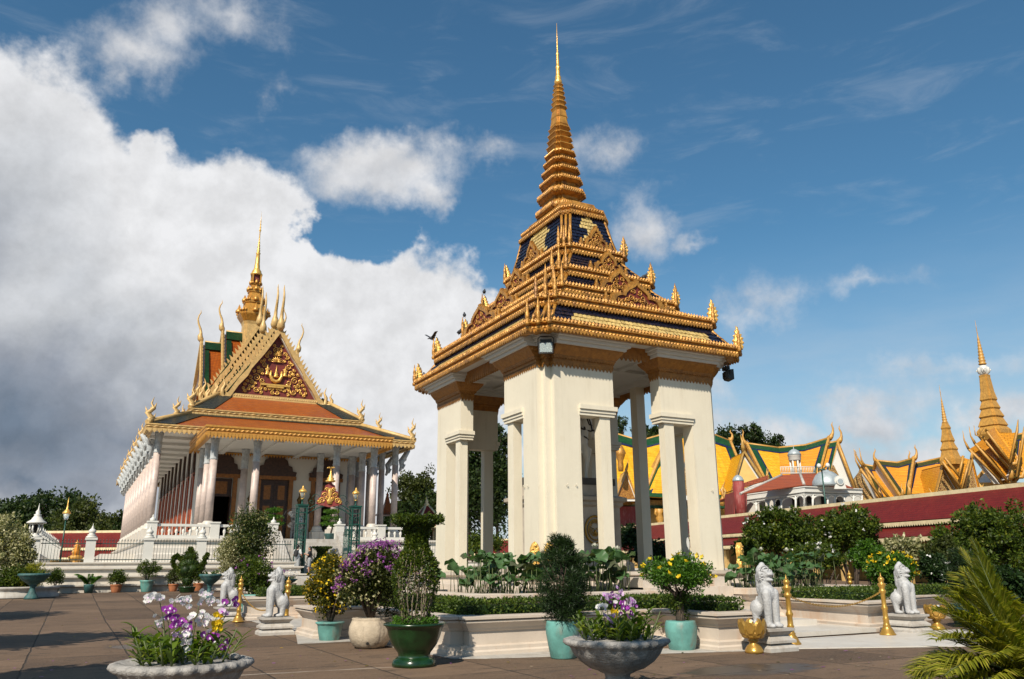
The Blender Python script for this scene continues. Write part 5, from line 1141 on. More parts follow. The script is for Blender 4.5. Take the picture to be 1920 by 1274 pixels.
for i in range(3): g.slab(A[i], A[i+1], B[i+1], B[i], .1); g.slab(C_[i+1], C_[i], B[i]+fh*2, B[i+1]+fh*2, .1)
g.build('hipped_roof', M['brick'], ip)
for p, q in ((A[1], B[1]), (A[0], B[0])): g = MB(); g.tube([p+uz*.1, q+uz*.1], .16, 5); g.build('roof_hip', M['plinth'], ip)
g = MB(); P = pth([(1374, 921), (1440, 900), (1462, 894), (1466, 898), (1400, 915)], 91); g.ext([(0, 0), (1, 0), (1, 1), (0, 1)], P[0], P[1]-P[0], uz*.5, .1); g.slab(P[0], P[1], P[2]+fh*2, P[0]+fh*3, .1); g.build('rear_roof', M['brick'], ip)
# lookout deck and cupola
c = far(1493, 890, 88.5)
g = MB()
for a in np.linspace(-1.85, 1.85, 22): g.tube([c+rh*a-fh*.6, c+rh*a-fh*.6+uz*.75], .03, 4)
for z in (.08, .75): g.tube([c-rh*1.85-fh*.6+uz*z, c+rh*1.85-fh*.6+uz*z], .05, 5)
g.build('deck_railing', M['white'], ip)
g = MB()
for k in range(6): a = k*PI/3+.3; q = c+Vector((math.cos(a), math.sin(a), 0))*.5; g.tube([q-uz*.2, q+uz*1.55], .09, 8)
g.lathe([(.62, 1.5), (.66, 1.55), (.66, 1.95), (.72, 2.0), (.72, 2.08)], 16, c); g.build('cupola_columns', M['white'], ip)
g = MB(); g.lathe([(.74, 2.06), (.66, 2.3), (.5, 2.55), (.25, 2.72), (.05, 2.78), (.03, 3.0), (.01, 3.9)], 16, c); g.build('cupola_dome', M['zinc'], ip)
# grey mansard dome with clock gable, and little tower dome
c = far(1551, 912, 85); g = MB(); g.lathe([(1.5, 0), (1.55, .1), (1.42, .55), (1.1, 1.1), (.75, 1.42), (.38, 1.55), (.35, 1.65), (.1, 1.72)], 24, c, rip=.02, ripn=12); g.build('grey_dome', M['zinc'], ip)
c = far(1575, 903, 83.5); g = MB(); g.lathe([(.36, -.12), (.42, 0), (.36, .12)], 18, (0, 0, 0)); me_ = g; o = g.build('clock_ring', M['white'], ip, c); o.rotation_euler = (PI/2, 0, -AZ)
g = MB(); g.lathe([(.28, -.14), (.28, .14)], 18); o = g.build('clock_face', M['zinc'], ip, c); o.rotation_euler = (PI/2, 0, -AZ)
g = MB(); g.ext([(-.62, -.75), (.62, -.75), (.5, -.3), (.55, .1), (.35, .5), (0, .62), (-.35, .5), (-.55, .1), (-.5, -.3)], c+fh*.15, rh, uz, .2); g.build('clock_gable', M['white'], ip)
c = far(1384, 903, 90); g = MB(); g.lathe([(.62, 0), (.6, .15), (.5, .4), (.3, .6), (.05, .72)], 16, c); g.build('tower_dome', M['zinc'], ip); g = MB(); g.lathe([(.6, -4.5), (.6, -.02)], 16, c); g.build('round_tower', M['pink'], ip)
block(ip, 'rose_wall', 1376, 922, 1400, 985, 90.5, 4, 'pink')
lpst = thing('lamp_post', 'slim dark post with white globe lamps in front of the grey dome', 'lamp post', far(1555, 1010, 78)); k = 78/1590
g = MB(); g.tube([(0, 0, 0), (0, 0, far(1552, 882, 78).z-lpst.location.z)], [.09, .06], 8); g.build('post', M['iron'], lpst); zt = far(1552, 882, 78).z-lpst.location.z
g = MB(); g.lathe([(.4, 0), (.34, .08), (.1, .12)], 10, (0, 0, zt)); g.tube([(0, 0, zt), tuple(rh*.45+uz*(zt+.35))], .06, 6); g.build('bracket', M['iron'], lpst)
for dx, dz in ((-.22, .4), (.62, .45)): g = MB(); g.lathe([(.02, -.25), (.2, -.12), (.22, .02), (.14, .2), (.02, .26)], 12, tuple(rh*dx+uz*(zt+dz))); g.build('globe', M['white'], lpst)
# ------------------------------------------------------------------ planters, hedges, pools
def planter(poly, label, h=.66, group='stone planters round the pavilion'):
    t = thing('stone_planter', label, 'planter', (0, 0, 0), 0, group); g = MB()
    inn = offs(poly, -.28)
    R = [(.10, 0), (.10, .07), (.07, .10), (.07, .155), (-.02, .18), (-.02, .40), (.01, .42), (.03, .46), (.10, .53), (.13, .555), (.13, .585), (.10, .60), (.16, .61), (.16, h-.005), (.15, h)]
    g.loft([[(x, y, z) for x, y in offs(poly, d)] for d, z in R]+[[(x, y, h) for x, y in inn], [(x, y, h-.14) for x, y in inn]], 0, True, False); g.build('basin', M['stone'], t)
    g = MB(); g.add([(x, y, h-.1) for x, y in offs(poly, -.26)], [tuple(range(len(poly)))]); g.build('soil', M['soil'], t); return t
PA = [(6.05, 13.85), (6.3, 13.85), (6.3, 13.6), (10.55, 13.6), (10.55, 12.0), (11.75, 12.0), (11.75, 15.2), (7.75, 15.2), (7.75, 20.1), (4.95, 20.1), (4.95, 18.7), (6.05, 18.7)]
planter(PA, 'near stone planter wrapping the pavilion corner behind the turquoise pots')
PB = [(16.35, 13.5), (18.1, 13.75), (18.1, 14.9), (24.6, 16.0), (24.6, 17.9), (16.9, 17.2)]
planter(PB, 'stone planter between the two right hand lions behind the gold chain')
PCC = [(4.95, 26.3), (7.75, 26.3), (7.75, 31.4), (12, 31.4), (12, 33), (6.05, 33), (6.05, 27.7), (4.95, 27.7)]
planter(PCC, 'far left stone planter behind the two left hand lions')
def hedge(runs, label, seed, z0=.58, z1=.86):
    rng = np.random.default_rng(seed); V = []; F = []; k = 0; g = MB(); P = []; O = []
    for (x0, y0, x1, y1) in runs:
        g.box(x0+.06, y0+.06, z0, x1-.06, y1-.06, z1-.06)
        A = ((x1-x0)*(y1-y0), (x1-x0)*(z1-z0), (x1-x0)*(z1-z0), (y1-y0)*(z1-z0), (y1-y0)*(z1-z0)); n = int(sum(A)*1100); f = rng.choice(5, n, p=np.array(A)/sum(A)); a, b = rng.random(n), rng.random(n)
        x = np.where(f < 3, x0+(x1-x0)*a, np.where(f == 3, x0, x1)); y = np.where(f == 0, y0+(y1-y0)*b, np.where(f == 1, y0, np.where(f == 2, y1, y0+(y1-y0)*a))); z = np.where(f == 0, z1, z0+(z1-z0)*b)
        P.append(np.stack([x, y, z], 1)+rng.normal(size=(n, 3))*.022); nn = np.zeros((n, 3)); nn[f == 0, 2] = 1; nn[f == 1, 1] = -1; nn[f == 2, 1] = 1; nn[f == 3, 0] = -1; nn[f == 4, 0] = 1; O.append(nn)
    V, F = leafmesh(np.vstack(P), .052, rng, .6, .5, np.vstack(O)*.8)
    t = thing('clipped_hedge', label, 'hedge', (0, 0, 0), 0, 'clipped hedges in the stone planters'); npmesh('foliage', V, F, M['L_hedge'], t); g.build('inner_core', M['L_dark'], t)  # solid boxes in the dark leaf colour fill the hedge
hedge([(6.45, 14.05, 11.45, 14.75), (10.85, 12.35, 11.5, 14.1), (6.45, 14.7, 7.2, 19.7), (5.3, 19.0, 6.5, 19.75)], 'clipped hedge in the near planter behind the conifer and the allamanda', 1)
hedge([(16.75, 13.95, 17.75, 16.6), (17.7, 15.35, 24.2, 16.1)], 'clipped hedge in the planter behind the gold chain', 2)
hedge([(5.3, 26.7, 6.5, 27.4), (6.4, 26.7, 7.2, 32.6)], 'clipped hedge behind the left hand lions', 3)
def pool(poly, label):
    t = thing('lotus_pool', label, 'pool', (0, 0, 0), 0, 'raised lotus pools round the pavilion'); g = MB(); inn = offs(poly, -.3)
    R = [(.1, 0), (.1, .2), (0, .28), (0, .58), (.04, .62), (.1, .72), (.14, .76), (.14, .90), (.13, .91)]
    g.loft([[(x, y, z) for x, y in offs(poly, d)] for d, z in R]+[[(x, y, .91) for x, y in inn], [(x, y, .6) for x, y in inn]], 0, True, False); g.build('basin', M['stone'], t)
    g = MB(); g.add([(x, y, .84) for x, y in offs(poly, -.28)], [tuple(range(len(poly)))]); g.build('water', M['water'], t)
PL1 = [(8.1, 17.1), (8.55, 17.1), (8.55, 16.6), (12.7, 16.6), (12.7, 18.45), (10.5, 18.45), (10.5, 21.5), (8.1, 21.5)]
PL2 = [(15.7, 16.6), (20.1, 16.6), (20.3, 17.1), (20.3, 21.5), (18.0, 21.5), (18.0, 18.45), (15.7, 18.45)]
PL3 = [(8.1, 24.3), (10.5, 24.3), (10.5, 27.4), (12.7, 27.4), (12.7, 29.2), (8.1, 29.2)]
pool(PL1, 'near lotus pool in front of the pavilion corner pier'); pool(PL2, 'right hand lotus pool behind the two right hand lions'); pool(PL3, 'far left lotus pool mostly behind the topiary vase')
# lotus: round cupped leaves on tall stalks, each leaf a part of its clump
def lotusleaf(seed, old=False):
    rng = random.Random(seed); n = 20; rings = []; ph = rng.random()*6
    for r, z in ((.016, -.024), (.07, -.012), (.13, .0), (.19, .01)):
        rings.append([(r*(1+.05*math.sin(3*2*PI*i/n+ph)+.03*math.sin(7*2*PI*i/n))*math.cos(2*PI*i/n), r*(1+.05*math.sin(3*2*PI*i/n+ph))*math.sin(2*PI*i/n), z+(r/.19)**2*(.05*math.sin(2*2*PI*i/n+ph)+.03*math.sin(5*2*PI*i/n+ph*2))-(.06*(r/.19)**2 if old else 0)) for i in range(n)])
    g = MB(); g.loft(rings, 0, True, False, True); return g
LL = []
def inside(p, poly):
    c = False
    for i in range(len(poly)):
        a, b = poly[i-1], poly[i]
        if (a[1] > p[1]) != (b[1] > p[1]) and p[0] < (b[0]-a[0])*(p[1]-a[1])/(b[1]-a[1])+a[0]: c = not c
    return c
LN = 0
def lotus_clump(cx, cy, n, label, poly, zlo, zhi, spread, seed, flowers=0, tall=0.):
    global LN
    rng = random.Random(seed); t = thing('lotus_plant', label, 'lotus plant', (cx, cy, .84), 0, 'lotus plants standing in the pools'); g = MB(); pin = offs(poly, -.35)
    n = int(n*1.9)
    for k in range(int(n*1.7)):
        for _ in range(30):
            x, y = cx+rng.uniform(-1, 1)*spread, cy+rng.uniform(-1, 1)*spread*.8
            if inside((x, y), pin): break
        else: continue
        z = zlo+(zhi-zlo)*rng.random()**.8; dx, dy = rng.gauss(0, .06), rng.gauss(0, .06); b = Vector((x-cx, y-cy, 0)); e = b+Vector((dx, dy, z-.84))
        if k < n:
            g.tube([b, b+(e-b)*.5+Vector((dx*.4, dy*.4, 0)), e], [.010, .009, .007], 4); LN += 1; s = rng.uniform(.6, 1.1)*(.8 if z < 1.15 else 1)
            rot = (rng.gauss(-.12, .38), rng.gauss(0, .35), rng.random()*6.28)
            i = rng.randrange(5)
            if len(LL) <= 4:
                while len(LL) < 5: LL.append(lotusleaf(len(LL), len(LL) == 4).build('leaf', M['lotusold'] if len(LL) == 4 else M['lotusleaf'], t, e, recalc=False)); LL[-1].rotation_euler = rot
                continue
            part_copy(LL[i if rng.random() > .2 else 0], t, e, rot, s)
        else: g.tube([b, b+Vector((dx, dy, rng.uniform(.12, .5)))], [.008, .005], 4)
    tag(g.build('stem', M['stem'], t), kind='stuff')
    for k in range(flowers):
        x, y = rng.uniform(-.6, .6)*spread, rng.uniform(-.6, .6)*spread; z = zhi-.84+rng.uniform(.0, .14); q = MB()
        for r_, tilt, m in ((0, .25, 5), (0, .6, 6), (0, .95, 7)):
            for j in range(m):
                a = j*2*PI/m+tilt*3; d = Vector((math.cos(a)*math.sin(tilt), math.sin(a)*math.sin(tilt), math.cos(tilt))); s = Vector((-math.sin(a), math.cos(a), 0)); q.add([d*.01, d*.07+s*.03, d*.13, d*.07-s*.03], [(0, 1, 2, 3)], 0)
        q.build('blossom', M['lotuspetal'], t, (x, y, z), recalc=False)
for k, (x, y, n, sp, fl, lo, hi) in enumerate(((8.7, 18.2, 15, .7, 0, 1.1, 1.8), (9.1, 17.3, 16, .7, 0, 1.1, 1.75), (9.9, 17.3, 15, .7, 0, 1.15, 1.8), (10.7, 17.4, 13, .6, 0, 1.2, 1.85), (11.6, 17.4, 14, .6, 1, 1.2, 1.85), (12.2, 17.5, 14, .5, 1, 1.15, 1.8), (9.2, 20.0, 12, .8, 0, 1.2, 1.8))):
    lotus_clump(x, y, n, ['lotus plant at the left end of the near pool beside the topiary vase', 'lotus plant in front of the far left pier base', 'lotus plant low before the left face of the corner pier', 'lotus plant beside the gilded leaf stones', 'lotus plant right of the conifer with one pale bud', 'lotus plant at the right end of the near pool with one pale bud', 'lotus plant at the back of the near pool along its left side'][k], PL1, lo, hi, sp, 40+k, fl)
for k, (x, y, n, sp, fl) in enumerate(((16.4, 17.4, 14, .6, 0), (17.3, 17.5, 14, .6, 0), (18.3, 17.5, 14, .7, 1), (19.2, 17.7, 13, .6, 1), (19.5, 19.0, 13, .8, 1))):
    lotus_clump(x, y, n, ['lotus plant at the left end of the right pool beside the right pier', 'lotus plant above the left one of the two right hand lions', 'lotus plant with a white flower in the middle of the right pool', 'lotus plant at the right end of the right pool', 'lotus plant at the back of the right pool'][k], PL2, 1.05, 1.8, sp, 60+k, fl)
for k, (x, y) in enumerate(((8.9, 25.2), (9.2, 27.8))): lotus_clump(x, y, 13, ['lotus plant just left of the topiary vase top in the far pool', 'lotus plant at the back of the far left pool'][k], PL3, 1.2, 1.95, .8, 80+k, 0)

# ------------------------------------------------------------------ smooth carved bodies
def carve(prims, voxel, it=8, name='body'):
    """continuous surface grown round ellipsoids ('e', centre, radii, euler) and tapered limbs ('c', p0, r0, p1, r1)"""
    bm = bmesh.new()
    for p in prims:
        if p[0] == 'e':
            Mx = Matrix.Translation(p[1]) @ (Matrix.Rotation(p[3][1], 4, 'Y') @ Matrix.Rotation(p[3][0], 4, 'X') if len(p) > 3 else Matrix.Identity(4)) @ Matrix.Diagonal((*p[2], 1)); bmesh.ops.create_uvsphere(bm, u_segments=18, v_segments=12, radius=1, matrix=Mx)
        else:
            a, ra, b, rb = Vector(p[1]), p[2], Vector(p[3]), p[4]; d = b-a; q = d.to_track_quat('Z', 'Y').to_matrix().to_4x4()
            bmesh.ops.create_cone(bm, cap_ends=True, segments=14, radius1=ra, radius2=rb, depth=d.length, matrix=Matrix.Translation((a+b)/2) @ q)
            for c, r in ((a, ra), (b, rb)): bmesh.ops.create_uvsphere(bm, u_segments=14, v_segments=10, radius=r, matrix=Matrix.Translation(c))
    me = bpy.data.meshes.new(name); bm.to_mesh(me); bm.free(); o = bpy.data.objects.new(name, me); COL.objects.link(o)
    md = o.modifiers.new('r', 'REMESH'); md.mode = 'VOXEL'; md.voxel_size = voxel; md2 = o.modifiers.new('s', 'SMOOTH'); md2.factor = .5; md2.iterations = it
    dg = bpy.context.evaluated_depsgraph_get(); dg.update(); m2 = bpy.data.meshes.new_from_object(o.evaluated_get(dg)); bpy.data.objects.remove(o); m2.polygons.foreach_set('use_smooth', np.ones(len(m2.polygons), bool)); m2.name = name; return m2
lion_me = carve([('e', (.10, 0, .64), (.15, .17, .19), (0, .15)), ('c', (.08, 0, .62), .16, (-.10, 0, .40), .14), ('e', (-.15, 0, .37), (.15, .17, .16))]+
    [q for s in (-1, 1) for q in (('c', (.16, s*.10, .66), .10, (.17, s*.10, .42), .085), ('c', (.17, s*.10, .42), .085, (.17, s*.10, .07), .072), ('e', (.22, s*.10, .045), (.11, .085, .05)), ('e', (-.13, s*.12, .36), (.155, .10, .17)), ('c', (-.14, s*.13, .28), .085, (-.13, s*.13, .06), .062), ('e', (-.07, s*.13, .04), (.11, .075, .045)),
        ('e', (.16, s*.065, 1.075), (.045, .04, .035)), ('e', (.05, s*.14, 1.03), (.05, .03, .07)))]+
    [('c', (.05, 0, .72), .135, (.05, 0, .92), .125), ('e', (.02, 0, .98), (.125, .155, .20), (0, -.1)), ('e', (-.01, 0, 1.08), (.11, .135, .15)), ('e', (.0, 0, 1.18), (.07, .07, .09)), ('c', (-.05, 0, .98), .12, (-.07, 0, .70), .10), ('e', (.10, 0, 1.02), (.12, .125, .115)),
     ('e', (.20, 0, 1.025), (.075, .085, .045)), ('e', (.245, 0, 1.05), (.03, .04, .03)), ('e', (.18, 0, .915), (.085, .075, .032)), ('e', (.12, 0, .93), (.07, .10, .05))]+[('c', (.19, s*.03, 1.115), .018, (.13, s*.11, 1.10), .018) for s in (-1, 1)], .013, 5, 'lion_body')
def mk_lion():
    t = thing('guardian_lion', '', 'lion statue', (0, 0, 0), 0, 'seated guardian lions at the pavilion entries'); lion_me.materials.append(M['lion']); link('lion_body', lion_me, t, (0, 0, .43))
    g = MB(); mould(g, rect(-.36, -.30, .36, .30), [(.07, 0), (.07, .07), (.05, .09), (-.03, .155), (.05, .16), (.05, .205), (.03, .22), (-.05, .29), (-.05, .30), (.02, .375), (.045, .38), (.045, .43)]); g.build('plinth', M['plinth'], t)
    g = MB()   # curled mane collar, brows and tail
    for k in range(26):
        a = -2.15+4.3*k/25; g.lathe([(.026, -.01), (.02, .015), (0, .022)], 6, (.065-.06*abs(math.cos(a))*.2, .150*math.sin(a), 1.43+.19*math.cos(a)))
        if k % 2: g.lathe([(.022, -.01), (.016, .015), (0, .02)], 6, (.11, .125*math.sin(a), 1.43+.155*math.cos(a)))
    g.build('mane_carving', M['lion'], t); g = MB(); g.tube([(-.27, 0, .62), (-.30, 0, .75), (-.24, 0, .92), (-.2, 0, 1.02)], [.045, .04, .035, .02], 8); g.build('tail', M['lion'], t); return t
lion0 = mk_lion()
LP = [((11.42, 11.67, 0), -PI/2, 'white stone lion on plinth beside the gold lotus urn, left of the right hand entry'), ((17.0, 13.0, 0), -PI/2, 'white stone lion farthest right, behind the right gold chain post'), ((4.35, 26.75, 0), PI, 'white stone lion farther back of the left pair, behind a gold post'), ((4.45, 20.5, 0), PI, 'white stone lion nearer of the left pair, left of the turquoise pot with yellow shrub')]
for k, (loc, rz, lb) in enumerate(LP):
    o = lion0 if k == 0 else dup(lion0, (0, 0, 0)); o.location = loc; o.rotation_euler = (0, 0, rz); o['label'] = lb; o.scale = (.91,)*3
p = at(1597, 1088, .7); dup(lion0, (24.9, 19.9, 0), 0, 'white stone lion seen from behind beyond the right lotus pool')
# gold chain posts and chains
def post_mesh():
    g = MB(); g.lathe([(.17, 0), (.17, .025), (.15, .04), (.11, .13), (.075, .17), (.085, .19), (.065, .22), (.06, .30), (.072, .32), (.055, .35), (.052, .50), (.07, .53), (.07, .56), (.05, .60), (.046, .83), (.06, .86), (.075, .88), (.075, .92), (.05, .95), (.06, .98), (.085, 1.03), (.085, 1.06), (.045, 1.08), (.06, 1.12), (.07, 1.155), (.045, 1.19), (.018, 1.21), (.012, 1.24), (.002, 1.30)], 18); return g
pp = thing('chain_post', '', 'post', (0, 0, 0), 0, 'turned gold chain posts'); post_mesh().build('shaft', M['rail'], pp)
CP = [((12.45, 12.1), 'turned gold post carrying the chain right of the lion with the lotus urn'), ((15.75, 12.55), 'turned gold post left of the farthest right lion'), ((4.45, 25.4), 'turned gold post standing before the farther left hand lion'), ((4.95, 21.6), 'turned gold post half hidden by the nearer left hand lion'), ((22.6, 19.2), 'small gold post beyond the right lotus pool')]
for k, (q, lb) in enumerate(CP):
    o = pp if k == 0 else dup(pp, (0, 0, 0)); o.location = (*q, .02); o['label'] = lb
def chain(a, b, sag, label):
    t = thing('gold_chain', label, 'chain', (0, 0, 0), 0, 'gold chains between the posts'); a, b = Vector(a), Vector(b); n = int((b-a).length/.045); g = MB()
    for i in range(n):
        f = i/n; f2 = (i+1.25)/n; P = lambda f: a+(b-a)*f-uz*sag*4*f*(1-f); p, q = P(f), P(f2); d = (q-p).normalized(); w = (d.cross(uz).normalized() if i % 2 else d.cross(d.cross(uz)).normalized())*.016
        g.tube([p, p+(q-p)*.25+w, p+(q-p)*.75+w, q, p+(q-p)*.75-w, p+(q-p)*.25-w, p], .0065, 4, c=False)
    g.build('links', M['rail'], t)
chain((12.48, 12.1, .90), (15.72, 12.55, .92), .25, 'gold chain hanging across the right hand entry'); chain((4.45, 25.4, .90), (4.95, 21.6, .92), .5, 'gold chain drooping across the left hand entry')
# gold lotus urns
def lotus_urn(loc, label):
    t = thing('lotus_urn', label, 'urn', loc, 0, 'gold lotus urns beside the right hand lions'); t.scale = (.82, .82, .92)
    g = MB(); g.lathe([(.19, 0), (.2, .03), (.19, .06), (.15, .12), (.09, .17), (.085, .2), (.12, .22), (.12, .235), (.10, .25), (.16, .28), (.235, .36), (.25, .44), (.23, .5), (.2, .52), (.17, .47)], 24); g.build('bowl', M['rail'], t)
    pm = None
    for m, z, h, r, w, ph in ((10, .27, .17, .19, .085, 0), (9, .33, .29, .235, .10, .3)):
        g = MB(); out = [(-.5, 0), (-1, .35), (-.95, .65), (-.45, .92), (0, 1.0), (.45, .92), (.95, .65), (1, .35), (.5, 0)]
        def pt(a, b, o): rr = r+.045*math.sin(b*PI*.75)+o; ang = a*w/r; return (rr*math.cos(ang), rr*math.sin(ang), b*h)
        g.loft([[pt(a, b, -.012) for a, b in out], [pt(a, b, .012) for a, b in out], [pt(a*.6, .12+b*.72, .026) for a, b in out]]); o = g.build('petal', M['rail'], t, (0, 0, z)); o.rotation_euler = (0, 0, ph)
        for k in range(1, m): part_copy(o, t, (0, 0, z), (0, 0, ph+k*2*PI/m))
    g = MB(); rng = random.Random(4)
    for k in range(14): a = rng.random()*6.28; r = rng.random()*.14; g.lathe([(.035, -.02), (.045, .01), (.02, .04), (0, .045)], 7, (r*math.cos(a), r*math.sin(a), .53+rng.random()*.04))
    g.build('pebbles', M['lion'], t)
lotus_urn((10.85, 11.45, 0), 'gold lotus shaped urn on the ground left of the near right hand lion'); lotus_urn((18.05, 13.0, 0), 'gold lotus shaped urn right of the farthest right lion')
# ------------------------------------------------------------------ equestrian statue
HS = (13.87, 22.6)
eq = thing('equestrian_statue', 'cream painted horse and rider statue on a marble pedestal inside the pavilion', 'statue', (*HS, 1.34))
g = MB(); mould(g, rect(-1.55, -.75, 1.55, .75), [(.3, 0), (.3, .22), (.2, .28), (.2, .4), (.02, .48), (.02, 1.95), (.1, 2.02), (.1, 2.1), (.2, 2.16), (.2, 2.26), (.02, 2.32), (-.1, 2.34), (-.1, 2.66)]); g.build('pedestal', M['pedestal'], eq)
g = MB(); g.box(-1.5, -.68, 2.66, 1.5, .68, 2.88); g.build('base_slab', M['slate'], eq)
# gilt lion-mask medallion
g = MB(); c = Vector((.58, -.80, 1.25)); P = [c+Vector((.36*math.cos(a), 0, .42*math.sin(a))) for a in np.linspace(0, 2*PI, 33)]; g.tube(P, .035, 6, c=False)
g.tube([c+Vector((.26*math.cos(a), 0, .31*math.sin(a))) for a in np.linspace(0, 2*PI, 29)], .02, 5, c=False)
for k in range(18): a = k*PI/9; spiral(g, c+Vector((.2*math.cos(a), -.0, .05+.2*math.sin(a))), (1, 0, 0), (0, 0, 1), .06, 1.2, .015)
for x in (-.07, .07): g.lathe([(.03, -.02), (.03, .02)], 8, (c.x+x, c.y, c.z+.03))
g.lathe([(.05, -.06), (.03, .08)], 8, (c.x, c.y, c.z-.08)); g.tube([c+Vector((x, 0, -.17-.02*math.cos(x*20))) for x in (-.1, -.05, 0, .05, .1)], .014, 5); g.build('medallion', M['rail'], eq)
Z = 2.88
horse_me = carve([('e', (-.05, 0, Z+1.28), (.62, .30, .33)), ('e', (-.52, 0, Z+1.32), (.34, .30, .34)), ('e', (.42, 0, Z+1.30), (.30, .27, .36)), ('c', (.50, 0, Z+1.45), .24, (.70, 0, Z+1.95), .14), ('c', (.62, 0, Z+1.75), .17, (.74, 0, Z+2.12), .115), ('c', (.76, 0, Z+2.12), .13, (.93, 0, Z+1.58), .08), ('e', (.80, 0, Z+2.02), (.15, .10, .17)), ('e', (.95, 0, Z+1.54), (.09, .075, .09)),
    ('c', (.70, .06, Z+2.2), .035, (.71, .075, Z+2.34), .012), ('c', (.70, -.06, Z+2.2), .035, (.71, -.075, Z+2.34), .012),
    ('c', (.50, -.15, Z+1.15), .14, (.62, -.15, Z+.72), .085), ('c', (.50, .15, Z+1.2), .14, (.80, .15, Z+1.12), .10), ('c', (.80, .15, Z+1.12), .085, (.93, .15, Z+1.08), .075), ('c', (.93, .15, Z+1.08), .07, (.86, .15, Z+.70), .05), ('e', (.80, .15, Z+.62), (.085, .06, .06)),
    ('c', (.62, -.15, Z+.72), .075, (.55, -.15, Z+.14), .05), ('e', (.58, -.15, Z+.06), (.09, .07, .07)),
    ('c', (-.58, -.16, Z+1.2), .19, (-.48, -.16, Z+.80), .13), ('c', (-.48, -.16, Z+.80), .10, (-.74, -.16, Z+.50), .07), ('c', (-.74, -.16, Z+.50), .06, (-.68, -.16, Z+.12), .048), ('e', (-.65, -.16, Z+.06), (.09, .07, .07)),
    ('c', (-.60, .16, Z+1.2), .19, (-.62, .16, Z+.80), .13), ('c', (-.62, .16, Z+.80), .10, (-.92, .16, Z+.50), .07), ('c', (-.92, .16, Z+.50), .06, (-.92, .16, Z+.12), .048), ('e', (-.89, .16, Z+.06), (.09, .07, .07)),
    ('c', (-.84, 0, Z+1.42), .07, (-1.02, 0, Z+1.15), .09), ('c', (-1.02, 0, Z+1.15), .09, (-1.04, 0, Z+.65), .04)], .026, 6, 'horse')
horse_me.materials.append(M['horse']); link('horse', horse_me, eq, (.17, 0, -.05))
g = MB(); 
for s in (-1, 1): g.tube([(.70, s*.12, Z+2.22), (.82, s*.125, Z+1.95), (.90, s*.10, Z+1.68), (.80, s*.13, Z+1.66), (.40, s*.2, Z+1.72), (.22, s*.12, Z+1.85)], .026, 5); g.tube([(.66, s*.14, Z+2.14), (.74, s*.14, Z+1.9), (.88, s*.11, Z+1.86)], .026, 5); g.tube([(.3, s*.27, Z+1.5), (.55, s*.24, Z+1.42), (.70, s*.12, Z+1.38), (.72, 0, Z+1.37)], .026, 5); g.tube([(.52, s*.18, Z+1.78), (.68, s*.12, Z+1.62), (.72, 0, Z+1.56)], .028, 5)
g.tube([(.86, .11, Z+1.70), (1.02, .06, Z+1.72), (1.02, -.06, Z+1.72), (.86, -.11, Z+1.70)], .026, 5)
g.build('harness', M['leather'], eq, (.17, 0, -.05))
g = MB(); rng = random.Random(8)
for k in range(16): f = k/15; b = Vector((.68-.24*f, 0, Z+2.26-.62*f)); g.tube([b, b+Vector((-.09, rng.uniform(-.08, .08), -.06)), b+Vector((-.10, rng.uniform(-.14, .14), -.22))], [.05, .045, .008], 5)
g.build('mane', M['horse'], eq, (.17, 0, -.05))
rider_me = carve([('e', (-.02, 0, Z+1.68), (.19, .20, .15)), ('c', (-.02, 0, Z+1.7), .17, (.0, 0, Z+2.12), .19), ('e', (.0, 0, Z+2.15), (.14, .23, .12)), ('c', (.0, 0, Z+2.2), .07, (.02, 0, Z+2.36), .06), ('e', (.03, 0, Z+2.46), (.105, .085, .13)), ('e', (.13, 0, Z+2.45), (.03, .02, .03)), ('e', (.10, 0, Z+2.39), (.03, .035, .02)), ('e', (.02, .09, Z+2.46), (.025, .015, .035)), ('e', (.02, -.09, Z+2.46), (.025, .015, .035))]+
    [q for s in (-1, 1) for q in (('c', (0, s*.13, Z+1.66), .12, (.30, s*.33, Z+1.42), .09), ('c', (.30, s*.33, Z+1.42), .085, (.16, s*.36, Z+.95), .06), ('c', (.16, s*.36, Z+.92), .05, (.34, s*.36, Z+.90), .04), ('c', (0, s*.22, Z+2.14), .085, (.04, s*.32, Z+1.86), .065), ('c', (.04, s*.32, Z+1.86), .06, (.30, s*.12, Z+1.84), .045), ('e', (.34, s*.10, Z+1.84), (.06, .035, .05)))], .024, 4, 'rider')
rider_me.materials.append(M['horse']); link('rider', rider_me, eq, (.17, 0, -.05))
g = MB(); g.lathe([(.10, 2.5), (.13, 2.54), (.10, 2.6), (.12, 2.66), (.04, 2.74), (.06, 2.8), (.01, 2.9)], 14, (.02, 0, Z)); g.build('hat', M['horse'], eq, (.17, 0, -.05))
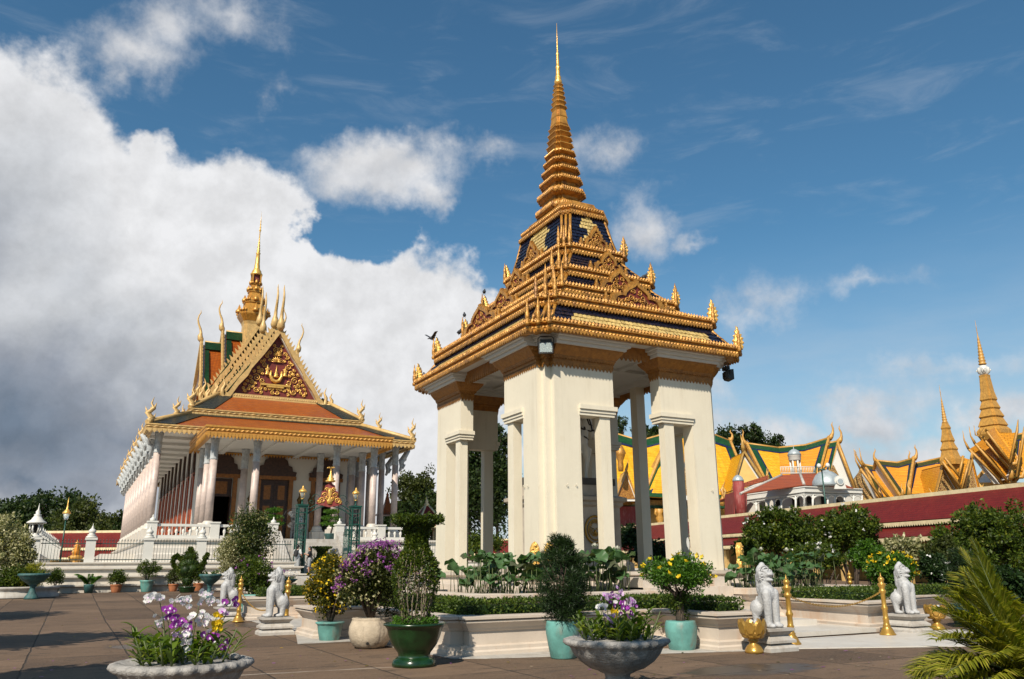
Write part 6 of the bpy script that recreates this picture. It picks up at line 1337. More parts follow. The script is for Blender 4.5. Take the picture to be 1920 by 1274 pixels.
# ------------------------------------------------------------------ pigeons on the roof
pig_me = carve([('e', (0, 0, .11), (.13, .065, .07), (0, -.45)), ('c', (.08, 0, .16), .04, (.11, 0, .215), .03), ('e', (.125, 0, .235), (.038, .03, .032)), ('c', (.15, 0, .232), .012, (.18, 0, .225), .004), ('c', (-.09, 0, .08), .03, (-.22, 0, .03), .016), ('c', (.01, .03, .06), .012, (.02, .03, .0), .008), ('c', (.01, -.03, .06), .012, (.02, -.03, .0), .008)], .009, 3, 'pigeon')
pig_me.materials.append(M['pigeon'])
pl = [((14.2-3.85+.25, 22.9+4.72-1.0, 8.05), 2.6, 'dark pigeon on the lowest left eave beside the corner flame'), ((10.95, 27.05, 9.65), .3, 'dark pigeon taking off from the left flame finial of the second tier'), ((11.02, 24.75, 9.28), .8, 'dark pigeon on the lobed gable at the left of the second tier'), ((11.85, 26.15, 10.42), 1.2, 'dark pigeon perched on the left flame of the third tier'), ((11.85, 24.6, 10.12), 2.9, 'dark pigeon left of the third tier gable'), ((11.75, 24.0, 9.98), 2.2, 'dark pigeon on the third tier gable crest'), ((11.75, 24.4, 9.66), .4, 'dark pigeon on the moulding under the third tier gable'), ((12.4, 25.6, 11.25), 1.0, 'dark pigeon on the left flame of the fourth tier'), ((15.3, 20.78, 11.62), .2, 'dark pigeon beside the right flame of the top tier'), ((15.6, 20.1, 10.56), .2, 'dark pigeon beside the right flame of the fourth tier')]
for loc, rz, lb in pl: o = link('pigeon', pig_me, None, loc); o.rotation_euler = (0, 0, rz); tag(o, lb, 'pigeon', 'pigeons on the pavilion roof')
g = MB()
for s in (-1, 1): g.loft([[(.05, s*.05, .12), (-.1, s*.05, .1), (-.14, s*.3, .26), (-.02, s*.34, .3)], [(.05, s*.05, .13), (-.1, s*.05, .11), (-.14, s*.3, .265), (-.02, s*.34, .305)]])
o = [x for x in COL.objects if x.get('label', '').startswith('dark pigeon taking off')][0]; g.build('wing', M['pigeon'], o)
# ------------------------------------------------------------------ two visitors at the gate
def person(loc, rz, pose, label, shirt, trousers, h=1.74, pack=False, skirt=False):
    t = thing('person', label, 'person', loc, rz); s = h/1.74; ar = pose
    body = carve([('e', (0, 0, .98), (.12, .165, .13)), ('c', (0, 0, 1.0), .135, (.0, 0, 1.2), .125), ('e', (0, 0, 1.3), (.12, .18, .16)), ('c', (0, 0, 1.42), .07, (.02, 0, 1.52), .05), ('e', (.02, 0, 1.63), (.098, .078, .115)), ('e', (.115, 0, 1.62), (.022, .016, .022)), ('e', (.10, 0, 1.565), (.018, .03, .014)), ('e', (.01, .08, 1.62), (.02, .012, .03)), ('e', (.01, -.08, 1.62), (.02, .012, .03))]+
        [q for k in (0, 1) for sg in ((-1, 1)[k],) for q in (('c', (0, sg*.085, .95), .095, (.03*sg, sg*.09, .5), .06), ('c', (.03*sg, sg*.09, .5), .058, (-.02+.03*sg, sg*.09, .09), .038), ('c', (-.03+.03*sg, sg*.09, .05), .04, (.13+.03*sg, sg*.10, .035), .032),
            ('c', (0, sg*.18, 1.4), .055, ar[k][0], .042), ('c', ar[k][0], .04, ar[k][1], .028), ('e', ar[k][1], (.04, .03, .045)))]+
        [('c', Vector(ar[k][1])+Vector((.02, y*.5, -.02)), .011, Vector(ar[k][1])+Vector((.075-.01*abs(y)*50*.2, y, -.055-.3*abs(y))), .007) for k in (0, 1) for y in (-.03, -.011, .011, .03)]+[('c', Vector(ar[k][1])+Vector((.02, -.02, .01)), .011, Vector(ar[k][1])+Vector((.06, -.045, .01)), .008) for k in (0, 1)], .013, 3, 'person_body')
    body.materials.append(M['skin']); o = link('body', body, t); o.scale = (s,)*3
    def shell(name, prims, m):
        me = carve(prims, .016, 4, name); me.materials.append(M[m]); q = link(name, me, t); q.scale = (s,)*3
    shell('shirt', [('c', (0, 0, .99), .155, (.0, 0, 1.2), .145), ('e', (0, 0, 1.3), (.14, .2, .17))]+[('c', (0, sg*.18, 1.4), .073, Vector((0, sg*.18, 1.4))*.35+Vector(ar[k][0])*.65, .062) for k, sg in ((0, -1), (1, 1))], shirt)
    lo = .52 if skirt else .42
    shell('trousers', [('e', (0, 0, .97), (.145, .185, .13))]+[('c', (0, sg*.085, .95), .115, (.025*sg, sg*.09, lo), .085) for sg in (-1, 1)], trousers)
    shell('hair', [('e', (-.005, 0, 1.665), (.108, .09, .105)), ('e', (-.06, 0, 1.6), (.055, .075, .09))]+([('c', (-.08, 0, 1.6), .05, (-.1, 0, 1.38), .03)] if skirt else []), 'hair')
    if pack: shell('backpack', [('e', (-.21, 0, 1.25), (.11, .15, .22)), ('e', (-.28, 0, 1.16), (.06, .11, .12))]+[('c', (-.15, sg*.11, 1.42), .03, (.1, sg*.11, 1.4), .025) for sg in (-1, 1)], 'cloth')
    for sg in (-1, 1): g = MB(); g.lathe([(.05, 0), (.055, .03), (.045, .07), (.0, .085)], 10, (.04+.03*sg, sg*.095, 0), sx=2.2); g.build('shoe', M['cloth'], t)
    return t
person((12.35, 52.0, 1.12), .9, (((.05, -.25, 1.14), (.22, -.2, 1.05)), ((.06, .25, 1.14), (.25, .16, 1.1))), 'visitor in white tee shirt with black backpack standing at the left gate post', 'shirt', 'grey', 1.78, True)
person((13.15, 52.1, 1.12), 2.9, (((.12, -.22, 1.2), (.3, -.1, 1.28)), ((.1, .23, 1.2), (.32, .12, 1.3))), 'visitor in black sleeveless top holding something up beside the gate post', 'cloth', 'grey', 1.68, False, True)
# floor fan and seated pot plants on the terrace
ff = thing('floor_fan', 'large black floor fan on the temple terrace left of the gate', 'fan', onY(549, 1003, 60.0)); ff.location.z = 3.4
g = MB(); g.lathe([(.4, 0), (.4, .05), (.06, .08), (.05, 1.2)], 12); g.build('stand', M['black'], ff); g = MB()
for r in (.25, .5, .78): g.tube([(r*math.cos(a), 0, 1.5+r*math.sin(a)) for a in np.linspace(0, 2*PI, 25)], .016, 4, c=False)
for k in range(24): a = k*PI/12; g.tube([(0, 0, 1.5), (.78*math.cos(a), 0, 1.5+.78*math.sin(a))], .008, 3)
g.build('cage', M['black'], ff); g = MB()
for k in range(3): a = k*2*PI/3; g.slab((0, .05, 1.5), (.6*math.cos(a-.3), .02, 1.5+.6*math.sin(a-.3)), (.65*math.cos(a), .1, 1.5+.65*math.sin(a)), (.6*math.cos(a+.3), .15, 1.5+.6*math.sin(a+.3)), .01)
g.build('blade', M['steel'], ff)
# ------------------------------------------------------------------ pots and their plants
def rngs(s): return np.random.default_rng(s)
def branches(mb, rng, base, top, n, spread, r0, mi=0):
    b = Vector(base)
    for k in range(n):
        a = rng.random()*6.28; s = spread*(.35+.65*rng.random()); e = Vector((b.x+math.cos(a)*s, b.y+math.sin(a)*s, base[2]+(top-base[2])*(.55+.45*rng.random())))
        m = b*.5+e*.5+Vector((rng.normal()*.06*spread, rng.normal()*.06*spread, .08*(top-base[2]))); mb.tube([b+Vector((math.cos(a), math.sin(a), 0))*r0*.7, m, e], [r0, r0*.7, r0*.25], 5, mi)
def pot(t, prof, m, n=28, soil=True, rip=0, ripn=8, name='pot'):
    g = MB(); g.lathe(prof, n, rip=rip, ripn=ripn); g.build(name, M[m], t)
    if soil:
        z = max(q[1] for q in prof); g = MB(); r = prof[-1][0]; g.lathe([(0.0, z-.07), (r*1.02, z-.06)], n, c0=False, c1=False); g.build('soil', M['soil'], t)
def foliage(t, rng, centers, rads, n, size, m, name='foliage', asp=.5, up=.4, outw=.6, fold=.25, loc=None, kind=None):
    P, d = clumps(rng, centers, rads, n); V, F = leafmesh(P, size, rng, asp, up, d*outw, fold); o = npmesh(name, V, F, M[m], t, loc)
    if kind: o['kind'] = kind
    return o
def flowers(t, rng, P, size, m, name='flowers', k=5):
    V = []; F = []; P = np.repeat(P, k, 0); V, F = leafmesh(P, size, rng, .8, .6, None, .15); o = npmesh(name, V, F, M[m], t); o['kind'] = 'stuff'; return o
def surf(rng, c, R, n, zmin=-1., zmax=1.):
    d = rng.normal(size=(n*4, 3)); d /= np.linalg.norm(d, axis=1, keepdims=True); d = d[(d[:, 2] > zmin) & (d[:, 2] < zmax)][:n]; return np.array(c)+d*np.array(R), d
def bumpy(rng, c, R, n, r, zmin=-.6):
    """clump centres spread over an ellipsoid so the outline is uneven"""
    P, d = surf(rng, c, np.array(R)*.78, n, zmin); P = np.array(c)+(P-np.array(c))*(.66+.52*rng.random((len(P), 1))); inner = np.array(c)+rng.normal(size=(n//2, 3))*np.array(R)*.35
    return np.vstack([P, inner]), np.concatenate([r*(.7+.6*rng.random(len(P))), r*(.8+.5*rng.random(len(inner)))])
# green glazed pot with the vase-shaped topiary
p = Vector((4.98, 12.8, 0)); r = rngs(1)
tv = thing('potted_topiary', 'vase shaped topiary with bare lower stems in a bottle green glazed pot', 'potted plant', p)
g = MB(); g.lathe([(.30, .0), (.31, .05), (.29, .09), (.27, .12), (.25, .16), (.26, .2), (.3, .25), (.36, .33), (.41, .45), (.44, .56), (.47, .6), (.5, .615), (.5, .64), (.47, .65), (.42, .63)], 36); g.build('pot', M['greenpot'], tv)
g = MB(); g.lathe([(.34, .0), (.35, .04), (.33, .1), (.27, .14)], 36, rip=.02, ripn=6); g.build('pot_foot', M['greenpot'], tv)
g = MB(); g.lathe([(0, .6), (.44, .6)], 24, c0=False, c1=False); g.build('soil', M['soil'], tv)
PROF = [(.20, .68), (.24, .8), (.30, 1.0), (.34, 1.2), (.355, 1.4), (.33, 1.55), (.25, 1.68), (.18, 1.78), (.165, 1.95), (.19, 2.1), (.28, 2.19), (.38, 2.25), (.40, 2.30)]
def profr(z): return float(np.interp(z, [q[1] for q in PROF], [q[0] for q in PROF]))
g = MB()
for k in range(30):
    a = k*2*PI/30+r.normal()*.1; P = [(profr(z)*.93*math.cos(a+.1*math.sin(z*5+k)), profr(z)*.93*math.sin(a+.1*math.sin(z*5+k)), z) for z in (.62, .8, 1.0, 1.2, 1.4, 1.6, 1.8)]; g.tube(P, [.012, .012, .011, .010, .009, .008, .006], 5)
tag(g.build('stem', M['twig'], tv), kind='stuff')
n = 15000; z = .66+r.random(n)**.75*1.66; a = r.random(n)*2*PI
keep = (r.random(n) < np.interp(z, [.66, .8, 1.15, 1.45, 1.65], [.25, .14, .22, .8, 1.0])+.5*(np.sin(a*3+z*4) > .62)); z, a = z[keep], a[keep]
rr = np.array([profr(q) for q in z])*(.86+.22*r.random(len(z))); P = np.stack([rr*np.cos(a), rr*np.sin(a), z+r.normal(size=len(z))*.012], 1); top = r.random(2600); ta = r.random(2600)*6.28
P = np.vstack([P, np.stack([.42*np.sqrt(top)*np.cos(ta), .42*np.sqrt(top)*np.sin(ta), 2.26+r.normal(size=2600)*.025-.06*(r.random(2600))], 1)]); d = P-np.array([0, 0, 1.4]); d /= np.linalg.norm(d, axis=1, keepdims=True)
V, F = leafmesh(P, .042, r, .55, .4, d*.7); npmesh('foliage', V, F, M['L_mid'], tv)
foliage(tv, r, [(.3*math.cos(q), .3*math.sin(q), .66) for q in np.arange(0, 6.2, .5)], [.09]*13, 1500, .04, 'L_bright', 'moss')
g = MB(); g.lathe([(.1, 1.5), (.18, 1.6), (.12, 1.8), (.13, 2.0), (.25, 2.2), (.0, 2.24)], 14); g.build('inner_core', M['L_dark'], tv)  # solid core in the dark leaf colour
# beige pot with the bougainvillea
p = Vector((5.32, 16.05, 0)); r = rngs(2)
tb = thing('potted_bougainvillea', 'big round bougainvillea with magenta and cream bracts in a worn beige pot', 'potted plant', p)
pot(tb, [(.24, 0), (.32, .05), (.39, .16), (.42, .28), (.41, .4), (.37, .49), (.355, .53), (.37, .55), (.35, .56)], 'beige', 36)
g = MB(); g.lathe([(.028, 0), (.028, .02)], 10, c0=True); o = g.build('drain_hole', M['dark'], tb, (-.16, -.335, .11)); o.rotation_euler = (PI/2, 0, 0)
g = MB(); branches(g, r, (0, 0, .5), 1.5, 16, .55, .03); g.build('stem', M['bark'], tb)
C, R = bumpy(r, (0, 0, 1.25), (.68, .68, .62), 60, .2); foliage(tb, r, C, R, 15000, .055, 'L_boug', asp=.6)
P, d = surf(r, (0, 0, 1.25), (.74, .74, .68), 300, -.7); P = P[(P[:, 0]-P[:, 1]*.3) < .15]; flowers(tb, r, P, .036, 'F_cream', 'cream_bracts')
cs, _ = surf(r, (.1, -.1, 1.27), (.72, .72, .66), 30, .2); P = np.vstack([c+r.normal(size=(14, 3))*.05 for c in cs]+[np.array((.18, -.05, 1.93))+r.normal(size=(170, 3))*(.17, .17, .05)]); flowers(tb, r, P, .036, 'F_mag', 'magenta_bracts', 4)
cs, _ = surf(r, (.0, -.0, 1.2), (.73, .73, .66), 16, -.5, .3); flowers(tb, r, np.vstack([c+r.normal(size=(6, 3))*.03 for c in cs]), .036, 'F_mag', 'magenta_bracts', 4)
# turquoise pot with the golden shrub
p = Vector((5.08, 18.05, 0)); r = rngs(3)
ty = thing('potted_shrub', 'tall shrub with golden yellow leaves in a turquoise embossed pot', 'potted plant', p)
pot(ty, [(.19, 0), (.21, .02), (.25, .2), (.265, .32), (.285, .345), (.31, .36), (.31, .385), (.27, .39)], 'teal', 32, rip=.012, ripn=9)
g = MB(); branches(g, r, (0, 0, .34), 1.2, 14, .35, .022); g.build('stem', M['bark'], ty)
C, R = bumpy(r, (-.05, 0, 1.12), (.50, .5, .66), 46, .17); foliage(ty, r, C, R, 9000, .06, 'L_yel', asp=.55)
P, d = surf(r, (-.05, 0, 1.12), (.5, .5, .66), 160, -.8); flowers(ty, r, P, .045, 'F_yel', 'yellow_leaf_tips', 3)
# conifer
p = Vector((7.55, 12.5, 0)); r = rngs(4)
tc = thing('potted_conifer', 'dark bushy conifer in a tall turquoise pot with peeling glaze', 'potted plant', p)
pot(tc, [(.20, 0), (.215, .02), (.25, .2), (.285, .4), (.29, .5), (.275, .57), (.27, .6), (.25, .6)], 'teal', 32)
g = MB(); g.tube([(0, 0, .5), (.02, 0, 1.2), (0, .02, 1.95)], [.05, .035, .008], 7); branches(g, r, (0, 0, .8), 1.6, 12, .35, .016); g.build('trunk', M['bark'], tc)
C = []; R = []
for k in range(95):
    z = .66+1.30*r.random()**1.1; f = np.interp(z, [.6, .85, 1.15, 1.5, 1.8, 2.1], [.28, .38, .44, .34, .2, .04]); a = r.random()*6.28; q = f*(.55+.45*r.random()); C.append((q*math.cos(a), q*math.sin(a), z)); R.append((.10+.05*r.random())*(1 if z < 1.7 else .7))
foliage(tc, r, C, R, 20000, .075, 'L_conifer', asp=.13, up=1.3, outw=.8, fold=.1)
# allamanda
p = Vector((10.08, 12.48, 0)); r = rngs(5)
ta_ = thing('potted_allamanda', 'umbrella shaped allamanda with yellow flowers in a smooth turquoise pot', 'potted plant', p)
pot(ta_, [(.22, 0), (.235, .02), (.27, .15), (.295, .32), (.295, .42), (.275, .49), (.265, .515), (.25, .515)], 'teal', 32)
g = MB()
for k in range(9): a = k*.7; g.tube([(.06*math.cos(a), .06*math.sin(a), .45), (.05*math.cos(a+1), .05*math.sin(a+1), .8), (.1*math.cos(a+1.6), .1*math.sin(a+1.6), 1.0), (.42*math.cos(a+1.8), .42*math.sin(a+1.8), 1.22)], [.035, .03, .025, .012], 6)
g.build('trunk', M['bark'], ta_)
C, R = bumpy(r, (0, 0, 1.32), (.66, .66, .34), 55, .14, -.4); foliage(ta_, r, C, R, 11000, .06, 'L_bright', asp=.42); foliage(ta_, r, [(.1*math.cos(q), .1*math.sin(q), .62+.06*q) for q in range(7)], [.12]*7, 900, .05, 'L_mid', 'trunk_leaves')
fl0 = None
P, d = surf(r, (0, 0, 1.32), (.72, .72, .42), 30, -.25)
for q in P:
    if fl0 is None:
        g = MB()
        for k in range(5):
            a = k*2*PI/5; u = Vector((math.cos(a), math.sin(a), 0)); w = Vector((-math.sin(a), math.cos(a), 0)); g.add([u*.006-uz*.03, u*.03+w*.022, u*.052+uz*.004, u*.03-w*.022], [(0, 1, 2, 3)])
        fl0 = g.build('blossom', M['F_yel'], ta_, q, recalc=False)
        fl0.rotation_euler = (-.9, 0, 0)
    else: part_copy(fl0, ta_, q, (-.4-.9*r.random(), r.normal()*.5, r.random()*6), .85+.4*r.random())
# orchid bowls
def bowl_mesh():
    g = MB(); g.lathe([(.26, 0), (.26, .05), (.19, .09), (.15, .15), (.16, .2), (.22, .225), (.24, .24), (.34, .27), (.46, .35), (.54, .44), (.57, .5), (.585, .52, .0), (.62, .54, .022), (.65, .575, .03), (.64, .605, .03), (.59, .62, .02), (.52, .6)], 168, ripn=28); return g
def strap(mb, b, d, L, w, droop, mi=0):
    b = Vector(b); s = Vector((-d.y, d.x, 0)).normalized(); P = [b+Vector((d.x, d.y, 0))*L*f*.75+uz*L*(f*.85-droop*f*f) for f in (0, .3, .6, .85, 1.0)]; W = [w*.5, w, w*.95, w*.55, .004]
    vs = []
    for p, q in zip(P, W): vs += [p-s*q+uz*q*.35, p, p+s*q+uz*q*.35]
    fs = []
    for k in range(4): fs += [(3*k, 3*k+1, 3*k+4, 3*k+3), (3*k+1, 3*k+2, 3*k+5, 3*k+4)]
    mb.add(vs, fs, mi, True)
orchid_me = {}
def blossom(kind):
    g = MB(); N = 5
    for k in range(N):
        a = PI/2+k*2*PI/N; big = k in (1, 4); L = .042 if big else .036; w = .026 if big else .014; u = Vector((math.cos(a), 0, math.sin(a))); s = Vector((-math.sin(a), 0, math.cos(a)))
        g.add([(0, 0, 0), u*L*.5+s*w-Vector((0, .004, 0)), u*L+Vector((0, -.002, 0)), u*L*.5-s*w-Vector((0, .004, 0))], [(0, 1, 2, 3)], 0)
    g.add([(0, -.004, .004), (.012, -.014, -.008), (0, -.02, -.026), (-.012, -.014, -.008)], [(0, 1, 2, 3)], 1)
    return g
KIND = {'white': ('F_white', 'F_pink'), 'purple': ('F_purple', 'F_white'), 'pink': ('F_pink', 'F_purple'), 'yellow': ('F_yel', 'F_yel')}
def orchid_bowl(loc, label, seed, sprays, nshoot):
    t = thing('orchid_bowl', label, 'planter bowl', loc, 0, 'grey stone orchid bowls in the foreground'); rng = random.Random(seed); b = bowl_mesh().build('bowl', M['urn'], t)
    g = MB(); g.lathe([(0, .57), (.54, .575)], 32, c0=False, c1=False); g.build('soil', M['soil'], t)
    for k in range(nshoot):
        a = rng.random()*6.28; q = .43*math.sqrt(rng.random()); x, y = q*math.cos(a), q*math.sin(a); h = rng.uniform(.14, .30)*(1.35 if q > .36 else 1); lean = Vector((x*.35, y*.35, 0)); g = MB(); g.tube([(x, y, .55), Vector((x, y, .55))+lean*.5+uz*h*.55, Vector((x, y, .55))+lean+uz*h], [.011, .010, .006], 5, 1)
        for j in range(rng.randint(6, 9)):
            f = .2+.8*j/8; aa = rng.random()*.8+(0 if j % 2 else PI)+k; strap(g, Vector((x, y, .55))+lean*f+uz*h*f, Vector((math.cos(aa), math.sin(aa), 0)), rng.uniform(.12, .22), rng.uniform(.019, .032), rng.uniform(.2, .65))
        g.build('leaf_shoot', [M['L_orchid'], M['stem']], t, recalc=False)
    for (kind, x, y, z, n, dx, dz) in sprays:
        g = MB(); P = [Vector((x*.5, y*.5, .56)), Vector((x*.8, y*.8, .56+(z-.56)*.7)), Vector((x, y, z)), Vector((x+dx, y, z+dz))]; g.tube(P, [.006, .005, .004, .002], 5); g.build('flower_stalk', M['stem'], t)
        n = int(n*1.5)
        for k in range(n):
            f = k/max(1, n-1); c = P[2].lerp(P[3], f)+Vector((rng.gauss(0, .028), rng.gauss(0, .028)-.02, rng.gauss(0, .028))); rot = (rng.gauss(0, .35), rng.gauss(0, .35), rng.gauss(.45, .55))
            if kind not in orchid_me: o = blossom(kind).build('blossom', [M[q] for q in KIND[kind]], t, c, recalc=False); o.rotation_euler = rot; orchid_me[kind] = o
            else: part_copy(orchid_me[kind], t, c, rot, rng.uniform(.7, 1.0))
    return t
ob1 = orchid_bowl((.98, 8.99, 0), 'grey stone bowl with tall white and purple orchids at the lower left', 21,
    [('white', -.28, -.1, 1.18, 9, -.14, .03), ('white', -.14, -.1, 1.16, 9, .12, .02), ('purple', -.22, -.15, 1.10, 12, .12, -.14), ('purple', -.12, -.15, .98, 12, .14, -.06), ('white', .06, -.1, 1.02, 11, .14, -.05), ('white', -.05, -.2, .90, 12, .06, -.14), ('white', .12, .1, 1.2, 12, .12, -.04), ('yellow', .28, -.05, 1.0, 12, -.02, -.14), ('purple', .18, -.15, .86, 5, .03, -.04), ('purple', .3, -.2, .78, 6, .04, -.05), ('purple', .42, .0, 1.14, 4, .04, .03), ('pink', .3, .0, 1.06, 4, .05, .01), ('white', -.3, .0, .98, 5, .06, -.02), ('pink', -.1, -.2, .86, 6, .05, .05)], 40)
ob1.location = (1.08, 8.94, .03); g = MB(); g.lathe([(.0, -.03), (.07, -.02), (.085, .02), (.05, .06), (0, .075)], 9); o = g.build('rock', M['urn'], ob1, (.47, -.06, .62)); o.scale = (.7, .8, .6)
orchid_bowl((6.12, 8.85, .02), 'grey stone bowl with lilac and white orchids in front of the conifer', 22,
    [('white', -.27, -.1, .98, 7, -.06, .02), ('pink', -.2, -.15, .88, 8, .06, -.06), ('yellow', -.12, -.1, .95, 8, .06, -.05), ('purple', -.02, -.1, .98, 9, .1, .03), ('white', .06, -.05, 1.02, 9, .1, -.02), ('pink', .12, -.1, 1.06, 10, .1, -.06), ('pink', .06, .0, 1.12, 6, .0, .06), ('purple', .0, .05, 1.1, 5, -.06, .02), ('pink', .2, -.1, .96, 7, -.02, -.08), ('pink', -.14, .0, 1.08, 6, .06, .02), ('purple', .1, -.15, .9, 6, .08, .02)], 52)
# ------------------------------------------------------------------ foreground palm at the lower right
def palm(loc, label, fronds, seed, trunk=.3):
    t = thing('areca_palm', label, 'palm', loc); rng = random.Random(seed); g = MB()
    for k in range(5): a = k*1.3; g.tube([(.1*math.cos(a), .1*math.sin(a), 0), (.12*math.cos(a), .12*math.sin(a), trunk+.3)], [.05, .035], 7)
    g.build('stem', M['stem'], t)
    for (az_, L, rise, droop) in fronds:
        g = MB(); d = Vector((math.sin(az_), math.cos(az_), 0)); s = Vector((d.y, -d.x, 0)); P = []
        for k in range(13): f = k/12; P.append(Vector((0, 0, trunk))+d*L*f*(1-.12*f)*math.cos(rise)+uz*(L*math.sin(rise)*f-droop*L*f*f))
        g.tube(P, [.018*(1-.85*k/12) for k in range(13)], 5, 1); n = 72
        for k in range(n):
            f = .12+.88*k/n; i = min(11, int(f*12)); p = P[i].lerp(P[i+1], f*12-i); tg = (P[i+1]-P[i]).normalized(); ln = L*.30*(math.sin(PI*min(1, f*.85+.12))**.6)*(1 if f < .9 else .7)
            for sg in (-1, 1):
                dd = (tg*.75+s*sg*.85+uz*(.30+rng.gauss(0, .10))).normalized(); e1 = p+dd*ln*.55; e2 = p+dd*ln+Vector((0, 0, -ln*.22)); w = Vector(tg.cross(dd)).cross(dd).normalized()*.010
                g.add([p, e1-w, e2, e1+w], [(0, 1, 2, 3)], 0)
        g.build('frond', [M['L_palm'], M['stem']], t, recalc=False)
    return t
pb = at(1945, 1330)
palm(pb, 'areca palm with yellow green fronds at the lower right corner', [(-1.15, 1.75, .62, .52), (-1.6, 1.6, .42, .42), (-1.0, 1.5, 1.0, .22), (-.75, 1.55, 1.22, .14), (-1.35, 1.45, 1.15, .2), (-1.9, 1.3, .3, .36), (-1.5, 1.35, .8, .34), (-.3, 1.6, 1.2, .16), (.2, 1.6, 1.0, .25), (-2.3, 1.3, .7, .4), (.8, 1.5, .8, .3), (-1.25, 1.3, .28, .36), (-.9, 1.3, .75, .3), (1.6, 1.5, .9, .3), (-2.7, 1.2, .9, .35), (-1.1, 1.6, 1.3, .1), (-1.3, 1.6, .9, .3), (-.95, 1.5, .5, .4), (-1.45, 1.7, .6, .45), (-.6, 1.6, .95, .25), (-1.75, 1.4, .75, .4), (-1.05, 1.3, .2, .3), (-.5, 1.4, .6, .4), (-1.3, 1.5, .35, .3), (-1.0, 1.6, .45, .35), (-.7, 1.5, .4, .4), (-1.2, 1.7, .8, .42), (-.85, 1.7, .95, .35), (-1.55, 1.6, .95, .38)], 6, .2)
palm(pb+Vector((.75, .45, 0)), 'taller areca palm behind the corner palm at the right frame edge', [(-1.2, 1.5, 1.15, .2), (-.8, 1.7, 1.3, .12), (-1.7, 1.5, 1.0, .28), (-.4, 1.7, 1.2, .16), (.2, 1.7, 1.0, .25), (-2.2, 1.5, .9, .32), (-1.5, 1.4, .7, .35), (-1.0, 1.5, .95, .25)], 7, .35)
# ------------------------------------------------------------------ urns and pots to the left
def urn_tree(loc, label, R, H, m, seed, plants=True):
    t = thing('pedestal_urn', label, 'urn', loc); pr = [(.44, 0), (.44, .06), (.36, .14), (.24, .24), (.17, .38), (.16, .46), (.24, .5), (.2, .53), (.42, .62), (.72, .74), (.86, .84), (.9, .88), (1.0, .92), (1.0, .98), (.92, 1.0)]
    g = MB(); g.lathe([(a*R, b*H) for a, b in pr], 36, rip=.012, ripn=14); g.build('urn_body', M[m], t); g = MB(); g.lathe([(0, .94*H), (.9*R, .94*H)], 24, c0=False, c1=False); g.build('soil', M['soil'], t)
    if plants:
        r = rngs(seed); g = MB()
        for k in range(26): a = r.random()*6.28; q = R*.6*r.random()**.7; strap(g, (q*math.cos(a), q*math.sin(a), .95*H), Vector((math.cos(a+1), math.sin(a+1), 0)), .2+.22*r.random(), .03, .25)
        g.build('leaf_tuft', M['L_mid'], t, recalc=False)
    return t
urn_tree(at(58, 1124), 'tall dull teal pedestal urn in front of the left stone ring', .66, 1.12, 'darkteal', 31)
urn_tree(at(391, 1123), 'teal pedestal urn with spiky leaves right of the teapot topiary', .50, 1.08, 'darkteal', 32)
urn_tree(at(540, 1107), 'teal jardiniere with white flowers beside the gate path', .50, .62, 'darkteal', 33)
def bush(loc, label, potm, pr, ph, c, R, n, size, m, seed, name='potted_bush', asp=.5, cl=26, clr=.3, stem=True, cat='potted plant', group=None, fl=None, kind='foliage', up=.4):
    """a shrub, in a pot of radius pr and height ph unless potm is None"""
    t = thing(name, label, cat, loc, 0, group); r = rngs(seed)
    if potm: pot(t, [(pr*.68, 0), (pr*.72, ph*.05), (pr*.92, ph*.6), (pr*.97, ph*.85), (pr*1.06, ph*.9), (pr*1.06, ph), (pr*.9, ph)], potm, 20)
    if stem: g = MB(); branches(g, r, (0, 0, max(0, ph*.8)), c[2]+R[2]*.3, 8, max(R[0], .2)*.6, max(.015, R[0]*.035)); g.build('stem', M['bark'], t)
    C, Rr = bumpy(r, c, R, cl, clr*max(R), -.8); foliage(t, r, C, Rr, n, size, m, asp=asp, up=up)
    if fl: P, d = surf(r, c, np.array(R)*1.02, fl[1], fl[3] if len(fl) > 3 else -.4); flowers(t, r, P, fl[2], fl[0], 'blossoms', 4)
    return t
def onYg(px, Y): p = onY(px, 1110, Y); p.z = ground_z(Y); return p
def gy(px, py): p = onY(px, py, 50.6); p.z = .3; return p
bush(gy(101, 1108), 'round dark bush in a tan pot beside the left teal urn', 'beige', .26, .35, (0, 0, .85), (.40, .40, .45), 1500, .1, 'L_mid', 51)
t = thing('potted_palm', 'small feathery palm in a teal pot against the white wall', 'potted plant', gy(166, 1108)); pot(t, [(.2, 0), (.27, .4), (.28, .45), (.24, .45)], 'darkteal', 18); r = rngs(52)
for k in range(15):
    g = MB(); a = r.random()*6.28; d = Vector((math.cos(a), math.sin(a), 0)); L = .55+.35*r.random(); P = [Vector((0, 0, .42))+d*L*f*.75+uz*(L*1.25*f-L*.65*f*f) for f in np.linspace(0, 1, 7)]; g.tube(P, .012, 4)
    for i in range(6):
        for sg in (-1, 1):
            for q in (0, .5): p = P[i].lerp(P[i+1], q); w = Vector((-d.y, d.x, 0))*sg; g.add([p, p+w*.10+d*.09+uz*.06, p+w*.16+d*.2], [(0, 1, 2)])
    g.build('frond', M['L_bright'], t, recalc=False)
bush(gy(217, 1108), 'flat topped bush in a terracotta pot against the white wall', 'terra', .30, .42, (0, 0, .78), (.52, .45, .36), 2200, .09, 'L_mid', 53)
bush(gy(274, 1108), 'loose leaved shrub in a turquoise jar before the fence', 'teal', .36, .62, (0, 0, 1.25), (.72, .6, .55), 2400, .1, 'L_mid', 54, asp=.35, cl=40, clr=.2)
bush(gy(324, 1108), 'olive bush in a terracotta pot left of the teapot topiary', 'terra', .26, .4, (0, 0, .85), (.42, .4, .5), 1500, .09, 'L_olive', 55)
bush(gy(371, 1108), 'low bush in a terracotta pot right of the teapot topiary', 'terra', .28, .42, (0, 0, .75), (.3, .3, .35), 900, .09, 'L_mid', 56)
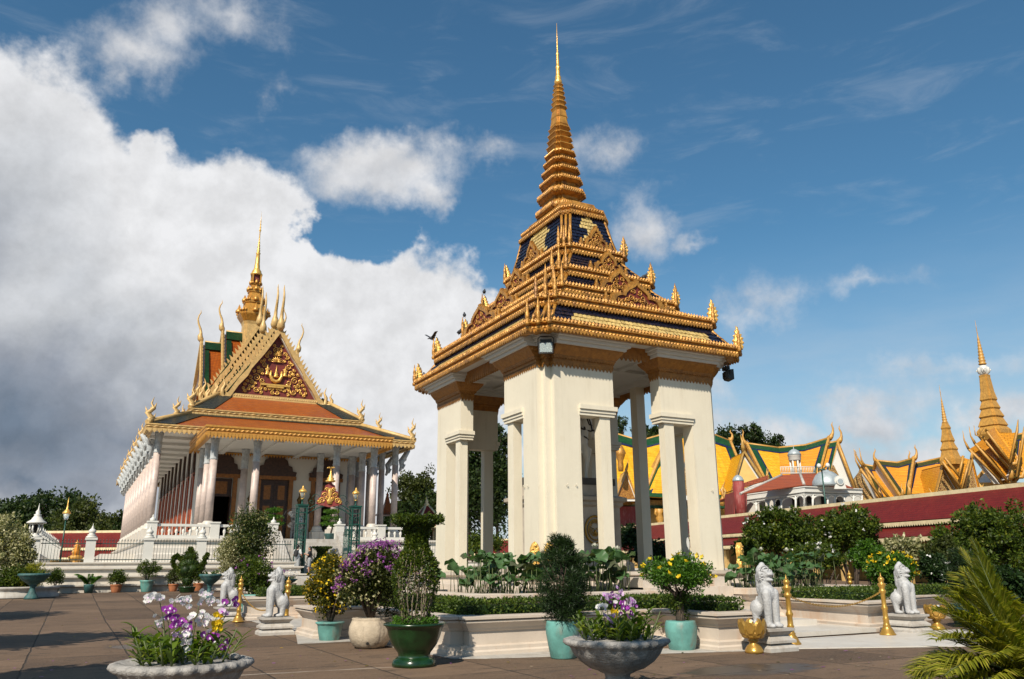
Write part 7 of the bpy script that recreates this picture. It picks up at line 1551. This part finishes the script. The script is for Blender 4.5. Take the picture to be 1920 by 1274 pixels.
# teapot topiary
tp = thing('teapot_topiary', 'dense green topiary clipped into a teapot with spout and looped handle', 'topiary', onYg(350, 47.5)); r = rngs(57); pot(tp, [(.34, 0), (.36, .05), (.42, .25), (.46, .3), (.42, .3)], 'greenpot', 20)
C = [(0, 0, .62), (0, 0, .95), (.15, .1, 1.15), (-.15, -.1, 1.15), (.15, -.1, 1.2), (-.15, .1, 1.2), (0, 0, 1.5), (.22, 0, 1.42), (-.22, 0, 1.42), (0, 0, 1.85), (.14, 0, 1.82), (-.14, 0, 1.82), (0, 0, 2.1), (0, 0, 2.22)]; R = [.42, .5, .5, .5, .5, .5, .5, .42, .42, .36, .3, .3, .16, .13]
ax = lambda x, z: (x*rh.x, x*rh.y, z)
C += [ax(.5, 1.0), ax(.66, 1.25), ax(.76, 1.5), ax(.82, 1.75), ax(.92, 1.92)]+[ax(-.5+.0, 1.75), ax(-.68, 1.88), ax(-.84, 1.8), ax(-.88, 1.6), ax(-.82, 1.4), ax(-.68, 1.25), ax(-.52, 1.15)]; R += [.2, .17, .14, .12, .1]+[.11]*7
C = [(a*1.0, b*1.0, z) for a, b, z in C]; foliage(tp, r, C, R, 15000, .07, 'L_mid', outw=.9); g = MB()
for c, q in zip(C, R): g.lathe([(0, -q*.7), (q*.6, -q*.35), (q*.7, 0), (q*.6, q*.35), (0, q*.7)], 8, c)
g.build('inner_core', M['L_dark'], tp)  # solid dark leaf coloured bodies inside the clumps
# the tall half-variegated bush, its neighbours, the urn topiaries by the path
bush(at(462, 1113), 'tall cone shaped bush half cream variegated behind the left lions', None, 0, 0, (0, 0, 2.6), (1.0, 1.0, 1.9), 14000, .12, 'L_ficus', 58, 'variegated_bush', cl=60, clr=.22, cat='shrub')
bush(at(440, 1113)+Vector((-.35, -.2, 0)), 'pale cream leaved bush leaning left of the tall cone bush', None, 0, 0, (0, 0, 1.9), (.75, .75, 1.3), 6000, .10, 'L_varieg', 59, 'variegated_bush', cl=50, clr=.22, cat='shrub')
bush(at(473, 1150), 'dark leafy shrub with red blooms in a round turquoise jar behind the lions', 'teal', .5, .62, (0, 0, 1.2), (.72, .72, .72), 5200, .09, 'L_mid', 60, fl=('F_mag', 14, .06))
for (px, py, lb, s, sd) in ((543, 1100, 'small urn shaped topiary left of the gate path', .86, 61), (600, 1100, 'larger urn shaped topiary with flat top right of the gate path', 1.12, 62)):
    t = thing('urn_topiary', lb, 'topiary', at(px, py, .35) if px > 560 else at(px, py, .3)); r = rngs(sd); pot(t, [(.3*s, 0), (.36*s, .3), (.4*s, .34), (.34*s, .34)], 'greenpot', 18)
    pr = [(.2, .35), (.5, .6), (.66, .95), (.62, 1.25), (.42, 1.5), (.26, 1.66), (.24, 1.9), (.36, 2.05), (.56, 2.14), (.56, 2.2)]; n = 6500; z = .4+1.8*r.random(n); a = r.random(n)*6.28; q = np.interp(z, [b for _, b in pr], [b for b, _ in pr])*(.85+.2*r.random(n)); P = np.stack([q*np.cos(a), q*np.sin(a), z], 1); tq = r.random(1200)**.5*.56; P = np.vstack([P, np.stack([tq*np.cos(a[:1200]), tq*np.sin(a[:1200]), 2.18+r.normal(size=1200)*.02], 1)])*s
    d = P*np.array([1, 1, .3]); d /= np.linalg.norm(d, axis=1, keepdims=True)+1e-6; V, F = leafmesh(P, .075, r, .5, .4, d*.8); npmesh('foliage', V, F, M['L_mid'], t); g = MB(); g.lathe([(b*.8*s, z*s) for b, z in pr], 14); g.build('inner_core', M['L_dark'], t)  # the lathed core is solid, in the dark leaf colour
r = rngs(63)
t = [o for o in COL.objects if o.get('label', '').startswith('teal jardiniere')][0]; flowers(t, r, np.array((0, 0, .85))+r.normal(size=(40, 3))*(.28, .28, .14), .06, 'F_white', 'blossoms'); flowers(t, r, np.array((-.35, 0, .95))+r.normal(size=(16, 3))*(.1, .1, .12), .06, 'F_mag', 'blossoms')
# cloud-pruned pot trees on the terrace
for px, lb, sd in ((511, 'layered bonsai tree on the terrace left of the stair', 64), (620, 'layered bonsai tree on the terrace right of the stair', 65)):
    p = onY(px, 1000, 59.3); p.z = 3.4; t = thing('bonsai_tree', lb, 'potted plant', p); r = rngs(sd); pot(t, [(.35, 0), (.45, .45), (.5, .5), (.42, .5)], 'darkteal', 18); g = MB(); g.tube([(0, 0, .45), (.1, 0, .9), (-.05, 0, 1.4), (0, 0, 2.0)], [.07, .06, .05, .03], 6); g.build('trunk', M['bark'], t)
    C = [(.35, 0, 1.15), (-.4, .1, 1.2), (.1, -.2, 1.15), (.25, 0, 1.6), (-.3, 0, 1.62), (0, 0, 2.05), (.2, .1, 2.08), (-.2, 0, 2.05)]; V = foliage(t, r, C, [(.42, .42, .16)]*8, 2400, .1, 'L_bright')
# left ring with its shrubs
rp = at(20, 1120); t = thing('stone_ring_planter', 'low white stone ring planter at the left edge', 'planter', rp); g = MB(); g.lathe([(2.0, 0), (2.0, .12), (1.9, .2), (1.9, .34), (2.0, .4), (2.0, .48), (1.7, .48), (1.7, .3)], 40, c0=False, c1=False); g.build('kerb', M['plinth'], t); g = MB(); g.lathe([(0, .36), (1.75, .36)], 24, c0=False, c1=False); g.build('soil', M['soil'], t)
bush(rp+Vector((.1, .9, .3)), 'big cream variegated shrub at the left edge behind the teal urn', None, 0, 0, (0, 0, 1.5), (.68, .68, 1.3), 6500, .13, 'L_varieg', 66, 'variegated_bush', cl=60, clr=.2, cat='shrub')
bush(rp+Vector((-1.0, 1.2, .3)), 'tall cream variegated shrub cut by the left frame edge', None, 0, 0, (0, 0, 2.0), (1.1, 1.0, 1.7), 7000, .13, 'L_varieg', 67, 'variegated_bush', cl=60, clr=.2, cat='shrub')
bush(rp+Vector((-.2, -.4, .3)), 'dark green low shrubs in the left stone ring', None, 0, 0, (0, 0, .45), (1.3, .9, .55), 6000, .1, 'L_mid', 68, 'ring_shrub', cl=40, clr=.25, cat='shrub')
bush(rp+Vector((.75, -.5, .3)), 'yellow green fern like shrub beside the teal urn', None, 0, 0, (0, 0, .6), (.6, .6, .6), 2600, .16, 'L_palm', 69, 'ring_shrub', asp=.2, cl=20, cat='shrub')
# ------------------------------------------------------------------ shrubs to the right of the pavilion
def shrub(px, py, D, w, h, label, m, seed, n=9000, size=.12, fl=None, cl=110, clr=.125, zb=None, name='garden_shrub', asp=.5):
    """shrub whose crown centre is sighted at px, py at distance D, w and h its crown in sighted pixels"""
    c = far(px, py, D); k = D/1560; z = c.z; R = (w/2*k, w/2*k*.9, h/2*k); return bush(Vector((c.x, c.y, 0)), label, None, 0, 0, (0, 0, z), R, n, size, m, seed, name, cl=cl, clr=clr, cat='shrub', fl=fl, asp=asp)
shrub(1470, 1003, 36, 165, 100, 'broad dark green shrub right of the right pier before the red gallery', 'L_mid', 71, 14000, .14, ('F_white', 26, .09))
shrub(1590, 1000, 37, 150, 105, 'broad dark green shrub in the middle before the red gallery', 'L_mid', 72, 13000, .14, ('F_white', 12, .09))
shrub(1850, 1020, 30, 230, 150, 'large dense green shrub at the right before the gallery', 'L_mid', 73, 19000, .13)
shrub(1770, 1050, 29, 90, 90, 'mid green shrub left of the large right shrub', 'L_olive', 74, 6000, .11)
shrub(1690, 1030, 31, 75, 50, 'pale cream variegated shrub above the yellow flowers', 'L_varieg', 75, 3200, .13)
shrub(1628, 1045, 29, 70, 70, 'low green shrub left of the yellow flowering shrub', 'L_bright', 76, 4500, .10)
shrub(1672, 1072, 25, 100, 75, 'shrub covered with yellow flowers behind the farthest right lion', 'L_bright', 77, 7000, .09, ('F_yel', 40, .085, -.2))
shrub(1755, 1068, 25, 60, 60, 'dark shrub with small white flowers right of the yellow flowers', 'L_dark', 78, 4500, .10, ('F_white', 14, .06))
shrub(1810, 1080, 20, 66, 115, 'very dark upright conifer left of the palms', 'L_conifer', 79, 9000, .10, cl=50, clr=.16, name='upright_conifer', asp=.14)
shrub(1880, 1110, 17, 120, 90, 'dark green shrub behind the palms', 'L_dark', 80, 6000, .10)
shrub(1312, 1020, 38, 40, 90, 'cream variegated shrub seen between the legs of the right pier', 'L_varieg', 81, 2500, .12)
shrub(1180, 1010, 40, 46, 62, 'dark clipped shrub seen behind the slender pavilion post', 'L_dark', 82, 3500, .12)
shrub(1230, 1040, 36, 110, 50, 'dark low shrub under the gallery behind the pavilion', 'L_dark', 83, 4000, .13)
shrub(905, 1022, 50, 90, 45, 'green hedge like shrub seen between the left piers', 'L_mid', 84, 3500, .15)
shrub(1400, 1030, 33, 60, 40, 'green shrub just right of the right pier base', 'L_mid', 85, 2500, .12)
shrub(1535, 1045, 30, 120, 50, 'low green shrub with white flowers behind the right lotus', 'L_mid', 86, 4500, .11, ('F_white', 18, .08))
b = at(1808, 1172); t = thing('glazed_jar', 'turquoise jar behind the palm fronds at right', 'jar', b); pot(t, [(.2, 0), (.3, .3), (.32, .45), (.28, .5)], 'teal', 20)
# ------------------------------------------------------------------ trees
def tree(px, py, D, w, h, label, m, seed, n=7000, size=.42, cl=46, clr=.26, open_=0., trunk=True, name='broadleaf_tree', asp=.55, group='trees behind the courtyard'):
    c = far(px, py, D); k = D/1560; z = c.z; R = np.array((w/2*k, w/2*k*.9, h/2*k)); t = thing(name, label, 'tree', (c.x, c.y, 0), 0, group); r = rngs(seed); g = MB(); tr = max(.18, R[0]*.05)
    g.tube([(0, 0, 0), (r.normal()*.2, r.normal()*.2, z*.5), (0, 0, z)], [tr*1.3, tr, tr*.6], 8)
    C, Rr = bumpy(r, (0, 0, z), R, cl, clr*max(R)*(.6 if open_ else 1), -.75)
    for q in C[::2 if open_ else 3]: st = Vector((0, 0, z-R[2]*.7)); q = Vector(q); g.tube([st, st.lerp(q, .5)+Vector((0, 0, R[2]*.1)), q], [tr*.5, tr*.3, tr*.1], 5)
    g.build('trunk', M['bark'], t); P, d = clumps(r, C, Rr, n); V, F = leafmesh(P, size, r, asp, .3, d*.5); npmesh('crown', V, F, M[m], t); return t
tree(90, 985, 150, 190, 120, 'broad dark domed tree at far left behind the fence', 'L_tree', 91, 9000, .7)
tree(20, 990, 150, 110, 100, 'dark tree cut by the left frame edge', 'L_tree', 92, 6000, .7)
tree(145, 985, 130, 90, 95, 'olive green tree right of the dark domed tree at far left', 'L_olive', 93, 5500, .5)
tree(215, 1005, 120, 90, 85, 'bushy tree against the left columns of the temple', 'L_olive', 94, 5500, .5)
tree(232, 1010, 118, 50, 60, 'small dark tree tucked beside the temple terrace', 'L_tree', 97, 3000, .5)
tree(778, 930, 105, 100, 110, 'tall olive tree right of the temple columns', 'L_olive', 95, 8000, .36, cl=60, clr=.2)
tree(745, 985, 100, 70, 90, 'darker tree below the tall one right of the temple', 'L_tree', 96, 5000, .42)
tree(812, 975, 98, 80, 110, 'dark tree behind the far left pier', 'L_tree', 98, 6000, .42)
tree(905, 920, 95, 120, 190, 'tall dark tree filling the gap between the left piers', 'L_tree', 99, 14000, .42)
tree(935, 850, 96, 60, 130, 'thin topped tree above the others between the left piers', 'L_tree', 100, 2600, .36, cl=36, clr=.16, open_=1)
tree(880, 870, 97, 44, 50, 'open branched tree top beside the far left pier', 'L_tree', 101, 900, .34, cl=18, clr=.16, open_=1)
tree(1166, 800, 135, 22, 62, 'spindly tree top beside the capital of the back pier', 'L_tree', 102, 500, .4, cl=16, clr=.2, open_=1)
tree(1215, 815, 150, 70, 36, 'low tree tops over the yellow hall behind the pavilion', 'L_tree', 103, 1800, .5, cl=22, open_=1)
tree(1365, 835, 140, 60, 80, 'dense dark tree right of the right pier behind the halls', 'L_tree', 104, 3200, .5)
tree(1405, 815, 140, 70, 60, 'tall open tree between the two yellow halls', 'L_tree', 105, 2200, .42, cl=24, clr=.24, open_=1)
tree(1430, 838, 142, 90, 30, 'spreading lower tree crown between the yellow halls', 'L_tree', 106, 2200, .45)
tree(1462, 830, 140, 40, 28, 'thin twiggy tree right of the tall open tree', 'L_tree', 107, 600, .4, cl=14, open_=1)
# two shade trees outside the picture on the left throw the long shadows across the paving
for k, (x, y, z, w, sd, lb) in enumerate(((-5.6, 18.0, 5.2, 2.4, 121, 'shade tree left of the frame beside the paving'), (-7.4, 28.0, 5.6, 2.4, 122, 'second shade tree left of the frame farther back'), (-5.4, 9.2, 5.4, 1.9, 123, 'third shade tree left of the frame near the orchid bowl'), (-1.4, -.1, 9.2, 1.8, 124, 'high spreading shade tree over the photographer'))):
    t = thing('shade_tree', lb, 'tree', (x, y, 0)); r = rngs(sd); g = MB(); o_ = -4 if z > 9 else 0; g.tube([(o_, o_, 0), (o_*.8, o_*.8, z*.6), (0, 0, z)], [.22, .18, .1], 8); g.build('trunk', M['bark'], t); C, Rr = bumpy(r, (0, 0, z), (w, w, w*.6), 30, w*.26); P, d = clumps(r, C, Rr, 5000 if z < 9 else 1500); V, F = leafmesh(P, .32, r, .5, .3, d*.5); npmesh('crown', V, F, M['L_tree'], t)
# ------------------------------------------------------------------ far left details
t = thing('tent_roof_kiosk', 'oxblood pyramid roofed kiosk with cream hips beside the far left pier', 'kiosk', far(798, 1040, 75)); k = 75/1560; zz = lambda y: far(798, y, 75).z-t.location.z; z0, z1 = zz(990), zz(948); w = 26*k*1.15
g = MB(); g.loft([[(x, y, z0) for x, y in rect(-w, -w, w, w)], [(x, y, z1) for x, y in rect(-.12, -.12, .12, .12)]]); g.build('roof', M['red'], t)
g = MB()
for a in (-1, 1):
    for b in (-1, 1): g.tube([(a*w*1.02, b*w*1.02, z0), (a*.12, b*.12, z1)], .09, 5); g.tube([(a*w*.85, b*w*.85, zz(1075)), (a*w*.85, b*w*.85, z0)], .1, 6)
for a in (-1, 1): g.tube([(-w, a*w, z0), (w, a*w, z0)], .1, 5); g.tube([(a*w, -w, z0), (a*w, w, z0)], .1, 5)
g.build('hip_trim', M['ridge'], t); g = MB(); g.lathe([(.2, 0), (.26, .12), (.12, .3), (.16, .4), (.05, .6), (.01, .9)], 10, (0, 0, z1-.05)); g.build('finial', M['ridge'], t)
t = thing('garden_shrine', 'small shrine with upturned orange roof glimpsed between the right temple columns', 'shrine', far(724, 1000, 82)); z0 = far(724, 965, 82).z-t.location.z; g = MB(); g.loft([[(x, y, z0-.1) for x, y in rect(-1.1, -1.1, 1.1, 1.1)], [(x, y, z0+.15) for x, y in rect(-.7, -.7, .7, .7)], [(x, y, z0+1.0) for x, y in rect(-.25, -.25, .25, .25)], [(x, y, z0+2.2) for x, y in rect(-.03, -.03, .03, .03)]]); g.build('roof', M['orange'], t); g = MB()
for a in (-1, 1):
    for b in (-1, 1): g.tube([(a*.7, b*.7, -.5), (a*.7, b*.7, z0)], .1, 6)
g.build('post', M['white'], t)
# lantern post of another gate far left, with a saffron figure by the red gallery
lp2 = thing('garden_lamp', 'slim green lamp post with gilded lantern before the trees at far left', 'lamp post', far(113, 1050, 70)); z = far(113, 975, 70).z-lp2.location.z
g = MB(); g.tube([(0, 0, -.5), (0, 0, z)], [.08, .05], 6); g.build('post', M['iron'], lp2); g = MB(); g.lathe([(.14, 0), (.26, .5)], 8, (0, 0, z)); g.build('lantern_glass', M['glass'], lp2); g = MB(); g.lathe([(.3, .5), (.34, .56), (.2, .75), (.08, .9), (.05, 1.3), (.01, 1.9)], 10, (0, 0, z)); g.build('lantern_cap', M['gold'], lp2)
t = thing('gilt_stand', 'small gilded flame backed stand glimpsed through the fence at far left', 'shrine', far(141, 1052, 66)); g = MB(); t.scale = (.68,)*3; flame_mesh(g, 1.7, .3); g.build('flame_back', M['palacegold'], t, (0, 0, .7)); g = MB(); g.lathe([(.7, -.6), (.75, -.4), (.5, -.2), (.55, .1), (.8, .3), (.8, .45), (.4, .7)], 10); g.build('pedestal', M['palacegold'], t); g = MB(); g.lathe([(.22, .7), (.26, 1.2), (.1, 1.6), (.13, 1.75), (.02, 1.95)], 8, (0, -.3, 0)); g.build('robed_figure', M['saffron'], t)
# fallen leaves and petals scattered on the paving
r = rngs(200); n = 700; P = np.stack([r.uniform(-3, 13, n), 9+r.random(n)**1.6*22, np.full(n, .012)], 1); P = P[~((P[:, 0] > 5.6) & (P[:, 1] > 12.6))]; P[:, 2] += [ground_z(y) for y in P[:, 1]]
V, F = leafmesh(P, .075, r, .6, 0, None, .15); V[:, 2] = np.clip((V[:, 2]-.012)*.15+.012+np.repeat([ground_z(y) for y in P[:, 1]], 4)*.85, .008, .6); o = npmesh('fallen_leaves', V, F, [M['L_yel'], M['F_mag'], M['twig']], mi=r.integers(0, 3, len(F))); o['kind'] = 'stuff'
# flaked white paint low on the right pier's inner shaft
for k, (px, py, w, h) in enumerate(((1290, 1018, .05, .18), (1297, 1046, .06, .22), (1301, 1062, .05, .08))):
    q = onY(px, py, 18.985); rr_ = random.Random(k); g = MB(); g.ext([(w*(.7+.5*rr_.random())*math.cos(a)*(1 if abs(math.sin(a)) < .8 else .6), h*(.7+.5*rr_.random())*math.sin(a)) for a in np.linspace(0, 2*PI, 11)[:-1]], (q.x-PC[0], q.y-PC[1], q.z), (1, 0, 0), (0, 0, 1), .006); g.build('paint_patch', M['white'], pav)
for px, py in ((985, 914), (992, 913), (1062, 911), (1079, 911), (1334, 921), (1350, 921)):   # little iron hooks on the piers
    q = onY(px, py, 18.95); 
    if px < 1000: d = ray(px, py); q = EYE+d*((11.0-EYE.x)/d.x)
    n = Vector((-1, 0, 0)) if px < 1000 else Vector((0, -1, 0)); q = q-Vector((*PC, 0)); g = MB(); g.tube([q-n*.02, q+n*.05, q+n*.07+uz*.03, q+n*.06+uz*.06], .008, 5); g.build('wall_hook', M['cream'], pav)
